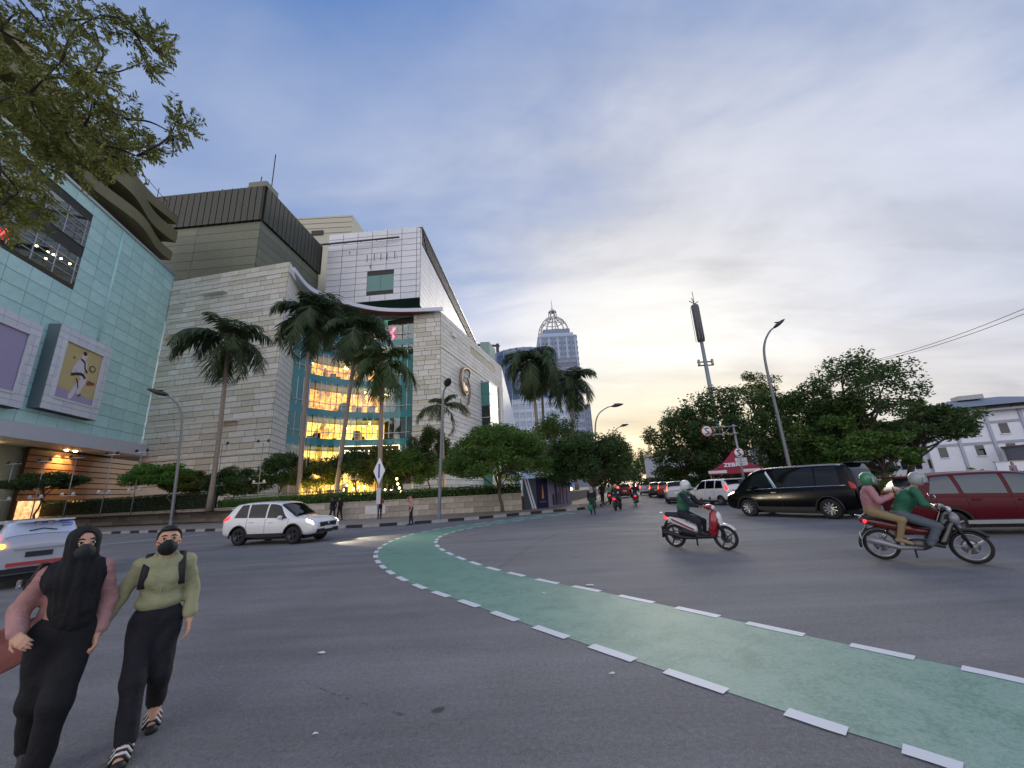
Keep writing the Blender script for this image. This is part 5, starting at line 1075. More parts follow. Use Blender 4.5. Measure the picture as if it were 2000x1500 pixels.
# ---- street lamps
def lamp(label, base, path, head_r, r0, headdir, round_=False, group='street lamps'):
    b = np.array(base); T_ = thing('street_lamp', label, 'street lamp', base, group=group); P = spline([np.array(p) - b for p in path], 6)
    MB().tube([tuple(p) for p in P], [r0 * (1 - .55 * i / (len(P) - 1)) for i in range(len(P))], 10).build('post', POLE, T_)
    MB().lathe([(r0 * 2.0, 0), (r0 * 2.0, .04), (r0 * 1.25, .06), (r0 * 1.2, .5), (r0, .55)], n=12).build('base_collar', POLE, T_)
    e = P[-1]; hd_ = np.array(headdir) / np.linalg.norm(headdir); q = Matrix.Identity(3)
    s_ = np.array([-hd_[1], hd_[0], 0]); s_ = s_ / np.linalg.norm(s_); u = np.cross(s_, hd_)
    vs = []; nn = 8
    for i in range(nn + 1):
        t = i / nn; w = head_r * .42 * math.sin(math.pi * (.12 + .8 * t)) ** .7; h_ = head_r * .22 * math.sin(math.pi * (.1 + .85 * t)) ** .7
        for a in range(10): an = 2 * math.pi * a / 10; vs.append(e + hd_ * head_r * 1.6 * (t - .15) + s_ * w * math.cos(an) + u * h_ * math.sin(an))
    fs = [(i * 10 + j, i * 10 + (j + 1) % 10, (i + 1) * 10 + (j + 1) % 10, (i + 1) * 10 + j) for i in range(nn) for j in range(10)] + [tuple(range(9, -1, -1)), tuple(nn * 10 + j for j in range(10))]
    MB().add(vs, fs, 0, True).build('lamp_head', mat('lamp_head_dark', (58, 60, 62), .5), T_)
    c = e + hd_ * head_r * .6 - u * head_r * .2; MB().ell(tuple(c), (head_r * .5, head_r * .28, head_r * .07), 10).build('lens', mat('lamp_lens', (180, 184, 186), .3), T_)
    return T_
def plamp(label, bx, by, Y, pts, hr, r0, hd_, z0=.14):
    b = at(bx, by, Y); base = np.array([b[0], b[1], z0]); P = [base]
    for (x, y, dy) in pts: P.append(at(x, y, Y + dy))
    return lamp(label, tuple(base), P, hr, r0, hd_)
YL = float(gnd(332, 1031)[1]); plamp('slim curved street lamp at the far left kerb', 332, 1031, YL, ((346, 920, 0), (355, 835, 0), (354, 805, 0), (340, 783, 0), (322, 770, 0)), 1.1, .13, (-1, -.25, .35))
YL = float(gnd(857, 1020)[1]); plamp('street lamp with round head beside the slim palm', 857, 1020, YL, ((861, 900, 0), (864, 800, 0), (867, 765, 0), (873, 752, 0)), .62, .11, (.35, -1, .3))
plamp('tallest street lamp with curved neck, right of the telecom mast', 1545, 925, 27, ((1522, 825, 0), (1503, 745, 0), (1493, 695, 0), (1494, 668, 0), (1503, 648, 0), (1514, 638, 0)), .6, .115, (1, -.3, .7))
plamp('far street lamp curving right over the glowing street, nearer one', 1163, 985, 47, ((1163, 880, 0), (1163, 830, 0), (1170, 808, 0), (1186, 796, 0), (1198, 793, 0)), .9, .11, (1, 0, .15))
plamp('far street lamp curving right over the glowing street, farther one', 1195, 975, 66, ((1195, 880, 0), (1197, 850, 0), (1204, 838, 0), (1214, 832, 0)), .9, .11, (1, 0, .2))
# ---- thin twin spotlight poles on the terrace
def spotpole(label, x, ytop, ylow, Y, z0=TERZ):
    t_ = at(x, ytop, Y); T_ = thing('spotlight_pole', label, 'light pole', (t_[0], Y, z0), group='twin spotlight poles on the terrace'); h = float(t_[2]) - z0
    MB().tube([(0, 0, 0), (0, 0, h)], [.05, .035], 8).build('pole', GALV, T_); WHM = mat('spot_white', (214, 216, 218), .5)
    for z in (h, h * .38):
        MB().bar((-.75, 0, z - .06), (.75, 0, z - .06), .06).build('cross_bar', WHM, T_)
        for s_ in (-.55, .55): MB().lathe([(.02, -.16), (.14, -.14), (.11, .1), (.02, .14)], (s_, -.05, z + .12), 8).build('spotlight', DKMET if z == h else WHM, T_)
    return T_
for i, (x, y, Y) in enumerate(((27, 905, 39), (88, 900, 39), (150, 893, 40), (220, 887, 40), (278, 882, 40), (435, 868, 41), (515, 863, 42), (603, 853, 41), (700, 858, 42))):
    nm = ('farthest left', 'second from the left edge', 'third from the left edge, by the lit slats', 'fourth from the left edge, in front of the brown slats', 'at the corner of brown slats and stone', 'beside the leftmost palm trunk', 'between the two left palms', 'beside the palm at the atrium edge', 'between the two middle palms')[i]
    spotpole('thin twin spotlight pole ' + nm, x, y, 0, Y)
# ---- garden lights: uplit trunks and little lanterns seen through the bushes
for i, (x, y, Y, e_) in enumerate(((624, 958, 40.5, 60), (926, 962, 36, 30), (1065, 955, 40, 30), (955, 960, 34, 25))):
    c = at(x, y, Y); G_ = thing('garden_uplight', ('golden uplight at the foot of the golden tree', 'yellow garden light glowing behind the low fence', 'yellow garden light above the blue hoarding', 'small yellow garden light left of the round tree')[i], 'garden light', (c[0], Y, TERZ), group='garden uplights')
    MB().lathe([(.02, 0), (.14, 0), (.16, .25), (.02, .26)], n=10).build('housing', DKMET, G_); MB().ell((0, 0, .3), (.16, .16, .08), 8).build('bulb', mat('gold_bulb', (255, 196, 60), .5, var=0, emit=9, ecol=(255, 190, 50)), G_)
    l = bpy.data.lights.new('uplight', 'POINT'); l.energy = e_ * 4; l.color = (1, .68, .16); l.shadow_soft_size = .15; o = bpy.data.objects.new('uplight', l); COL.objects.link(o); o.parent = G_; o.location = (0, -.25, .55)
for i, (x, y) in enumerate(((671, 957), (678, 948), (690, 955), (700, 952), (711, 951), (752, 957), (764, 958), (775, 935), (777, 945), (780, 953), (783, 960), (792, 957), (1107, 948), (1116, 955))):
    c = at(x, y, 39.5); Q_ = thing('garden_lantern', 'tiny warm lantern twinkling among the terrace bushes', 'lantern', (c[0], 39.5, TERZ), group='tiny lanterns among the terrace bushes'); h = float(c[2]) - TERZ
    MB().tube([(0, 0, 0), (0, 0, max(h - .1, .1))], .02, 5).build('stake', DKMET, Q_); MB().ell((0, 0, h), (.1, .1, .12), 8).build('globe', mat('lantern_glow', (255, 214, 140), .5, var=0, emit=8), Q_)
ub = at(797, 955, 37); UB = thing('utility_box', 'pale grey utility box on the planter behind the man in uniform', 'utility box', (ub[0], 37, TERZ)); MB().box((0, 0, .75), (.8, .5, 1.5)).build('cabinet', mat('cabinet_grey', (190, 188, 184), .6), UB); MB().box((0, -.26, .75), (.7, .02, 1.3)).build('door', mat('cabinet_door', (176, 176, 172), .6), UB); MB().box((0, 0, 1.53), (.9, .6, .06)).build('lid', SL[1], UB)
# ---- diamond sign
b = gnd(737, 1019); DS = thing('diamond_sign', 'narrow white diamond sign with blue lettering on a post', 'sign', (b[0], b[1], .14), 0); zc_ = float(at(737, 920, b[1])[2]) - .14; hh = .95
MB().tube([(0, .05, 0), (0, .05, zc_ + .2)], .045, 8).build('post', GALV, DS)
MB().add([(0, -.02, zc_ - hh), (.42, -.02, zc_), (0, -.02, zc_ + hh), (-.42, -.02, zc_), (0, .02, zc_ - hh), (.42, .02, zc_), (0, .02, zc_ + hh), (-.42, .02, zc_)], [(0, 1, 2, 3), (7, 6, 5, 4), (0, 4, 5, 1), (1, 5, 6, 2), (2, 6, 7, 3), (3, 7, 4, 0)]).build('plate', mat('sign_white', (226, 228, 232), .4, var=.03), DS)
BLU = mat('sign_blue', (50, 80, 150), .5); MB().box((0, -.026, zc_), (.12, .006, 1.0)).build('blue_stroke', BLU, DS); 
MB().box((.02, -.01, zc_ - 1.75), (.3, .03, 1.1)).build('lower_plate', mat('sign_white2', (190, 192, 196), .5), DS)
# ---- hoarding boards
h0, h1, h2, h3 = gnd(1024, 999), gnd(1050, 997), gnd(1072, 994.5), gnd(1117, 988)
def board(label, p, q, hgt, m_, extra):
    d_ = unit(q[:2] - p[:2]); w = float(np.hypot(*(q - p)[:2])); Bd = thing('hoarding_board', label, 'hoarding', (p[0], p[1], .14), math.atan2(d_[1], d_[0]), group='hoarding boards on the pavement')
    MB().box((w / 2, 0, hgt / 2), (w - .03, .05, hgt)).build('board', m_, Bd)
    for x in (.08, w / 2, w - .08): MB().box((x, .07, hgt / 2), (.07, .09, hgt - .1)).build('batten', mat('batten_wood', (120, 100, 80), .8), Bd)
    extra(Bd, w, hgt); return Bd
NAVY, PLUM = mat('hoarding_navy', (34, 36, 74), .45, var=.1), mat('hoarding_grey_lilac', (150, 148, 166), .45, var=.1)
def ex1(B_, w, h):
    for k, x in enumerate((.1, .32)): MB().add([(x, -.035, h), (x + .14, -.035, h), (x + .75, -.035, 0), (x + .6, -.035, 0)], [(3, 2, 1, 0)]).build('white_stripe', mat('stripe_white', (214, 214, 224), .5), B_)
def ex2(B_, w, h):
    MB().add([(w * .42, -.035, h * .3), (w * .62, -.035, h * .3), (w * .6, -.035, h * .5), (w * .53, -.035, h * .78), (w * .46, -.035, h * .5)], [(0, 1, 2, 3, 4)]).build('gold_emblem', mat('gold_print', (196, 150, 84), .5, var=.1), B_)
    MB().box((w * .52, -.034, h * .2), (w * .6, .01, .06)).build('caption_line', mat('print_grey', (130, 128, 150), .5), B_)
def ex3(B_, w, h):
    for k, (x, hh, ww) in enumerate(((.32, .72, .09), (.5, .55, .05), (.62, .62, .06), (.2, .35, .08), (.42, .4, .06), (.78, .5, .04))): MB().box((w * x, -.032 - .002 * k, h * hh / 2 + .12), (w * ww, .008, h * hh)).build('skyline_shape', mat('print_shade_%d' % (k % 3), ((56, 58, 78), (96, 88, 108), (120, 72, 84))[k % 3], .5), B_)
board('pale hoarding end with slanted white stripes', h0, h1, 2.35, mat('hoarding_dark', (58, 66, 78), .5), ex1); board('navy blue hoarding board with a gold emblem', h1, h2, 2.45, NAVY, ex2); board('grey lilac hoarding board printed with dark towers', h2, h3, 2.5, PLUM, ex3)
# ---- gantry with turn signs
gb = at(1458, 962, 33); GT = thing('sign_gantry', 'grey cantilever sign gantry with two no turn signs', 'sign gantry', (gb[0], 33, .14)); zt = float(at(1441, 832, 33)[2]) - .14; zl = float(at(1444, 846, 33)[2]) - .14; xe = float(at(1380, 842, 33)[0]) - gb[0]
MB().tube([(0, 0, 0), (0, 0, zt + .15)], [.1, .08], 10).build('post', GALV, GT)
for z in (zt, zl): MB().tube([(.35, 0, z), (xe + .3, 0, z)], .04, 8).build('arm_rail', GALV, GT); MB().lathe([(.05, -.12), (.3, 0), (.05, .12)], (0, 0, z), 6).build('arm_clamp', GALV, GT)
n = 3
for k in range(n): xa, xb = xe * (k + .3) / n, xe * (k + 1.2) / n; MB().tube([(xa, 0, zt), (xb if k % 2 == 0 else xa, 0, zl)], .025, 6).build('arm_brace', GALV, GT)
def rsign(parent, x, z, r):
    SR, SW, SK = mat('sign_red', (150, 24, 34), .45), mat('sign_white', (226, 228, 232), .4), mat('sign_black', (24, 24, 26), .5)
    b = MB().lathe([(.001, -.06), (r, -.06), (r, -.02), (.001, -.02)], (x, 0, z), 28, 'y').build('sign_disc', SR, parent); MB().lathe([(.001, -.066), (r * .82, -.066), (r * .82, -.05)], (x, 0, z), 28, 'y').build('white_field', SW, b)
    P = spline([(-.35, .0, -.45), (-.2, 0, -.5), (.15, 0, -.35), (.2, 0, -.1), (-.15, 0, .1), (-.25, 0, .35), (.0, 0, .5), (.3, 0, .45)], 5); MB().tube([(x + p[0] * r, -.075, z + p[2] * r) for p in P], r * .09, 6).build('turn_arrow', SK, b)
    MB().bar((x - r * .58, -.085, z + r * .58), (x + r * .58, -.085, z - r * .58), r * .15, .012).build('red_slash', SR if False else SK, b)
rsign(GT, xe, (zt + zl) / 2, .5)
zs_ = float(at(1454, 884, 33)[2]) - .14; rsign(GT, .0, zs_, .46)
zp_ = float(at(1456, 901, 33)[2]) - .14; pl_ = MB().box((.05, -.05, zp_), (.95, .03, .6)).build('text_plate', mat('plate_grey_white', (196, 198, 200), .5), GT)
for k, tx in enumerate(('KECUALI', 'BUS TRANS', 'JAKARTA')): text('plate_text', tx, .15, mat('sign_black', (24, 24, 26), .5), pl_, (.05, -.07, zp_ + .19 - k * .19), (R(90), 0, 0), ext=.002)
# ---- red tent
tb = at(1446, 960, 38); TN = thing('red_canopy_tent', 'pointed red canopy tent under the shade trees', 'tent', (tb[0], 38, .14), -.5); s_ = 38 / FPX; hw_, ze, zk = 2.15, 2.35, 5.0
RED, REDD = mat('tent_red', (150, 34, 56), .6, var=.08), mat('tent_shaded_side', (66, 82, 82), .6, var=.08)  # REDD: shading of the left canopy panel put into its cloth colour
zp2 = float(at(1424, 880, 38)[2]) - .14
def side(i): 
    c = [(-hw_, -hw_), (hw_, -hw_), (hw_, hw_), (-hw_, hw_)]; (x0, y0), (x1, y1) = c[i], c[(i + 1) % 4]; vs = []; m_ = 6
    for r in range(m_ + 1):
        t = r / m_; k = (1 - t) ** 1.0; z = ze + (zp2 - ze) * t ** 1.7; vs += [(x0 * (1 - t), y0 * (1 - t), z), (x1 * (1 - t), y1 * (1 - t), z)]
    return MB().add(vs, [(2 * r, 2 * r + 1, 2 * r + 3, 2 * r + 2) for r in range(m_)], 0, True)
for i in range(4): side(i).build('canopy_panel', REDD if i == 3 else RED, TN)
for i, (a_, b_) in enumerate((((-hw_, -hw_), (hw_, -hw_)), ((hw_, -hw_), (hw_, hw_)), ((-hw_, hw_), (-hw_, -hw_)), ((hw_, hw_), (-hw_, hw_)))): vwall(MB(), a_, b_, ze - .42, ze - .02, .02).build('valance', RED, TN)
for x in (-1, 1):
    for y in (-1, 1): MB().tube([(x * (hw_ - .05), y * (hw_ - .05), 0), (x * (hw_ - .05), y * (hw_ - .05), ze)], .035, 8).build('tent_leg', GALV, TN)
text('tent_lettering', 'ZEBRA', .55, mat('tent_white_print', (230, 226, 228), .6), TN, (-.1, -1.62, ze + .36), (R(58), 0, 0), ext=.004, bold=.012)
for x in (-1.5, 1.1): MB().box((x, -hw_ - .03, ze - .2), (1.5, .01, .26)).build('valance_banner', mat('valance_white', (214, 210, 210), .6), TN)
# ---- overhead wires to the right
WR = mat('cable_black', (30, 30, 32), .6)
for k, (y0, y1, lab) in enumerate(((704, 600, 'upper overhead cable sagging across the right of the sky'), (707, 612, 'lower overhead cable sagging across the right of the sky'))):
    a_, b_ = at(1705, y0, 40), at(2080, y1 - 32, 24); P = [a_ + (b_ - a_) * t + np.array([0, 0, -1.2 * 4 * t * (1 - t) * .35]) for t in np.linspace(0, 1, 16)]
    o = MB().tube([tuple(p) for p in P], .022, 5).build('overhead_cable', WR); tag(o, lab, 'cable', 'overhead cables')
# ---- bits of litter on the asphalt
for k, (x, y, s_) in enumerate(((628, 1277, .05), (615, 1437, .03), (1196, 1318, .04), (1152, 1144, .12), (987, 1022, .07), (1062, 1160, .04))):
    c = gnd(x, y); r_ = np.random.default_rng(k); V = [(s_ * math.cos(a) * r_.uniform(.5, 1.2), s_ * .5 * math.sin(a) * r_.uniform(.5, 1.2), .004 + .012 * r_.random()) for a in (2 * math.pi * i / 7 for i in range(7))] + [(0, 0, .02)]
    o = MB().add(V, [(i, (i + 1) % 7, 7) for i in range(7)]).build('paper_scrap', mat('paper_white', (224, 224, 222), .7), None, (c[0], c[1], .006)); tag(o, ('white paper scrap on open asphalt below the white car', 'smallest white paper scrap near the bottom centre', 'white scrap below the near edge of the green lane', 'torn white scrap between two dashes of the lane edge', 'white scrap on the green lane near the far kerb', 'white scrap lying on the green lane surface')[k], 'paper scrap', 'litter on the road')
# ================================================================== VEHICLES
TYRE = mat('tyre_rubber', (30, 30, 32), .8, var=.15, scale=8); RIMS = mat('alloy_rim', (150, 152, 158), .3, .7, var=.05); RIMD = mat('dark_rim', (70, 70, 74), .35, .6, var=.05)
CGL = mat('car_glass', (10, 12, 14), .05, 0, var=0, spec=.45); BLK = mat('black_plastic', (26, 26, 28), .55, var=.1); CHR = mat('chrome', (210, 212, 216), .12, 1.0, var=0)
TAIL = mat('tail_lamp_lit', (220, 20, 24), .25, var=0, emit=1.6, ecol=(255, 40, 40)); TAILD = mat('tail_lamp', (140, 16, 22), .2, var=0, emit=.04, ecol=(255, 40, 40)); HEAD = mat('head_lamp_lit', (250, 246, 230), .2, var=0, emit=3, ecol=(255, 240, 200)); HLD = mat('head_lamp_glass', (200, 206, 212), .08, .3, var=0); AMB = mat('amber_lamp', (255, 150, 40), .3, var=0, emit=5, ecol=(255, 160, 40))
PLT = mat('plate_white', (206, 206, 208), .5, var=.06); PLK = mat('plate_black', (36, 38, 42), .5, var=.1)
def paint(n, c, metal=.0): return mat(n, c, .28, metal, var=.03, coat=.8, scale=1.5)
class Car:
    def __init__(s, st):
        s.T = spline([np.array(q, float) for q in st], 12); s.x0, s.x1 = s.T[0, 0], s.T[-1, 0]
    def sec(s, x):
        zb, zbelt, zt, w, gb, gt = (np.interp(x, s.T[:, 0], s.T[:, k]) for k in range(1, 7))
        hm = zb + (zbelt - zb) * .5
        P = np.array([(0, zb, 0), (w - .14, zb, 1), (w - .03, zb + .1, 2), (w, hm, 3), (w - .012, zbelt - .07, 4), (gb, zbelt, 5), ((gb + gt) / 2 + .015, (zbelt + zt) / 2, 6), (gt, zt - .07, 7), (gt - .12, zt - .012, 8), (0, zt + .012, 9)])
        for _ in range(2):
            Q = [P[0]]
            for a, b in zip(P, P[1:]): Q += [a * .8 + b * .2, a * .2 + b * .8]
            P = np.array(Q + [P[-1]])
        return P
    def S(s, x, u):
        P = s.sec(x); return np.array([x, np.interp(u, P[:, 2], P[:, 0]), np.interp(u, P[:, 2], P[:, 1])])
    def body(s, n=54):
        X = np.unique(np.r_[np.linspace(s.x0, s.x1, n), s.x0 + .03, s.x1 - .03]); V = []; k = None
        for x in X:
            P = s.sec(x); ring = [(x, y, z) for y, z, _ in P] + [(x, -y, z) for y, z, _ in P[-2:0:-1]]; k = len(ring); V += ring
        F = [(i * k + j, i * k + (j + 1) % k, (i + 1) * k + (j + 1) % k, (i + 1) * k + j) for i in range(len(X) - 1) for j in range(k)]
        mb = MB(); mb.add(V, F, 0, True); m = len(X); mb.add([V[j] for j in range(k)], [tuple(range(k - 1, -1, -1))]); 
        mb.v = mb.v[:len(V)]; mb.f[-1] = tuple(range(k - 1, -1, -1)); mb.f.append(tuple((m - 1) * k + j for j in range(k))); mb.m.append(0); mb.sm.append(False); return mb
    def patch(s, bl, br, tl, tr, u0, u1, off=.008, nx=14, nu=6, side=1, full=False):
        """quad patch in (x,u): bottom edge x from bl..br at u0, top edge tl..tr at u1; full: mirrored across the centre line (u up to 9)"""
        V = []; 
        us = np.linspace(u0, u1, nu + 1)
        rows = []
        for i in range(nx + 1):
            row = []
            for j, u in enumerate(us):
                t = (u - u0) / (u1 - u0); x = (bl + (br - bl) * i / nx) * (1 - t) + (tl + (tr - tl) * i / nx) * t; p = s.S(x, u); e = .012
                n = np.cross(s.S(min(x + e, s.x1), u) - s.S(max(x - e, s.x0), u), s.S(x, min(u + .06, 9)) - s.S(x, max(u - .06, 0))); n = -n if n[1] < -.02 or (abs(n[1]) <= .02 and n[2] < 0) else n
                if u > 8.9: n[1] = 0
                ln = np.linalg.norm(n); row.append(p + n / max(ln, 1e-9) * off)
            rows.append(row)
        A_ = np.array(rows)
        if full: A_ = np.concatenate([A_, (A_ * np.array([1, -1, 1]))[:, -2::-1]], 1)
        elif side < 0: A_ = A_ * np.array([1, -1, 1])
        nx_, nu_ = A_.shape[0] - 1, A_.shape[1] - 1; V = A_.reshape(-1, 3); F = [(i * (nu_ + 1) + j, (i + 1) * (nu_ + 1) + j, (i + 1) * (nu_ + 1) + j + 1, i * (nu_ + 1) + j + 1) for i in range(nx_) for j in range(nu_)]
        return MB().add(V, F, 0, True)
def wheelmesh(r, w, spokes=5, rimm=None):
    t = MB().lathe([(r * .62, -w / 2), (r * .9, -w / 2), (r * .985, -w * .36), (r, 0), (r * .985, w * .36), (r * .9, w / 2), (r * .62, w / 2)], n=28, axis='y').mesh('wheel', TYRE)
    m = MB(); m.lathe([(r * .66, w * .3), (r * .66, w * .49), (r * .58, w * .49), (r * .55, w * .2), (r * .1, w * .25), (.001, w * .25)], n=28, axis='y'); m.lathe([(r * .66, -w * .3), (r * .66, -w * .49), (r * .58, -w * .49), (r * .55, -w * .2), (r * .1, -w * .25), (.001, -w * .25)], n=28, axis='y')
    sp = MB()
    for s_ in (-1, 1):
        for k in range(spokes):
            a = 2 * math.pi * k / spokes + .3; c, d = math.cos(a), math.sin(a); sp.bar((.05 * c, s_ * w * .34, .05 * d), (r * .6 * c, s_ * w * .42, r * .6 * d), r * .15, .04)
        sp.lathe([(.001, s_ * w * .42), (r * .16, s_ * w * .4), (r * .16, s_ * w * .2)], n=12, axis='y')
    return t, m.mesh('rim', RIMD), sp.mesh('spokes', rimm or RIMS)
def mkcar(name, label, cat, st, axles, r, loc, rz, pm, scale=1.0, group=None, side_win=(), wind=None, rear=None, lights=None, arch=True, clad_=True, rimm=None, extra=None, n=54, spokes=5, lit=True, trim=None, glass=None):
    C_ = Car(st); T_ = thing(name, label, cat, loc, rz, scale, group); mid = (axles[0] + axles[1]) / 2
    root = T_
    def add(mb, nm, m_, parent=None): return mb.build(nm, m_, parent or root, loc=(-mid, 0, 0) if parent is None else (0, 0, 0))
    bo = add(C_.body(n), 'body', [pm, BLK])
    if arch:
        cut = MB()
        for x in axles: cut.lathe([(.001, -1.2), (r * 1.17, -1.2), (r * 1.17, 1.2), (.001, 1.2)], (x, 0, r * 1.0), 26, 'y')
        cm = bpy.data.meshes.new('cut'); cm.from_pydata(cut.v, [], cut.f); bmx = bmesh.new(); bmx.from_mesh(cm); bmesh.ops.remove_doubles(bmx, verts=bmx.verts, dist=1e-4); bmesh.ops.recalc_face_normals(bmx, faces=bmx.faces); bmx.to_mesh(cm); bmx.free(); cm.materials.append(BLK); cm.materials.append(BLK)
        for p in cm.polygons: p.material_index = 1
        co_ = bpy.data.objects.new('cut', cm); COL.objects.link(co_); co_.matrix_world = Matrix.Identity(4)
        bb = bmesh.new(); bb.from_mesh(bo.data); bmesh.ops.remove_doubles(bb, verts=bb.verts, dist=1e-5); bmesh.ops.recalc_face_normals(bb, faces=bb.faces); bb.to_mesh(bo.data); bb.free()
        tmp = bpy.data.objects.new('tmp', bo.data); COL.objects.link(tmp); md = tmp.modifiers.new('b', 'BOOLEAN'); md.object = co_; md.operation = 'DIFFERENCE'; md.solver = 'EXACT'; md.material_mode = 'TRANSFER'
        dg = bpy.context.evaluated_depsgraph_get(); nm = bpy.data.meshes.new_from_object(tmp.evaluated_get(dg)); bo.data = nm
        bpy.data.objects.remove(tmp); bpy.data.objects.remove(co_)
    if arch:      # underside and wheel housing filler, box lowered to darken the ground beneath
        z_ = float(np.interp(mid, C_.T[:, 0], C_.T[:, 1])); w_ = float(C_.T[:, 4].max()); MB().box(((axles[0] + axles[1]) / 2, 0, z_ + .1), (axles[1] - axles[0] + 2.2 * r, (w_ - .3) * 2, .42)).build('chassis', BLK, root, loc=(-mid, 0, 0))
        if clad_:
            for s_ in (-1, 1):
                MB().box((mid, s_ * (w_ - .02), z_ + .08), (axles[1] - axles[0] - 2.5 * r, .07, .14)).build('side_sill', BLK, root, loc=(-mid, 0, 0))
                for x in axles:
                    P = [(x + r * 1.2 * math.cos(a), s_ * (w_ - .005), r + r * 1.2 * math.sin(a)) for a in np.linspace(-.15, math.pi + .15, 16)]; MB().tube(P, .035, 6).build('arch_trim', BLK, root, loc=(-mid, 0, 0))
    t, rm_, sp = wheelmesh(r, .22, spokes, rimm); w_ = float(np.interp(mid, C_.T[:, 0], C_.T[:, 4]))
    for x in axles:
        for s_ in (-1, 1):
            wo = link('wheel', t, root, (x - mid, s_ * (w_ - .13), r)); link('rim', rm_, wo); link('spokes', sp, wo)
    G = glass or CGL
    for (bl, br, tl, tr) in side_win:
        for s_ in (-1, 1): add(C_.patch(bl, br, tl, tr, 5.18, 6.95, side=s_), 'side_window', G)
    if wind: add(C_.patch(wind[0], wind[1], wind[0], wind[1], 7.15, 9, full=True), 'windscreen', G)
    if rear: add(C_.patch(rear[0], rear[1], rear[0], rear[1], 7.15, 9, full=True), 'rear_window', G)
    for (nm, m_, bl, br, tl, tr, u0, u1, sides) in (lights or ()):
        for s_ in sides: add(C_.patch(bl, br, tl, tr, u0, u1, .012, 6, 4, s_), nm, m_)
    if extra: extra(C_, lambda mb, nm, m_, parent=None: add(mb, nm, m_, parent), root)
    return T_
def details(C_, add, root, mirror_x, belt, doors, pm, L_, handles, roofrails=None):
    w_ = float(np.interp(mirror_x, C_.T[:, 0], C_.T[:, 4]))
    for s_ in (-1, 1):
        m_ = MB(); m_.ell((mirror_x, s_ * (w_ + .1), belt + .1), (.075, .12, .085), 12); o = add(m_, 'wing_mirror', pm); add(MB().bar((mirror_x, s_ * (w_ - .06), belt + .03), (mirror_x, s_ * (w_ + .04), belt + .06), .05), 'mirror_arm', BLK)
        for x in doors:
            P = [C_.S(x, u) * np.array([1, s_, 1]) + np.array([0, s_ * .002, 0]) for u in np.linspace(2.0, 5.0, 10)]; add(MB().tube([tuple(p) for p in P], .006, 4), 'door_gap', BLK)
        for x in handles:
            p = C_.S(x, 4.0) + np.array([0, .02, 0]); add(MB().box((p[0], s_ * p[1], p[2]), (.2, .035, .035)), 'door_handle', pm)
# --- station tables: (x, z under, z belt, z top, half width, glass half width low, high)
SUV = [(0, .46, .98, 1.06, .76, .72, .64), (.08, .38, 1.03, 1.2, .87, .82, .72), (.3, .35, 1.06, 1.48, .905, .85, .71), (.55, .33, 1.06, 1.68, .92, .87, .70), (1.2, .31, 1.04, 1.74, .925, .88, .71), (2.1, .31, 1.01, 1.74, .925, .88, .71), (2.7, .31, .99, 1.67, .925, .88, .70), (3.2, .31, .99, 1.36, .92, .87, .70), (3.62, .31, 1.0, 1.12, .915, .87, .74), (4.15, .33, .95, 1.05, .90, .84, .70), (4.48, .38, .82, .92, .85, .78, .62), (4.6, .46, .68, .76, .72, .66, .52)]
MPV = [(0, .48, .98, 1.04, .70, .66, .58), (.05, .38, 1.02, 1.22, .80, .75, .66), (.2, .34, 1.03, 1.48, .825, .77, .62), (.45, .31, 1.03, 1.64, .83, .78, .62), (1.2, .29, 1.02, 1.69, .83, .78, .62), (2.2, .29, 1.0, 1.68, .83, .78, .62), (2.65, .29, .98, 1.58, .83, .78, .61), (3.1, .29, .96, 1.28, .825, .77, .62), (3.45, .29, .95, 1.05, .82, .77, .66), (3.85, .31, .88, .95, .80, .74, .6), (4.1, .36, .74, .8, .74, .68, .52), (4.19, .44, .62, .67, .62, .57, .44)]
VAN = [(0, .48, 1.06, 1.14, .80, .76, .70), (.05, .38, 1.1, 1.42, .90, .86, .78), (.14, .34, 1.1, 1.78, .92, .88, .77), (.36, .3, 1.1, 1.93, .925, .89, .77), (1.5, .27, 1.08, 1.96, .925, .89, .78), (2.9, .27, 1.05, 1.95, .925, .89, .78), (3.55, .27, 1.03, 1.85, .925, .88, .76), (4.1, .27, 1.01, 1.48, .92, .87, .76), (4.45, .28, 1.0, 1.16, .91, .85, .77), (4.72, .3, .93, 1.02, .88, .82, .7), (4.88, .36, .8, .88, .83, .76, .62), (4.93, .44, .66, .72, .72, .66, .52)]
HAT = [(0, .46, 1.0, 1.06, .72, .68, .6), (.06, .36, 1.05, 1.25, .84, .79, .68), (.25, .33, 1.07, 1.5, .87, .81, .64), (.55, .31, 1.07, 1.64, .88, .82, .64), (1.3, .29, 1.05, 1.70, .885, .83, .65), (2.4, .29, 1.01, 1.69, .885, .83, .65), (2.95, .29, .98, 1.58, .885, .83, .64), (3.5, .29, .95, 1.24, .88, .82, .65), (3.9, .29, .93, 1.02, .87, .81, .7), (4.25, .31, .84, .92, .85, .78, .64), (4.5, .36, .7, .76, .78, .71, .55), (4.6, .44, .58, .64, .66, .6, .46)]
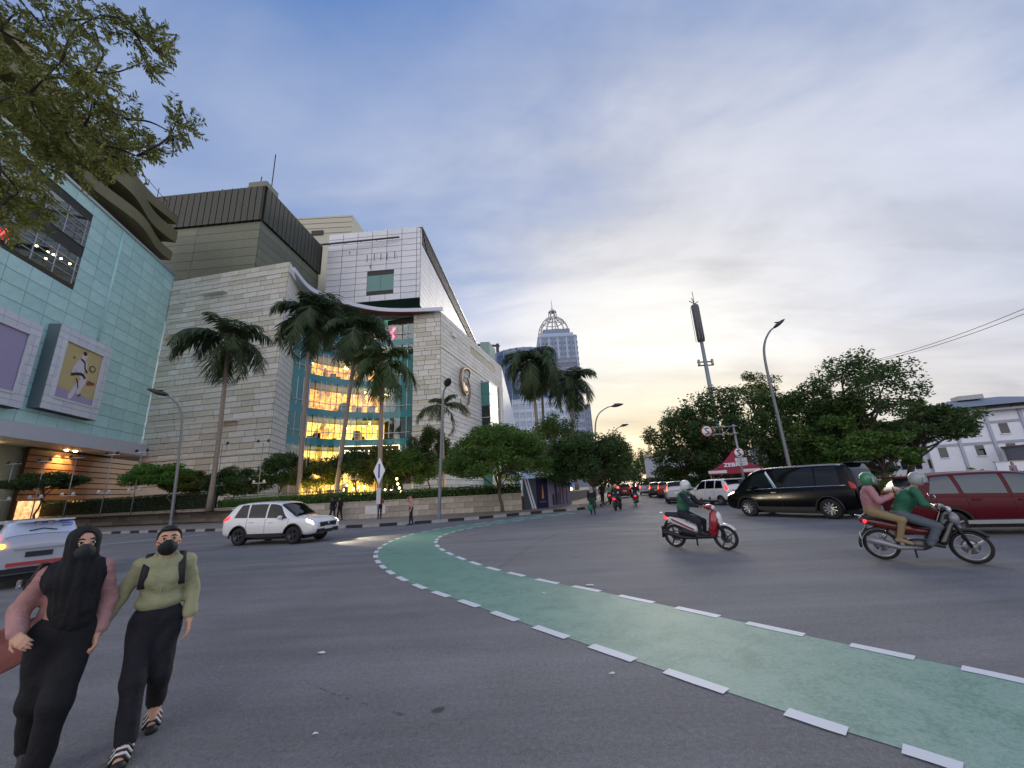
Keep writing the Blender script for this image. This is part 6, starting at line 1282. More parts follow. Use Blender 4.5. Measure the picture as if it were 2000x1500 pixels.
def wheelpose(rear_px, front_px, wb, scale=1.0, keep='rear'):
    """put the ground contacts of the near side wheels on the photo's pixel columns, wheelbase as given"""
    a, b = gnd(*rear_px)[:2], gnd(*front_px)[:2]; wb *= scale
    (f, m_) = (a, b) if keep == 'rear' else (b, a)
    d = unit(m_); best = min((np.hypot(*(d * t - f)) - wb) ** 2 * 1e3 + (t - np.hypot(*m_)) ** 2 * .01 and ((abs(np.hypot(*(d * t - f)) - wb), abs(t - np.hypot(*m_)), t)) for t in np.linspace(3, 60, 5700)) if False else None
    ts = np.linspace(2, 70, 13601); e = np.abs(np.hypot(*(np.outer(ts, d) - f).T) - wb); ok = np.where(e < .02)[0]
    t = ts[ok[np.argmin(np.abs(ts[ok] - np.hypot(*m_)))]] if len(ok) else ts[np.argmin(e)]
    m2 = d * t; (a, b) = (f, m2) if keep == 'rear' else (m2, f); return a, b, math.atan2(b[1] - a[1], b[0] - a[0])
def placecar(rear_px, front_px, wb, hw, side, scale=1.0, keep='rear'):
    a, b, rz = wheelpose(rear_px, front_px, wb, scale, keep); d = unit(b - a); n = np.array([-d[1], d[0]]); c = (a + b) / 2 - n * side * (hw - .1) * scale; return (c[0], c[1], 0.0), rz
SMW = ((.62, 1.30, .86, 1.22), (1.36, 2.2, 1.32, 2.2), (2.28, 3.28, 2.28, 2.82))
# 1. white SUV crossing at left
WH = paint('pearl_white_paint', (226, 226, 224)); loc, rz = placecar((465, 1063), (572, 1063), 2.66, .92, -1, 1.0, 'front')
def suvx(C_, add, root):
    details(C_, add, root, 3.05, .98, (1.32, 2.24, 3.36), WH, 4.6, (1.55, 2.5))
    x = 4.6
    add(MB().box((x - .03, 0, .72), (.09, 1.02, .19)), 'grille', BLK); add(MB().box((x + .0, 0, .80), (.06, 1.15, .035)), 'grille_bar', CHR); add(MB().ell((x + .03, 0, .74), (.02, .07, .06), 10), 'badge', CHR)
    add(MB().box((x - .07, 0, .47), (.16, 1.35, .16)), 'lower_bumper', BLK); add(MB().box((x + .02, 0, .58), (.03, .46, .13)), 'number_plate', PLT)
    for s_ in (-1, 1): add(MB().tube([(x - .18, s_ * .78, .5), (x - .04, s_ * .62, .4), (x + .0, s_ * .3, .38)], .03, 6), 'bumper_trim', CHR); add(MB().ell((x - .12, s_ * .64, .48), (.06, .1, .05), 10), 'fog_lamp', HEAD)
    for s_ in (-1, 1): add(MB().tube([(.5, s_ * .6, 1.66), (1.2, s_ * .66, 1.71), (2.6, s_ * .64, 1.66)], .02, 6), 'roof_rail', CHR)
    add(MB().box((.28, 0, 1.50), (.3, 1.1, .04)), 'spoiler', WH)
mkcar('suv_car', 'white crossover SUV with lit headlamps crossing at left', 'car', SUV, (.95, 3.61), .36, loc, rz, WH, 1.0, None, SMW, (2.8, 3.66), (.16, .56), [('head_lamp', HEAD, 4.22, 4.52, 4.16, 4.46, 4.2, 5.3, (-1, 1)), ('tail_lamp', TAIL, .04, .3, .1, .42, 4.4, 5.6, (-1, 1))], extra=suvx, rimm=RIMD)
# road glare source: the SUV's own dipped beams
for s_ in (-1, 1):
    l = bpy.data.lights.new('headlight_beam', 'SPOT'); l.energy = 260; l.color = (1, .86, .6); l.spot_size = R(60); l.spot_blend = .7; l.shadow_soft_size = .08
    o = bpy.data.objects.new('headlight_beam', l); COL.objects.link(o); o.parent = [q for q in bpy.data.objects if q.name == 'suv_car'][0]; o.location = (2.42, s_ * .68, .74); o.rotation_euler = Vector((1, 0, -.26)).to_track_quat('-Z', 'Y').to_euler()
# 2. black van
BKP = paint('black_car_paint', (5, 5, 7)); BKP.node_tree.nodes['Principled BSDF'].inputs['Coat Weight'].default_value = .06; BKP.node_tree.nodes['Principled BSDF'].inputs['Specular IOR Level'].default_value = .22; BKP.node_tree.nodes['Principled BSDF'].inputs['Roughness'].default_value = .16; loc, rz = placecar((1630, 1014), (1467, 1007), 3.0, .92, 1, 1.06)
def vanx(C_, add, root):
    details(C_, add, root, 3.55, 1.06, (1.25, 2.5, 3.55), BKP, 4.93, (1.5, 2.75))
    for s_ in (-1, 1):
        add(MB().tube([tuple(C_.S(x, 5.12) * np.array([1, s_, 1]) + np.array([0, s_ * .012, 0])) for x in np.linspace(.3, 3.9, 20)], .014, 5), 'belt_chrome', CHR)
        add(MB().tube([tuple(C_.S(x, 7.25) * np.array([1, s_, 1]) + np.array([0, s_ * .014, 0])) for x in np.linspace(.35, 3.1, 20)], .016, 5), 'roof_chrome', CHR)
        add(MB().add([tuple(C_.S(x, u) * np.array([1, s_, 1]) + np.array([0, s_ * .02, 0])) for x, u in ((2.62, 5.15), (2.75, 5.15), (3.02, 6.6), (2.98, 6.9))], [(0, 1, 2, 3) if s_ > 0 else (3, 2, 1, 0)]), 'pillar_fin', CHR)
        add(MB().box((2.4, s_ * .925, .33), (2.0, .03, .035)), 'sill_chrome', CHR)
    add(MB().box((4.9, 0, .74), (.08, 1.2, .5)), 'grille', CHR); add(MB().box((.16, 0, 1.95), (.36, 1.3, .05)), 'spoiler', BKP); add(MB().box((0, 0, .85), (.04, .5, .13)), 'number_plate', PLT)
mkcar('passenger_van', 'glossy black luxury passenger van with chrome trim', 'van', VAN, (.93, 3.93), .36, loc, rz, BKP, 1.06, None, ((.45, 1.2, .5, 1.2), (1.26, 2.62, 1.26, 2.72), (2.8, 3.9, 3.02, 3.45)), (3.6, 4.4), (.1, .32), [('head_lamp', HEAD, 4.5, 4.8, 4.45, 4.76, 4.3, 5.3, (-1, 1)), ('tail_lamp', TAILD, .03, .14, .03, .2, 4.3, 5.5, (-1, 1))], extra=vanx, spokes=10)
# 3. red hatch MPV at the right edge, heading right
RDP = paint('maroon_paint', (82, 12, 24)); RDP.node_tree.nodes['Principled BSDF'].inputs['Coat Weight'].default_value = .08; RDP.node_tree.nodes['Principled BSDF'].inputs['Specular IOR Level'].default_value = .2; loc, rz = placecar((1872, 1046), (2150, 1050), 2.75, .88, -1, .92)
def redx(C_, add, root):
    details(C_, add, root, 3.3, .97, (1.3, 2.25, 3.4), RDP, 4.6, (1.5, 2.45)); add(MB().box((.22, 0, 1.62), (.5, 1.15, .05)), 'spoiler', RDP)
    for s_ in (-1, 1): add(MB().box((2.3, s_ * .89, .36), (2.3, .05, .1)), 'silver_sill', mat('silver_trim', (150, 150, 154), .4, .4))
mkcar('family_car', 'dark red family car cut off by the right edge', 'car', HAT, (.9, 3.65), .33, loc, rz, RDP, .92, None, ((.55, 1.2, .75, 1.15), (1.3, 2.2, 1.26, 2.2), (2.3, 3.5, 2.3, 2.98)), (3.0, 3.86), (.12, .5), [('tail_lamp', TAILD, .04, .2, .06, .3, 4.4, 6.2, (-1, 1)), ('head_lamp', HLD, 4.2, 4.5, 4.15, 4.44, 4.2, 5.2, (-1, 1))], extra=redx, glass=mat('red_car_glass', (66, 80, 90), .08, 0, var=.1, spec=.8))
# 4. white MPV driving away
WH2 = paint('white_paint', (214, 216, 218)); loc, rz = placecar((1412, 987.5), (1358, 984.5), 2.65, .83, 1, 1.0)
def mpvx(C_, add, root):
    details(C_, add, root, 2.85, .98, (1.2, 2.05, 3.1), WH2, 4.19, (1.4, 2.2)); add(MB().box((.16, 0, 1.66), (.34, 1.05, .04)), 'spoiler', WH2); add(MB().box((-.01, 0, .82), (.04, .48, .13)), 'number_plate', PLK); add(MB().box((.03, 0, .45), (.14, 1.3, .12)), 'bumper_guard', BLK); add(MB().box((-.02, 0, .96), (.03, .9, .04)), 'tailgate_chrome', CHR)
MPW = ((.42, 1.12, .6, 1.08), (1.2, 2.0, 1.2, 2.0), (2.08, 3.05, 2.08, 2.68))
def mpv(label, rear_px, front_px, pm, sc=1.0, group=None, ex=None, side=1, loc=None, rz=None, tail=TAIL, n=54):
    if loc is None: loc, rz = placecar(rear_px, front_px, 2.65, .83, side, sc)
    return mkcar('minivan', label, 'car', MPV, (.72, 3.37), .31, loc, rz, pm, sc, group, MPW, (2.68, 3.4), (.09, .42), [('tail_lamp', tail, .02, .16, .03, .3, 4.4, 6.2, (-1, 1)), ('head_lamp', HLD, 3.84, 4.1, 3.8, 4.05, 4.2, 5.2, (-1, 1))], extra=ex, clad_=False, n=n)
mpv('white minivan driving away beside the red tent', (1412, 987.5), (1358, 984.5), WH2, ex=mpvx)
# 5. silver minivan at far left, back window covered by a sticker
SIL = paint('silver_paint', (186, 188, 196), .2); c = gnd(70, 1116, .36); c2 = c[:2]
def silx(C_, add, root):
    mpvx(C_, add, root)
    o = add(C_.patch(.09, .42, .09, .42, 7.15, 9, .016, full=True), 'window_sticker', mat('sticker_pale_blue', (196, 208, 232), .4, var=.12, scale=3)); 
    INK2, BLS = mat('sticker_grey_ink', (92, 100, 120), .5), mat('sticker_blue', (110, 124, 190), .5)
    def onback(y, t): p = C_.S(.09 + .33 * t, 8.9); return (p[0] - .035, y, p[2] + .012)
    for y, t, w, h, m_ in ((.08, .66, .16, .05, INK2), (-.12, .7, .16, .04, INK2), (-.42, .8, .26, .045, BLS), (-.42, .62, .26, .03, BLS), (-.44, .45, .22, .03, BLS), (-.43, .3, .2, .025, BLS)):
        p = onback(y, t); add(MB().box(p, (.012, w, h)), 'sticker_print', m_)
    for y in (.08, -.12): p = onback(y, .5); add(MB().ell(p, (.014, .075, .085), 10), 'sticker_face', mat('sticker_skin', (186, 176, 190), .5))
    add(MB().tube([onback(.25, .12), onback(0, .2), onback(-.25, .1)], .014, 5), 'rear_wiper', BLK)
    add(MB().box((-.005, -.1, .60), (.05, 1.25, .09)), 'red_reflector_band', mat('reflector_red', (150, 60, 58), .5, var=.2, emit=.03, ecol=(220, 60, 60)))
    add(MB().box((-.03, -.1, .53), (.04, 1.2, .025)), 'bumper_chrome', CHR); add(MB().ell((.02, .66, 1.06), (.06, .06, .06), 10), 'indicator', AMB)
dv = unit(c2); mpv('silver minivan with picture sticker on its rear window', None, None, SIL, .95, ex=silx, loc=(c[0] + 2.045 * math.cos(R(150)), c[1] + 2.045 * math.sin(R(150)), 0), rz=R(150))
# 6. traffic waiting down the street
TQ = 'cars queueing down the street'
BK2 = paint('dark_grey_paint', (52, 54, 60)); RD2 = paint('red_paint', (120, 24, 28)); SV2 = paint('silver_paint2', (170, 172, 178), .2)
az = math.atan2(dS[1], dS[0])
for i, (x, y, pm, lab) in enumerate(((1328, 984, SV2, 'silver minivan with orange lit tail lamps, hidden behind the scooter rider'), (1303, 973, RD2, 'dark red car queueing with both brake lamps lit'), (1284, 971, BK2, 'dark car queueing beside the dark red car'), (1263, 967, WH2, 'white car queueing in the middle of the street'), (1222, 972, RD2, 'red car on the left side of the far street'), (1250, 959, BK2, 'dark car farthest down the street'), (1275, 957, SV2, 'small silver car far down the street'))):
    g_ = gnd(x, y); mpv(lab, None, None, pm, 1.0, TQ, loc=(g_[0] + dS[0] * 2, g_[1] + dS[1] * 2, 0), rz=az + .02 * (i % 3 - 1), n=30, tail=mat('brake_lamp_lit', (255, 50, 40), .3, var=0, emit=5, ecol=(255, 60, 40)), ex=(lambda C_, add, root: (add(MB().box((-.01, 0, .82), (.04, .48, .13)), 'number_plate', PLT), add(MB().box((.03, 0, .45), (.14, 1.3, .12)), 'bumper_guard', BLK))))
# ------------------------------------------------------------------ two-wheelers (x forward from the rear axle)
def bikewheel(root, x, r, w, spokes, rimm):
    nt_ = 36; t = MB().lathe([(r * .8, -w * .42), (r * .9, -w / 2), (r * .97, -w * .3), (r, 0), (r * .97, w * .3), (r * .9, w / 2), (r * .8, w * .42), (r * .8, -w * .42)], n=nt_, axis='y').build('wheel', TYRE, root, (x, 0, r))
    m = MB(); m.lathe([(r * .74, -w * .3), (r * .82, -w * .36), (r * .82, w * .36), (r * .74, w * .3), (r * .74, -w * .3)], n=nt_, axis='y'); m.lathe([(.001, -w * .6), (r * .17, -w * .6), (r * .17, w * .6), (.001, w * .6)], n=14, axis='y'); m.build('rim', rimm, t)
    sp = MB()
    for k in range(spokes): a = 2 * math.pi * k / spokes + .4; sp.bar((r * .1 * math.cos(a), 0, r * .1 * math.sin(a)), (r * .78 * math.cos(a + .12), 0, r * .78 * math.sin(a + .12)), .035, .03)
    sp.build('spokes', rimm, t); MB().lathe([(r * .2, w * .5), (r * .45, w * .5), (r * .45, w * .54), (r * .2, w * .54)], n=20, axis='y').build('brake_disc', RIMS, t); return t
def mudguard(root, x, r, a0, a1, w, m_, nm, gap=.035):
    R_ = r + gap; vs = []; A_ = np.linspace(a0, a1, 14)
    for a in A_:
        for (s_, dr) in ((-1, -.025), (-.8, 0), (0, .018), (.8, 0), (1, -.025)): vs.append((x + (R_ + dr) * math.cos(a), s_ * w / 2, r + (R_ + dr) * math.sin(a)))
    for a in A_[::-1]: pass
    f = [(i * 5 + j, i * 5 + j + 1, (i + 1) * 5 + j + 1, (i + 1) * 5 + j) for i in range(13) for j in range(4)]
    me = MB().add(vs, f, 0, True).build(nm, m_, root); md = me.modifiers.new('thick', 'SOLIDIFY'); md.thickness = .012; return me
def scooter(label, loc, rz, col1, col2, dark, scale=1.0, under=False, group='two wheelers on the road', vox=.014, lite=False, headlit=False):
    T_ = thing('motor_scooter' if not under else 'motorcycle', label, 'scooter' if not under else 'motorcycle', loc, rz, scale, group); wb = 1.27; r = .29 if not under else .295; w = .1
    bikewheel(T_, 0, r, w, 5, RIMS if under else RIMD); bikewheel(T_, wb, r, w, 5, RIMS if under else RIMD)
    for s_ in (-1, 1): MB().tube([(wb, s_ * .075, r), (wb - .1, s_ * .075, .62), (wb - .17, s_ * .05, .82)], [.026, .028, .03], 8).build('fork_leg', dark, T_)
    mudguard(T_, wb, r, R(35), R(158), .15, col2 if not under else dark, 'front_mudguard'); mudguard(T_, 0, r, R(60), R(190), .14, BLK, 'rear_mudguard', .05)
    sh = lambda nm, pr, m_: link(nm, sdfmesh(nm, pr, vox, [m_], 1), T_)
    if not under:
        sh('front_apron', [els((1.06, 0, .68), (.09, .19, .26), k=.05), cap((1.1, 0, .86), (1.0, 0, .42), .09, .12, k=.06), cap((1.14, .05, .74), (1.05, .12, .5), .07, .05, k=.05), cap((1.14, -.05, .74), (1.05, -.12, .5), .07, .05, k=.05)], col1)
        sh('nose_panel', [els((1.17, 0, .74), (.09, .1, .17), k=.03), els((1.2, 0, .62), (.06, .07, .08), k=.04)], col2)
        sh('floorboard', [cap((.62, .08, .3), (1.02, .08, .32), .06, .05, k=.06), cap((.62, -.08, .3), (1.02, -.08, .32), .06, .05, k=.06)], dark)
        sh('side_panel', [cap((-.02, .06, .7), (.62, .1, .5), .08, .1, k=.06), cap((-.02, -.06, .7), (.62, -.1, .5), .08, .1, k=.06), cap((-.12, 0, .74), (.3, 0, .66), .07, .11, k=.06)], col2)
        sh('under_body', [cap((.3, 0, .42), (.66, 0, .36), .13, .12, k=.05), cap((.0, .1, .3), (.5, .1, .34), .07, .08, k=.05)], dark)
        MB().add([(.02, -.16, .7), (.6, -.215, .46), (.6, -.215, .5), (.02, -.165, .75)], [(0, 1, 2, 3)]).build('side_stripe', col1, T_)
    else:
        sh('front_apron', [cap((1.06, 0, .9), (.86, 0, .45), .08, .07, k=.05), cap((1.08, .1, .72), (.9, .17, .4), .05, .07, k=.05), cap((1.08, -.1, .72), (.9, -.17, .4), .05, .07, k=.05)], col1)
        sh('nose_panel', [els((1.15, 0, .8), (.09, .1, .13), k=.03)], col2)
        sh('side_panel', [cap((-.2, 0, .78), (.45, 0, .62), .07, .12, k=.05), cap((.4, 0, .6), (.85, 0, .55), .09, .07, k=.06)], mat('dark_red_panel', (96, 26, 30), .3, coat=.5))
        sh('engine', [els((.55, 0, .32), (.2, .12, .12), k=.04), cap((.6, 0, .3), (.82, 0, .38), .08, .07, k=.03)], mat('engine_metal', (90, 90, 94), .4, .6))
    sh('seat', [cap((-.12, 0, .83), (.3, 0, .80), .085, .1, k=.05), cap((.3, 0, .80), (.62, 0, .74), .1, .07, k=.05)], mat('seat_vinyl', (30, 30, 33), .5))
    sh('handlebar_cover', [els((1.0, 0, 1.02), (.1, .15, .075), k=.03), cap((.98, -.12, 1.03), (.95, -.25, 1.05), .05, .035, k=.04), cap((.98, .12, 1.03), (.95, .25, 1.05), .05, .035, k=.04)], col1)
    MB().ell((1.09 if not under else 1.12, 0, 1.0 if not under else .98), (.05, .11, .06), 12).build('head_lamp', HEAD if headlit else HLD, T_)
    for s_ in (-1, 1):
        MB().tube([(.95, s_ * .24, 1.05), (.92, s_ * .38, 1.05)], .02, 8).build('handgrip', BLK, T_); MB().tube([(.97, s_ * .24, 1.06), (.96, s_ * .3, 1.2)], .008, 5).build('mirror_stalk', BLK, T_); MB().ell((.95, s_ * .32, 1.23), (.015, .07, .045), 10).build('mirror', BLK if not under else CHR, T_)
    MB().ell((-.17, 0, .76), (.05, .1, .05), 10).build('tail_lamp', TAIL, T_); MB().bar((-.16, 0, .68), (-.32, 0, .42), .12, .02).build('number_plate_bracket', BLK, T_); MB().box((-.30, 0, .47), (.015, .2, .12)).build('number_plate', PLT if under else PLK, T_)
    MB().tube([(.6, -.1, .26), (.25, -.15, .27), (-.02, -.17, .36), (-.22, -.17, .42)], [.025, .05, .065, .06], 10).build('exhaust', GALV if under else BLK, T_); MB().tube([(0, .13, r), (.2, .13, .62)], .03, 6).build('shock_absorber', CHR, T_); MB().tube([(-.2, .12, .86), (-.3, .08, .88), (-.3, -.08, .88), (-.2, -.12, .86)], .014, 6).build('grab_rail', CHR, T_); MB().box((.5, .16, .14), (.03, .04, .2)).build('side_stand', BLK, T_)
    return T_
def bikepose(rear_px, front_px):
    a, b = gnd(*rear_px)[:2], gnd(*front_px)[:2]; d = b - a; return (a[0], a[1], 0), math.atan2(d[1], d[0]), float(np.hypot(*d)) / 1.27
RDS = paint('scooter_red', (146, 22, 40)); WHS = paint('scooter_white', (206, 206, 210)); BKS = paint('scooter_black', (16, 16, 20)); GYS = paint('scooter_grey', (120, 124, 130))
b1 = bikepose((1322, 1068.5), (1422, 1074.5)); scooter('red and white scooter in the middle of the junction', b1[0], b1[1], RDS, WHS, BLK, b1[2])
b2 = bikepose((1730, 1093), (1908, 1101.5)); scooter('black motorcycle carrying two people at right', b2[0], b2[1], BKS, GYS, BLK, b2[2], under=True, headlit=False)
g_ = gnd(1203, 998); b3 = ((g_[0], g_[1], 0), R(62), 1.0); scooter('dark scooter with an orange lamp waiting near the far kerb', *b3[:2], BKS, RDS, BLK, vox=.025)
g_ = gnd(1243, 989); b4 = ((g_[0], g_[1], 0), az, 1.0); scooter('red tailed scooter riding away down the street', *b4[:2], RDS, BKS, BLK, vox=.025)
g_ = gnd(1192, 985); b5 = ((g_[0], g_[1], 0), R(75), 1.0); scooter('scooter ridden in a pale green jacket by the left trees', *b5[:2], BKS, GYS, BLK, vox=.03)
# ================================================================== PEOPLE (local frame: x forward, y to their left, z up)
SKIN = mat('skin', (176, 126, 100), .55, var=.06, scale=20, sub=.06); SKINL = mat('skin_light', (204, 156, 128), .55, var=.05, scale=20, sub=.08); BLACKC = mat('black_cloth', (17, 17, 21), .85, var=.3, scale=10, bump=.5, bscale=30); HAIR = mat('black_hair', (20, 17, 17), .5, var=.2, scale=40)
NAVYC = mat('navy_cloth', (30, 32, 44), .85, var=.15, scale=10); GRN = mat('green_jacket', (34, 96, 70), .7, var=.12, scale=8); GREY = mat('grey_jeans', (86, 96, 106), .85, var=.2, scale=9); SHOE = mat('dark_shoe', (34, 32, 32), .6); REDC = mat('red_shirt', (132, 62, 58), .8, var=.1); PINKC = mat('pink_jacket', (168, 120, 124), .85, var=.14, scale=7); KHAKI = mat('khaki_cloth', (142, 124, 92), .85, var=.12)
V3 = lambda *a: np.array(a, float)
def handp(w, d, up, side, m, curl=.35, s=1.0):
    """palm and five fingers from the wrist w along d; up = back of the hand normal; side=+1 thumb towards d x up"""
    d = np.array(d, float); d /= np.linalg.norm(d); up = np.array(up, float); up -= d * (up @ d); up /= np.linalg.norm(up); x = np.cross(d, up) * side; P = []
    pc = w + d * .05 * s
    for k in range(4):
        o = (1.5 - k) * .019 * s; b = w + d * .015 * s + x * o * .7; kn = w + d * (.088 - .004 * abs(k - 1)) * s + x * o
        P.append(cap(b, kn, .0135 * s, .0115 * s, m, .012)); Lf = (.068, .076, .070, .055)[k] * s; q = kn; dd = d.copy()
        for j in range(3):
            dd = dd - up * curl * (1 + .5 * j); dd /= np.linalg.norm(dd); e = q + dd * Lf * (.45, .32, .25)[j]; P.append(cap(q, e, (.0095 - .001 * j) * s, (.0085 - .001 * j) * s, m, .004)); q = e
    tb = w + d * .02 * s + x * .028 * s; t1 = tb + (d * .6 + x * .65 - up * .25) * .045 * s; t2 = t1 + (d * .9 + x * .15 - up * .3) * .038 * s
    P += [cap(w, tb, .016 * s, .014 * s, m, .012), cap(tb, t1, .0135 * s, .011 * s, m, .01), cap(t1, t2, .0105 * s, .008 * s, m, .004)]; return P
def bodyp(J, fat=1.0, top=1, leg=2, skin=0, shoe=3, sleeve=1.0, hand=True, wide=1.0, hair=None, loose=0.0, curl=.35, female=True, headr=1.0):
    P = []; g = lambda k: np.array(J[k], float); pe, ch, ne, he = g('pelvis'), g('chest'), g('neck'), g('head'); f = fat
    up = (ch - pe) / np.linalg.norm(ch - pe); lat = g('shL') - g('shR'); lat /= np.linalg.norm(lat); fw = np.cross(lat, up)
    Rm = np.array([fw, lat, up]).T
    P += [els(pe, (.115 * f, .165 * f, .13), leg, .05, Rm), els(pe + up * .14, (.105 * f, .14 * f, .13), top, .06, Rm), els(ch, (.115 * f, .16 * f, .16), top, .06, Rm), els(ch + up * .1, (.09 * f, .165 * f, .08), top, .05, Rm)]
    if female: P += [els(ch + fw * .075 * f + lat * s_ * .065 * f, (.055, .06, .06), top, .04) for s_ in (-1, 1)]
    P += [cap(g('shL'), g('shR'), .055, .055, top, .05), cap(ch + up * .12, ne, .06, .048, skin, .03), cap(ne, he - up * .03, .047, .05, skin, .02)]
    for s_ in 'LR':
        sh, el, wr = g('sh' + s_), g('el' + s_), g('wr' + s_); P += [cap(sh, el, .058 * f + loose, .045 * f + loose, top, .03)]
        se = el + (wr - el) * sleeve; P += [cap(el, se, .045 * f + loose, .036 + loose, top, .025)]
        P.append(cap(el, wr, .036, .026, skin, .012))
        if hand:
            d = np.array(J.get('hd' + s_, wr - el), float); P += handp(wr, d, np.array(J.get('hu' + s_, lat if s_ == 'L' else -lat), float), J.get('hs' + s_, 1 if s_ == 'R' else -1), skin, J.get('curl' + s_, curl))
        hi, kn, an, to = g('hip' + s_), g('kn' + s_), g('an' + s_), g('to' + s_)
        P += [cap(hi, kn, .088 * f * wide, .062 * f * wide, leg, .05), cap(kn, an, .06 * f * wide, .045 * wide, leg, .03), cap(an + (0, 0, -.0), to, .042, .034, shoe, .02), cap(an, an + (an - to) * .22 + V3(0, 0, -.02), .04, .036, shoe, .02)]
    return P
def headp(J, skin=0, hair=4, s=1.0, bun=False):
    he = np.array(J['head'], float); f = np.array(J.get('face', (1, 0, 0)), float); f /= np.linalg.norm(f); u = np.array(J.get('hup', (0, 0, 1)), float); l = np.cross(u, f); l /= np.linalg.norm(l); u = np.cross(f, l); Rm = np.array([f, l, u]).T; q = lambda a, b, c: he + (f * a + l * b + u * c) * s
    P = [els(q(0, 0, .02), (.092 * s, .074 * s, .098 * s), skin, .02, Rm), els(q(.022, 0, -.05), (.06 * s, .055 * s, .065 * s), skin, .03, Rm), cap(q(.085, 0, .015), q(.102, 0, -.02), .009 * s, .014 * s, skin, .012), els(q(.082, 0, -.062), (.016 * s, .025 * s, .009 * s), skin, .008, Rm)] + [els(q(-.005, b * .076, -.01), (.018 * s, .01 * s, .03 * s), skin, .006, Rm) for b in (-1, 1)]
    if hair is not None: P += [els(q(-.022, 0, .045), (.088 * s, .08 * s, .088 * s), hair, .012, Rm), els(q(-.05, 0, -.02), (.055 * s, .07 * s, .08 * s), hair, .02, Rm)] + ([els(q(-.11, 0, .03), (.045, .05, .05), hair, .01)] if bun else [])
    return P, q, Rm
def person(label, loc, rz, prims, mats, vox, scale=1.0, wr=None, group=None):
    o = link('person', sdfmesh('person', prims, vox, mats, 1, wr)); o.location = tuple(float(x) for x in loc); o.rotation_euler = (0, 0, rz); o.scale = (scale,) * 3; return tag(o, label, 'person', group)
def piece(name, prims, vox, m, parent, wr=None, it=1): return link(name, sdfmesh(name, prims, vox, m if isinstance(m, list) else [m], it, wr), parent)
def folds(amp, fx, fz, seed=0):
    def f(V):
        n = np.sin(V[:, 2] * fz + 3 * np.sin(V[:, 1] * fx + seed) + V[:, 0] * fx * .7) * .6 + np.sin(V[:, 1] * fx * 1.7 + V[:, 2] * fz * .45 + seed * 2) * .4
        c = V.mean(0); d = V - c; d[:, 2] = 0; d /= np.maximum(np.linalg.norm(d, axis=1), 1e-5)[:, None]; return V + d * (amp * n)[:, None]
    return f
def face_details(parent, q, Rm, s=1.0, mask=None):
    for b in (-1, 1):
        e = MB(); e.ell((0, 0, 0), (.011 * s, .0155 * s, .0085 * s), 10); o = e.build('eye', mat('eye_white', (216, 208, 204), .25, var=0), parent, tuple(q(.082, b * .033, .012))); i = MB(); i.ell((0, 0, 0), (.005 * s, .0075 * s, .0075 * s), 8); fo = q(.0935, b * .033, .012) - q(.082, b * .033, .012); i.build('iris', mat('iris_dark', (24, 16, 14), .2, var=0), o, tuple(fo))
        MB().tube([tuple(q(.086, b * .012, .036)), tuple(q(.086, b * .032, .043)), tuple(q(.074, b * .054, .036))], [.005 * s, .0055 * s, .003 * s], 6).build('eyebrow', HAIR, parent)
        MB().tube([tuple(q(.089, b * .017, .015)), tuple(q(.0935, b * .034, .022)), tuple(q(.083, b * .05, .015))], [.002, .003, .0015], 5).build('eyelid_line', HAIR, parent)
# ---------------------------------------------------------------- woman in green blouse
w2 = gnd(266, 1450); fc = math.atan2(-w2[1], -w2[0])
J = dict(pelvis=(0, 0, .86), chest=(.025, 0, 1.16), neck=(.03, 0, 1.33), head=(.055, 0, 1.445), shL=(.02, .15, 1.275), shR=(.03, -.15, 1.275), elL=(-.03, .205, 1.03), wrL=(.06, .215, .81), elR=(-.02, -.255, 1.04), wrR=(.06, -.345, .83), hipL=(0, .075, .84), hipR=(0, -.075, .84), knR=(.14, -.07, .46), anR=(.2, -.05, .085), toR=(.34, -.06, .04), knL=(.03, .075, .45), anL=(-.22, .07, .16), toL=(-.12, .07, .05), face=(1, .05, .12), hdR=(.25, -.3, -1), hdL=(.25, .05, -1), curlL=.3, curlR=.28)
hp, q, Rm = headp(J, 0, 4, .98, True); P = bodyp(J, .82, 1, 2, 0, 0, .86, wide=1.15, loose=0) + hp
hairp = [els(q(-.03, 0, .047), (.088, .08, .082), 0, .02, Rm), els(q(-.06, 0, -.02), (.05, .066, .08), 0, .02, Rm), els(q(.03, .0, .095), (.06, .062, .032), 0, .02, Rm)] + [cap(q(.03, b * .064, .072), q(-.025, b * .076, -.01), .013, .014, 0, .02) for b in (-1, 1)] + [els(q(-.12, 0, .04), (.05, .055, .055), 0, .02)]
BLOU = mat('sage_blouse', (158, 157, 120), .85, var=.16, scale=9, bump=.5, bscale=30); TROU = mat('dark_trousers', (24, 24, 31), .85, var=.3, scale=10, bump=.6, bscale=24)
W2 = person('woman in sage green blouse and black mask walking with a backpack', (w2[0], w2[1], 0), fc - .05, P, [SKINL, BLOU, TROU, SHOE, HAIR], .008, 1.0)
piece('hair', hairp, .007, HAIR, W2)
g = lambda k: np.array(J[k], float)
bl = [els((.012, 0, 1.16), (.115, .15, .19), 0, .05), els((.0, 0, .98), (.125, .155, .085), 0, .05), els((.07, 0, 1.17), (.06, .115, .075), 0, .06), cap((.02, -.13, 1.272), (.02, .13, 1.272), .052, .052, 0, .05)]
for s_ in 'LR': bl += [cap(g('sh' + s_) + V3(0, 0, -.012), g('el' + s_), .054, .054, 0, .03), cap(g('el' + s_), g('el' + s_) * .25 + g('wr' + s_) * .75, .055, .048, 0, .02), cap(g('el' + s_) * .3 + g('wr' + s_) * .7, g('el' + s_) * .2 + g('wr' + s_) * .8, .05, .05, 0, .006)]
bl += [dict(els((.115, 0, 1.335), (.1, .058, .135)), sub=1)]
piece('throat', [cap((.05, 0, 1.36), (.07, 0, 1.24), .045, .04, 0, .02)], .008, SKINL, W2)
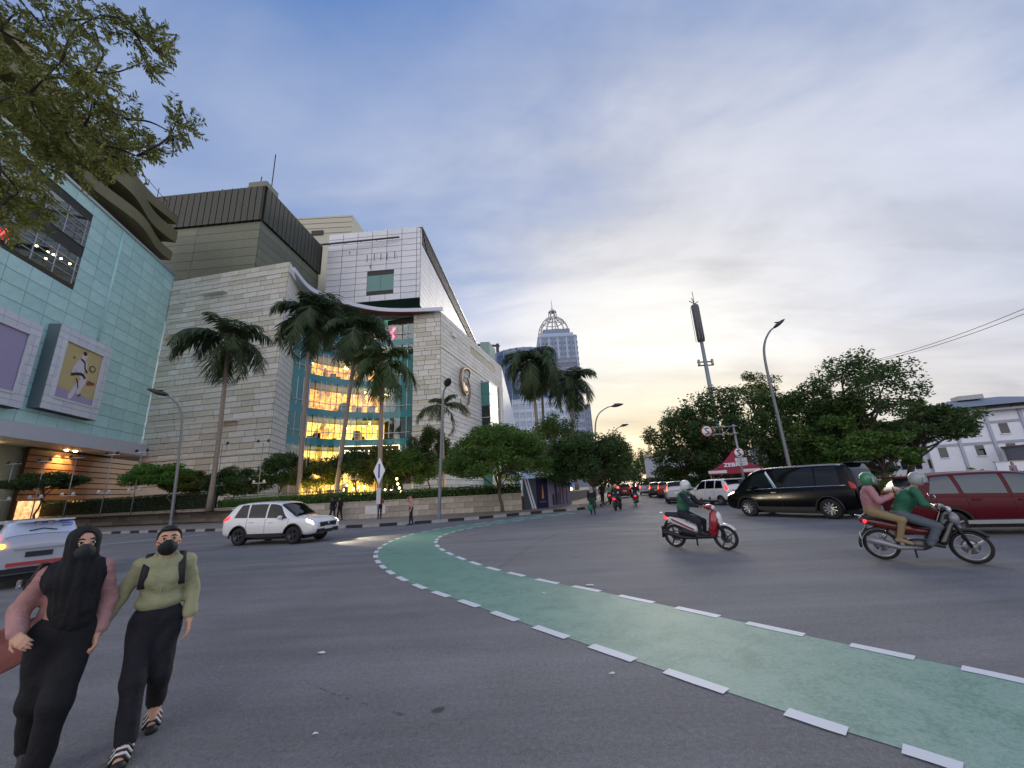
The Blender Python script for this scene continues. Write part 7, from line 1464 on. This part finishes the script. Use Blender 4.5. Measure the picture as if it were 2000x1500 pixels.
piece('blouse', bl, .007, BLOU, W2, folds(.004, 14, 62, 1))
piece('collar', [cap((.095, .012, 1.235), (.06, .066, 1.335), .012, .016, 0, .015), cap((.095, -.012, 1.235), (.06, -.066, 1.335), .012, .016, 0, .015), cap((.09, .05, 1.25), (.06, .085, 1.30), .012, .012, 0, .02), cap((.09, -.05, 1.25), (.06, -.085, 1.30), .012, .012, 0, .02), cap((.06, .066, 1.335), (-.04, .035, 1.365), .016, .016, 0, .015), cap((.06, -.066, 1.335), (-.04, -.035, 1.365), .016, .016, 0, .015), cap((.1, .012, 1.235), (.135, .0, 1.06), .009, .006, 0, .01)], .006, BLOU, W2)
tr_ = [els((0, 0, .87), (.118, .15, .12), 0, .05)]
for s_ in 'LR': tr_ += [cap(g('hip' + s_), g('kn' + s_), .098, .074, 0, .045), cap(g('kn' + s_), g('an' + s_) + V3(0, 0, .03), .072, .066, 0, .04)]
piece('trousers', tr_, .008, TROU, W2, folds(.006, 20, 30, 2))
face_details(W2, q, Rm, .98)
MSK = mat('black_mask', (24, 25, 28), .75, var=.1); piece('face_mask', [els(q(.036, 0, -.055), (.066, .066, .062), 0, .02, Rm), els(q(.088, 0, -.03), (.03, .032, .038), 0, .03, Rm)], .006, MSK, W2)
for b in (-1, 1): MB().tube([tuple(q(.07, b * .05, -.02)), tuple(q(.0, b * .082, 0))], .003, 5).build('mask_loop', MSK, W2)
STRP = mat('strap_black', (34, 35, 38), .7)
for b in (-1, 1):
    Q = spline([V3(.085, b * .125, 1.10), V3(.11, b * .12, 1.18), V3(.085, b * .112, 1.28), V3(.02, b * .105, 1.345), V3(-.07, b * .105, 1.32), V3(-.11, b * .11, 1.2)], 4); sm_ = MB(); vs = []
    for p in Q: vs += [tuple(p + V3(0, -.024, 0)), tuple(p + V3(0, .024, 0))]
    o = sm_.add(vs, [(2 * i, 2 * i + 2, 2 * i + 3, 2 * i + 1) for i in range(len(Q) - 1)], 0, True).build('backpack_strap', STRP, W2); md = o.modifiers.new('thick', 'SOLIDIFY'); md.thickness = .016; md.offset = 0
bp_ = link('backpack', sdfmesh('backpack', [els((-.18, 0, 1.14), (.09, .13, .18), 0, .03), els((-.23, 0, 1.06), (.06, .11, .1), 0, .03)], .012, [STRP], 1)); bp_.location = W2.location; bp_.rotation_euler = W2.rotation_euler; tag(bp_, 'black backpack worn by the woman in the green blouse', 'backpack')
SND, SNW = mat('sandal_black', (26, 25, 26), .6), mat('sandal_white', (216, 210, 204), .6)
for s_ in 'LR':
    a, t = g('an' + s_), g('to' + s_); d = t - a; d[2] = 0; d /= np.linalg.norm(d); l = np.array([-d[1], d[0], 0]); tilt = .0 if s_ == 'R' else .06
    so = piece('sandal', [cap(V3(a[0], a[1], .02 + tilt) - d * .06, V3(t[0], t[1], .018) + d * .03, .03, .036, 0, .02), cap(V3(a[0], a[1], .02 + tilt) - d * .04 + l * .012, V3(t[0], t[1], .018) + d * .02 + l * .016, .026, .03, 0, .02)], .007, SND, W2)
    for k in range(6):
        b0 = a * (1 - k / 6) + t * k / 6; b0 = V3(b0[0], b0[1], .05 + (.05 if s_ == 'R' else .07) * (1 - k / 6)) + d * .03; MB().tube([tuple(b0 - l * .05 + V3(0, 0, -.03)), tuple(b0 - l * .024 + V3(0, 0, .012)), tuple(b0 + l * .024 + V3(0, 0, .012)), tuple(b0 + l * .05 + V3(0, 0, -.03))], .011, 6).build('sandal_strap', SNW if k % 2 == 0 else SND, so)
# ---------------------------------------------------------------- woman in black hijab
w1 = gnd(60, 1530); fc = math.atan2(-w1[1], -w1[0])
J = dict(pelvis=(0, 0, .93), chest=(.02, 0, 1.25), neck=(.03, 0, 1.41), head=(.05, .01, 1.525), shL=(.02, .155, 1.35), shR=(.02, -.155, 1.35), elL=(-.06, .20, 1.10), wrL=(.03, .19, .88), elR=(-.06, -.255, 1.10), wrR=(.15, -.21, .975), hipL=(0, .08, .9), hipR=(0, -.08, .9), knL=(.14, .05, .5), anL=(.1, .02, .09), toL=(.24, .02, .045), knR=(-.02, -.07, .5), anR=(-.2, -.07, .14), toR=(-.08, -.07, .05), face=(1, .30, .08), hdR=(.8, .45, -.35), huR=(.2, -.8, .6), hdL=(.2, 0, -1), curlR=.6, curlL=.4)
hp, q, Rm = headp(J, 0, None, 1.0); P = bodyp(J, .85, 1, 2, 0, 3, .95, wide=1.15) + hp
ROSE = mat('dusty_rose_coat', (176, 132, 126), .9, var=.18, scale=9, bump=.5, bscale=34)
W1 = person('woman in long black hijab, black mask and dusty rose coat', (w1[0], w1[1], 0), fc - .1, P, [SKINL, ROSE, BLACKC, SHOE], .008, .97)
hj = [els(q(-.016, 0, .036), (.112, .098, .112), 0, .03, Rm), els(q(-.03, 0, -.05), (.1, .094, .11), 0, .04, Rm), cap(q(.0, 0, -.09), (.03, 0, 1.36), .085, .11, 0, .05), els((.03, 0, 1.28), (.135, .175, .12), 0, .06), els((.06, .03, 1.13), (.1, .135, .19), 0, .06), els((.075, .05, 1.0), (.07, .10, .09), 0, .05), cap((.02, -.13, 1.345), (.02, .13, 1.345), .07, .07, 0, .05), cap((.11, -.05, 1.33), (.13, .09, 1.08), .03, .04, 0, .04)]
hj += [dict(els(q(.13, 0, .03), (.092, .06, .082), R=Rm), sub=1)]
piece('hijab', hj, .007, BLACKC, W1, folds(.007, 46, 9, 3)); face_details(W1, q, Rm, 1.0)
piece('face_mask', [els(q(.036, 0, -.055), (.068, .07, .064), 0, .02, Rm), els(q(.088, 0, -.03), (.03, .032, .038), 0, .03, Rm)], .006, mat('charcoal_mask', (40, 44, 46), .75), W1)
g = lambda k: np.array(J[k], float)
ct = []
for s_ in 'LR': ct += [cap(g('sh' + s_) + V3(0, 0, -.02), g('el' + s_), .058, .06, 0, .035), cap(g('el' + s_), g('el' + s_) * .12 + g('wr' + s_) * .88, .062, .05, 0, .025)]
ct += [els((-.06, -.01, 1.2), (.09, .16, .2), 0, .05), els((-.09, -.03, .98), (.085, .155, .15), 0, .05)]
piece('coat', ct, .008, ROSE, W1, folds(.0045, 16, 75, 4))
vs = []; nu_, nv_ = 14, 8
for i in range(nu_ + 1):
    for j in range(nv_ + 1):
        u, v_ = i / nu_, j / nv_; top_p = V3(-.06, -.15, 1.05) * (1 - u) + V3(-.40, -.50, .90) * u; bot_p = V3(-.08, -.10, .78) * (1 - u) + V3(-.34, -.42, .60) * u; p = top_p * (1 - v_) + bot_p * v_
        vs.append(tuple(p + V3(.5, -.6, 0) * .03 * u * math.sin(v_ * 9 + u * 3) + V3(.5, -.6, 0) * .012 * math.sin(u * 14 + v_ * 4)))
cf_ = MB().add(vs, [(i * (nv_ + 1) + j, (i + 1) * (nv_ + 1) + j, (i + 1) * (nv_ + 1) + j + 1, i * (nv_ + 1) + j + 1) for i in range(nu_) for j in range(nv_)], 0, True).build('coat_tail', mat('red_brown_cloth', (134, 80, 74), .9, var=.2, scale=8, bump=.5, bscale=30), W1); md = cf_.modifiers.new('thick', 'SOLIDIFY'); md.thickness = .012; md = cf_.modifiers.new('sub', 'SUBSURF'); md.levels = 1; md.render_levels = 1
tr_ = [els((0, 0, .93), (.125, .155, .16), 0, .05)]
for s_ in 'LR': tr_ += [cap(g('hip' + s_), g('kn' + s_), .108, .085, 0, .07), cap(g('kn' + s_), g('an' + s_) + V3(0, 0, .03), .083, .07, 0, .05)]
piece('wide_trousers', tr_, .009, BLACKC, W1, folds(.006, 18, 24, 5))
bag = link('shoulder_bag', sdfmesh('shoulder_bag', [els((-.17, -.12, 1.16), (.06, .11, .12), 0, .03)], .012, [mat('maroon_leather', (52, 32, 40), .5)], 1)); bag.location = W1.location; bag.rotation_euler = W1.rotation_euler; tag(bag, 'dark maroon shoulder bag behind the hijab wearer with a pale buckle', 'bag')
for a_, b_ in (((.06, -.16, 1.38), (-.0, -.225, 1.22)), ((-.0, -.225, 1.22), (-.14, -.2, 1.1))): MB().bar(a_, b_, .045, .018).build('bag_strap', mat('maroon_leather', (52, 32, 40), .5), bag)
bk = MB(); y0 = -.268
for (z, x, sx, sz) in ((1.275, .02, .065, .01), (1.235, .02, .065, .01), (1.255, -.012, .01, .05), (1.255, .052, .01, .05)): bk.box((x, y0, z), (sx, .014, sz))
bk.build('buckle', CHR, bag)
# ---------------------------------------------------------------- riders
def sit(px, hx, hy, hz, lean=.12, knee=(.72, .2, .70), ankle=(.78, .17, .34), z=.92, head=.62, hy2=None):
    c = (px + lean, 0, z + .36); return dict(pelvis=(px, 0, z), chest=c, neck=(px + lean * 1.5, 0, z + .53), head=(px + lean * 1.9, 0, z + .66), shL=(px + lean * 1.35, .19, z + .46), shR=(px + lean * 1.35, -.19, z + .46), elL=(px + .36, .31, z + .2), elR=(px + .36, -.31, z + .2), wrL=(hx - .07, hy, hz + .02), wrR=(hx - .07, -hy, hz + .02), hipL=(px, .1, z - .02), hipR=(px, -.1, z - .02), knL=knee, knR=(knee[0], -knee[1], knee[2]), anL=ankle, anR=(ankle[0], -ankle[1], ankle[2]), toL=(ankle[0] + .16, ankle[1] + .02, ankle[2] - .04), toR=(ankle[0] + .16, -ankle[1] - .02, ankle[2] - .04), curlL=.75, curlR=.75, huL=(.3, .2, 1), huR=(.3, -.2, 1), hdL=(1, .25, -.15), hdR=(1, -.25, -.15))
def helmet(parent, q, Rm, m_, full=False, vox=.012, visor=True):
    P = [els(q(-.012, 0, .035), (.135, .12, .13), 0, .02, Rm), els(q(-.03, 0, -.03), (.115, .115, .1), 0, .03, Rm), dict(els(q(.15, 0, -.03), (.1, .085, .085), R=Rm), sub=1)]
    o = piece('helmet', P, vox, m_, parent)
    if visor: v_ = MB(); pts = []; 
    if visor:
        for j, c in enumerate((-.07, 0.0, .055)):
            for i in range(7): a = R(-66 + 22 * i); r_ = .142 if j != 2 else .135; pts.append(tuple(q(r_ * math.cos(a), r_ * math.sin(a) * .9, c)))
        v_.add(pts, [(j * 7 + i, j * 7 + i + 1, (j + 1) * 7 + i + 1, (j + 1) * 7 + i) for j in range(2) for i in range(6)], 0, True).build('visor', glassmat('visor_clear', (190, 196, 200), .16), parent)
    return o
SC1 = sit(.30, .93, .31, 1.04, .10, (.74, .19, .66), (.74, .15, .40), .90); hp, q, Rm = headp(SC1, 0, 4)
r1 = person('scooter rider in green vest and white helmet', b1[0], b1[1], bodyp(SC1, 1.1, 1, 2, 0, 3, .95, female=False, loose=.006) + hp, [SKIN, NAVYC, NAVYC, SHOE, HAIR], .012, b1[2], group='people on two wheelers')
piece('green_vest', [els((.38, 0, 1.24), (.165, .2, .2), 0, .06), els((.33, 0, 1.02), (.155, .185, .16), 0, .06), cap((.44, -.18, 1.37), (.44, .18, 1.37), .075, .075, 0, .05)], .013, GRN, r1, folds(.006, 14, 26, 1)); helmet(r1, q, Rm, mat('helmet_white', (206, 206, 210), .25, coat=.6))
piece('reflective_stripe', [els((.385, 0, 1.27), (.169, .204, .03), 0, .01)], .012, mat('reflective_grey', (190, 194, 196), .5), r1); piece('face_scarf', [els(q(.04, 0, -.05), (.07, .075, .06), 0, .02, Rm)], .012, BLACKC, r1)
SC2 = sit(.42, .93, .31, 1.04, .22, (.88, .2, .68), (.72, .18, .36), .90); hp, q, Rm = headp(SC2, 0, None)
r2 = person('motorcycle rider in green jacket and grey helmet', b2[0], b2[1], bodyp(SC2, 1.0, 1, 2, 0, 3, .97, female=False, loose=.006) + hp, [SKIN, GRN, GREY, SHOE], .012, b2[2], group='people on two wheelers', wr=folds(.004, 16, 24, 2)); piece('jacket', [cap((.45, 0, .98), (.62, 0, 1.24), .15, .15, 0, .06), els((.56, 0, 1.18), (.15, .19, .16), 0, .06), cap((.69, -.19, 1.35), (.69, .19, 1.35), .07, .07, 0, .06)] + [c for s_ in 'LR' for c in (cap(SC2['sh' + s_], SC2['el' + s_], .07, .064, 0, .04), cap(SC2['el' + s_], np.array(SC2['el' + s_]) * .15 + np.array(SC2['wr' + s_]) * .85, .062, .046, 0, .03))], .012, GRN, r2, folds(.005, 16, 50, 2))
piece('jeans', [els((.42, 0, .9), (.15, .17, .12), 0, .05)] + [c for s_ in 'LR' for c in (cap(SC2['hip' + s_], SC2['kn' + s_], .1, .078, 0, .05), cap(SC2['kn' + s_], SC2['an' + s_], .076, .064, 0, .03))], .012, GREY, r2, folds(.005, 18, 44, 3))
helmet(r2, q, Rm, mat('helmet_grey', (150, 156, 158), .3, coat=.5))
SP = dict(pelvis=(-.02, 0, .97), chest=(.02, 0, 1.31), neck=(.04, 0, 1.47), head=(.07, 0, 1.6), shL=(.04, .17, 1.40), shR=(.04, -.17, 1.40), elL=(.13, .25, 1.17), elR=(.13, -.25, 1.17), wrL=(.32, .12, 1.24), wrR=(.32, -.12, 1.24), hipL=(0, .1, .94), hipR=(0, -.1, .94), knL=(.40, .27, .80), knR=(.40, -.27, .80), anL=(.28, .23, .42), anR=(.28, -.23, .42), toL=(.44, .25, .36), toR=(.44, -.25, .36), hdL=(.6, -.2, .6), hdR=(.6, .2, .6), curlL=.7, curlR=.7); hp, q, Rm = headp(SP, 0, 4)
r3 = person('pillion passenger in pink jacket and green helmet holding a phone', b2[0], b2[1], bodyp(SP, 1.08, 1, 2, 0, 3, .95, loose=.012) + hp, [SKIN, PINKC, KHAKI, mat('tan_shoe', (150, 130, 104), .7)], .012, b2[2], group='people on two wheelers', wr=folds(.004, 16, 24, 5)); r3.data.materials.append(HAIR)
piece('jacket', [cap((.0, 0, 1.0), (.02, 0, 1.3), .14, .145, 0, .06), els((.02, 0, 1.2), (.14, .18, .2), 0, .06), cap((.04, -.17, 1.4), (.04, .17, 1.4), .065, .065, 0, .06)] + [c for s_ in 'LR' for c in (cap(SP['sh' + s_], SP['el' + s_], .066, .06, 0, .04), cap(SP['el' + s_], np.array(SP['el' + s_]) * .15 + np.array(SP['wr' + s_]) * .85, .058, .044, 0, .03))], .012, PINKC, r3, folds(.005, 16, 50, 4))
helmet(r3, q, Rm, mat('helmet_green', (52, 120, 84), .3, coat=.6)); MB().box((.42, 0, 1.36), (.012, .08, .15)).build('phone', BLK, r3)
for (bb, lab, tp, hm) in ((b3, 'rider in dark jacket with orange helmet near the far kerb', NAVYC, mat('helmet_orange', (220, 130, 50), .4)), (b4, 'rider in black seen from behind on the red tailed scooter', BLACKC, BLK), (b5, 'rider in pale green jacket by the left trees', mat('pale_green_jacket', (126, 176, 140), .8), BLK)):
    S_ = sit(.30, .93, .31, 1.04, .10, (.74, .19, .66), (.74, .15, .40), .90); hp, q, Rm = headp(S_, 0, 4); r_ = person(lab, bb[0], bb[1], bodyp(S_, 1.1, 1, 2, 0, 3, .95, female=False, hand=False) + hp, [SKIN, tp, NAVYC, SHOE, HAIR], .022, 1.0, group='people on two wheelers'); helmet(r_, q, Rm, hm, vox=.02, visor=False)
MB().ell((1.08, 0, .72), (.06, .1, .1), 10).build('orange_lamp', mat('orange_glow', (255, 160, 60), .4, var=0, emit=4), [o for o in bpy.data.objects if o.get('label', '').startswith('dark scooter with an orange')][0])
# ---------------------------------------------------------------- people on foot by the wall
def stand(h=1.68, arm='down', stride=.1):
    s = h / 1.68; D_ = dict(pelvis=(0, 0, .94), chest=(.01, 0, 1.27), neck=(.01, 0, 1.44), head=(.03, 0, 1.56), shL=(0, .185, 1.38), shR=(0, -.185, 1.38), elL=(-.03, .24, 1.1), elR=(-.03, -.24, 1.1), wrL=(.06, .25, .86), wrR=(.06, -.25, .86), hipL=(0, .09, .91), hipR=(0, -.09, .91), knL=(stride * .7, .1, .5), knR=(-stride * .2, -.1, .5), anL=(stride, .1, .09), anR=(-stride, -.1, .09), toL=(stride + .15, .12, .05), toR=(-stride + .15, -.12, .05))
    if arm == 'phone': D_.update(elR=(.05, -.24, 1.12), wrR=(.24, -.08, 1.28), elL=(.05, .24, 1.12), wrL=(.24, .08, 1.24))
    if arm == 'face': D_.update(elR=(.16, -.26, 1.3), wrR=(.18, -.1, 1.5))
    return {k: tuple(x * s for x in v) for k, v in D_.items()}
def walker(label, px, py, rz, tp, lg, h=1.68, arm='down', hair=HAIR, skin=SKIN, vox=.02, z0=.14, stride=.1, fat=1.05, extra=None):
    J_ = stand(h, arm, stride); hp, q, Rm = headp(J_, 0, 4, h / 1.68); c = gnd(px, py, z0); o = person(label, (c[0], c[1], z0), rz, bodyp(J_, fat, 1, 2, 0, 3, .9, hand=True, female=False) + hp, [skin, tp, lg, SHOE, hair], vox)
    if extra: extra(o, q, Rm, J_)
    return o
walker('man in red brown shirt standing against the planter wall', 741, 1014, R(-80), REDC, BLACKC, 1.66, 'phone')
BEI = mat('pinkish_uniform_shirt', (176, 140, 132), .8, var=.08)
walker('man in pale shirt and dark trousers standing at the kerb', 803, 1026.5, R(-160), BEI, NAVYC, 1.72, 'face', z0=0.0, extra=lambda o, q, Rm, J_: piece('cap', [els(q(-.01, 0, .07), (.11, .1, .07), 0, .02, Rm), els(q(.09, 0, .06), (.06, .07, .012), 0, .01, Rm)], .014, BLK, o))
walker('person in black clothes walking left behind the white SUV', 649, 1018, R(150), BLACKC, NAVYC, 1.66, stride=.22)
walker('person in black clothes close behind the SUV bonnet', 663, 1017, R(170), mat('dark_top', (30, 28, 34), .8), BLACKC, 1.7, stride=.15)
def hx(o, q, Rm, J_):
    piece('headscarf', [els(q(-.01, 0, .03), (.115, .1, .115), 0, .03, Rm), cap(q(0, 0, -.08), (.0, 0, 1.36), .1, .17, 0, .06), dict(els(q(.125, 0, .02), (.07, .054, .08), R=Rm), sub=1)], .016, mat('grey_scarf', (130, 130, 142), .85, var=.1), o)
    lb = thing('green_bag', 'green carrier bag held by the woman in the dark coat', 'bag', tuple(o.matrix_world @ Vector((.1, .28, .55)) if False else (o.location + Vector((-.18, -.28, .42)))))
    piece('bag_body', [els((0, 0, .02), (.13, .17, .19), 0, .03)], .02, mat('green_plastic', (22, 110, 84), .5, var=.15), lb, folds(.012, 20, 26, 2)); MB().tube([(0, -.07, .18), (0, 0, .36), (0, .07, .18)], .012, 5).build('bag_handle', mat('green_plastic', (22, 110, 84), .5), lb)
walker('woman in dark coat and grey headscarf crossing with a green bag', 1159, 1006, R(-100), mat('black_coat', (28, 22, 28), .85), mat('dark_green_skirt', (24, 60, 52), .85), 1.62, hair=BLK, z0=0.0, fat=1.2, stride=.16, extra=hx)
walker('person walking along the far pavement under the street trees', 1178, 985, R(60), NAVYC, BLACKC, 1.66, vox=.03)
o = walker('person behind the boundary wall above the red car roof', 1976, 918, R(-90), mat('mauve_top', (140, 126, 140), .85), BLACKC, 1.66, vox=.03, z0=0.1); c = at(1976, 905, 30); o.location = (c[0], c[1], .14)
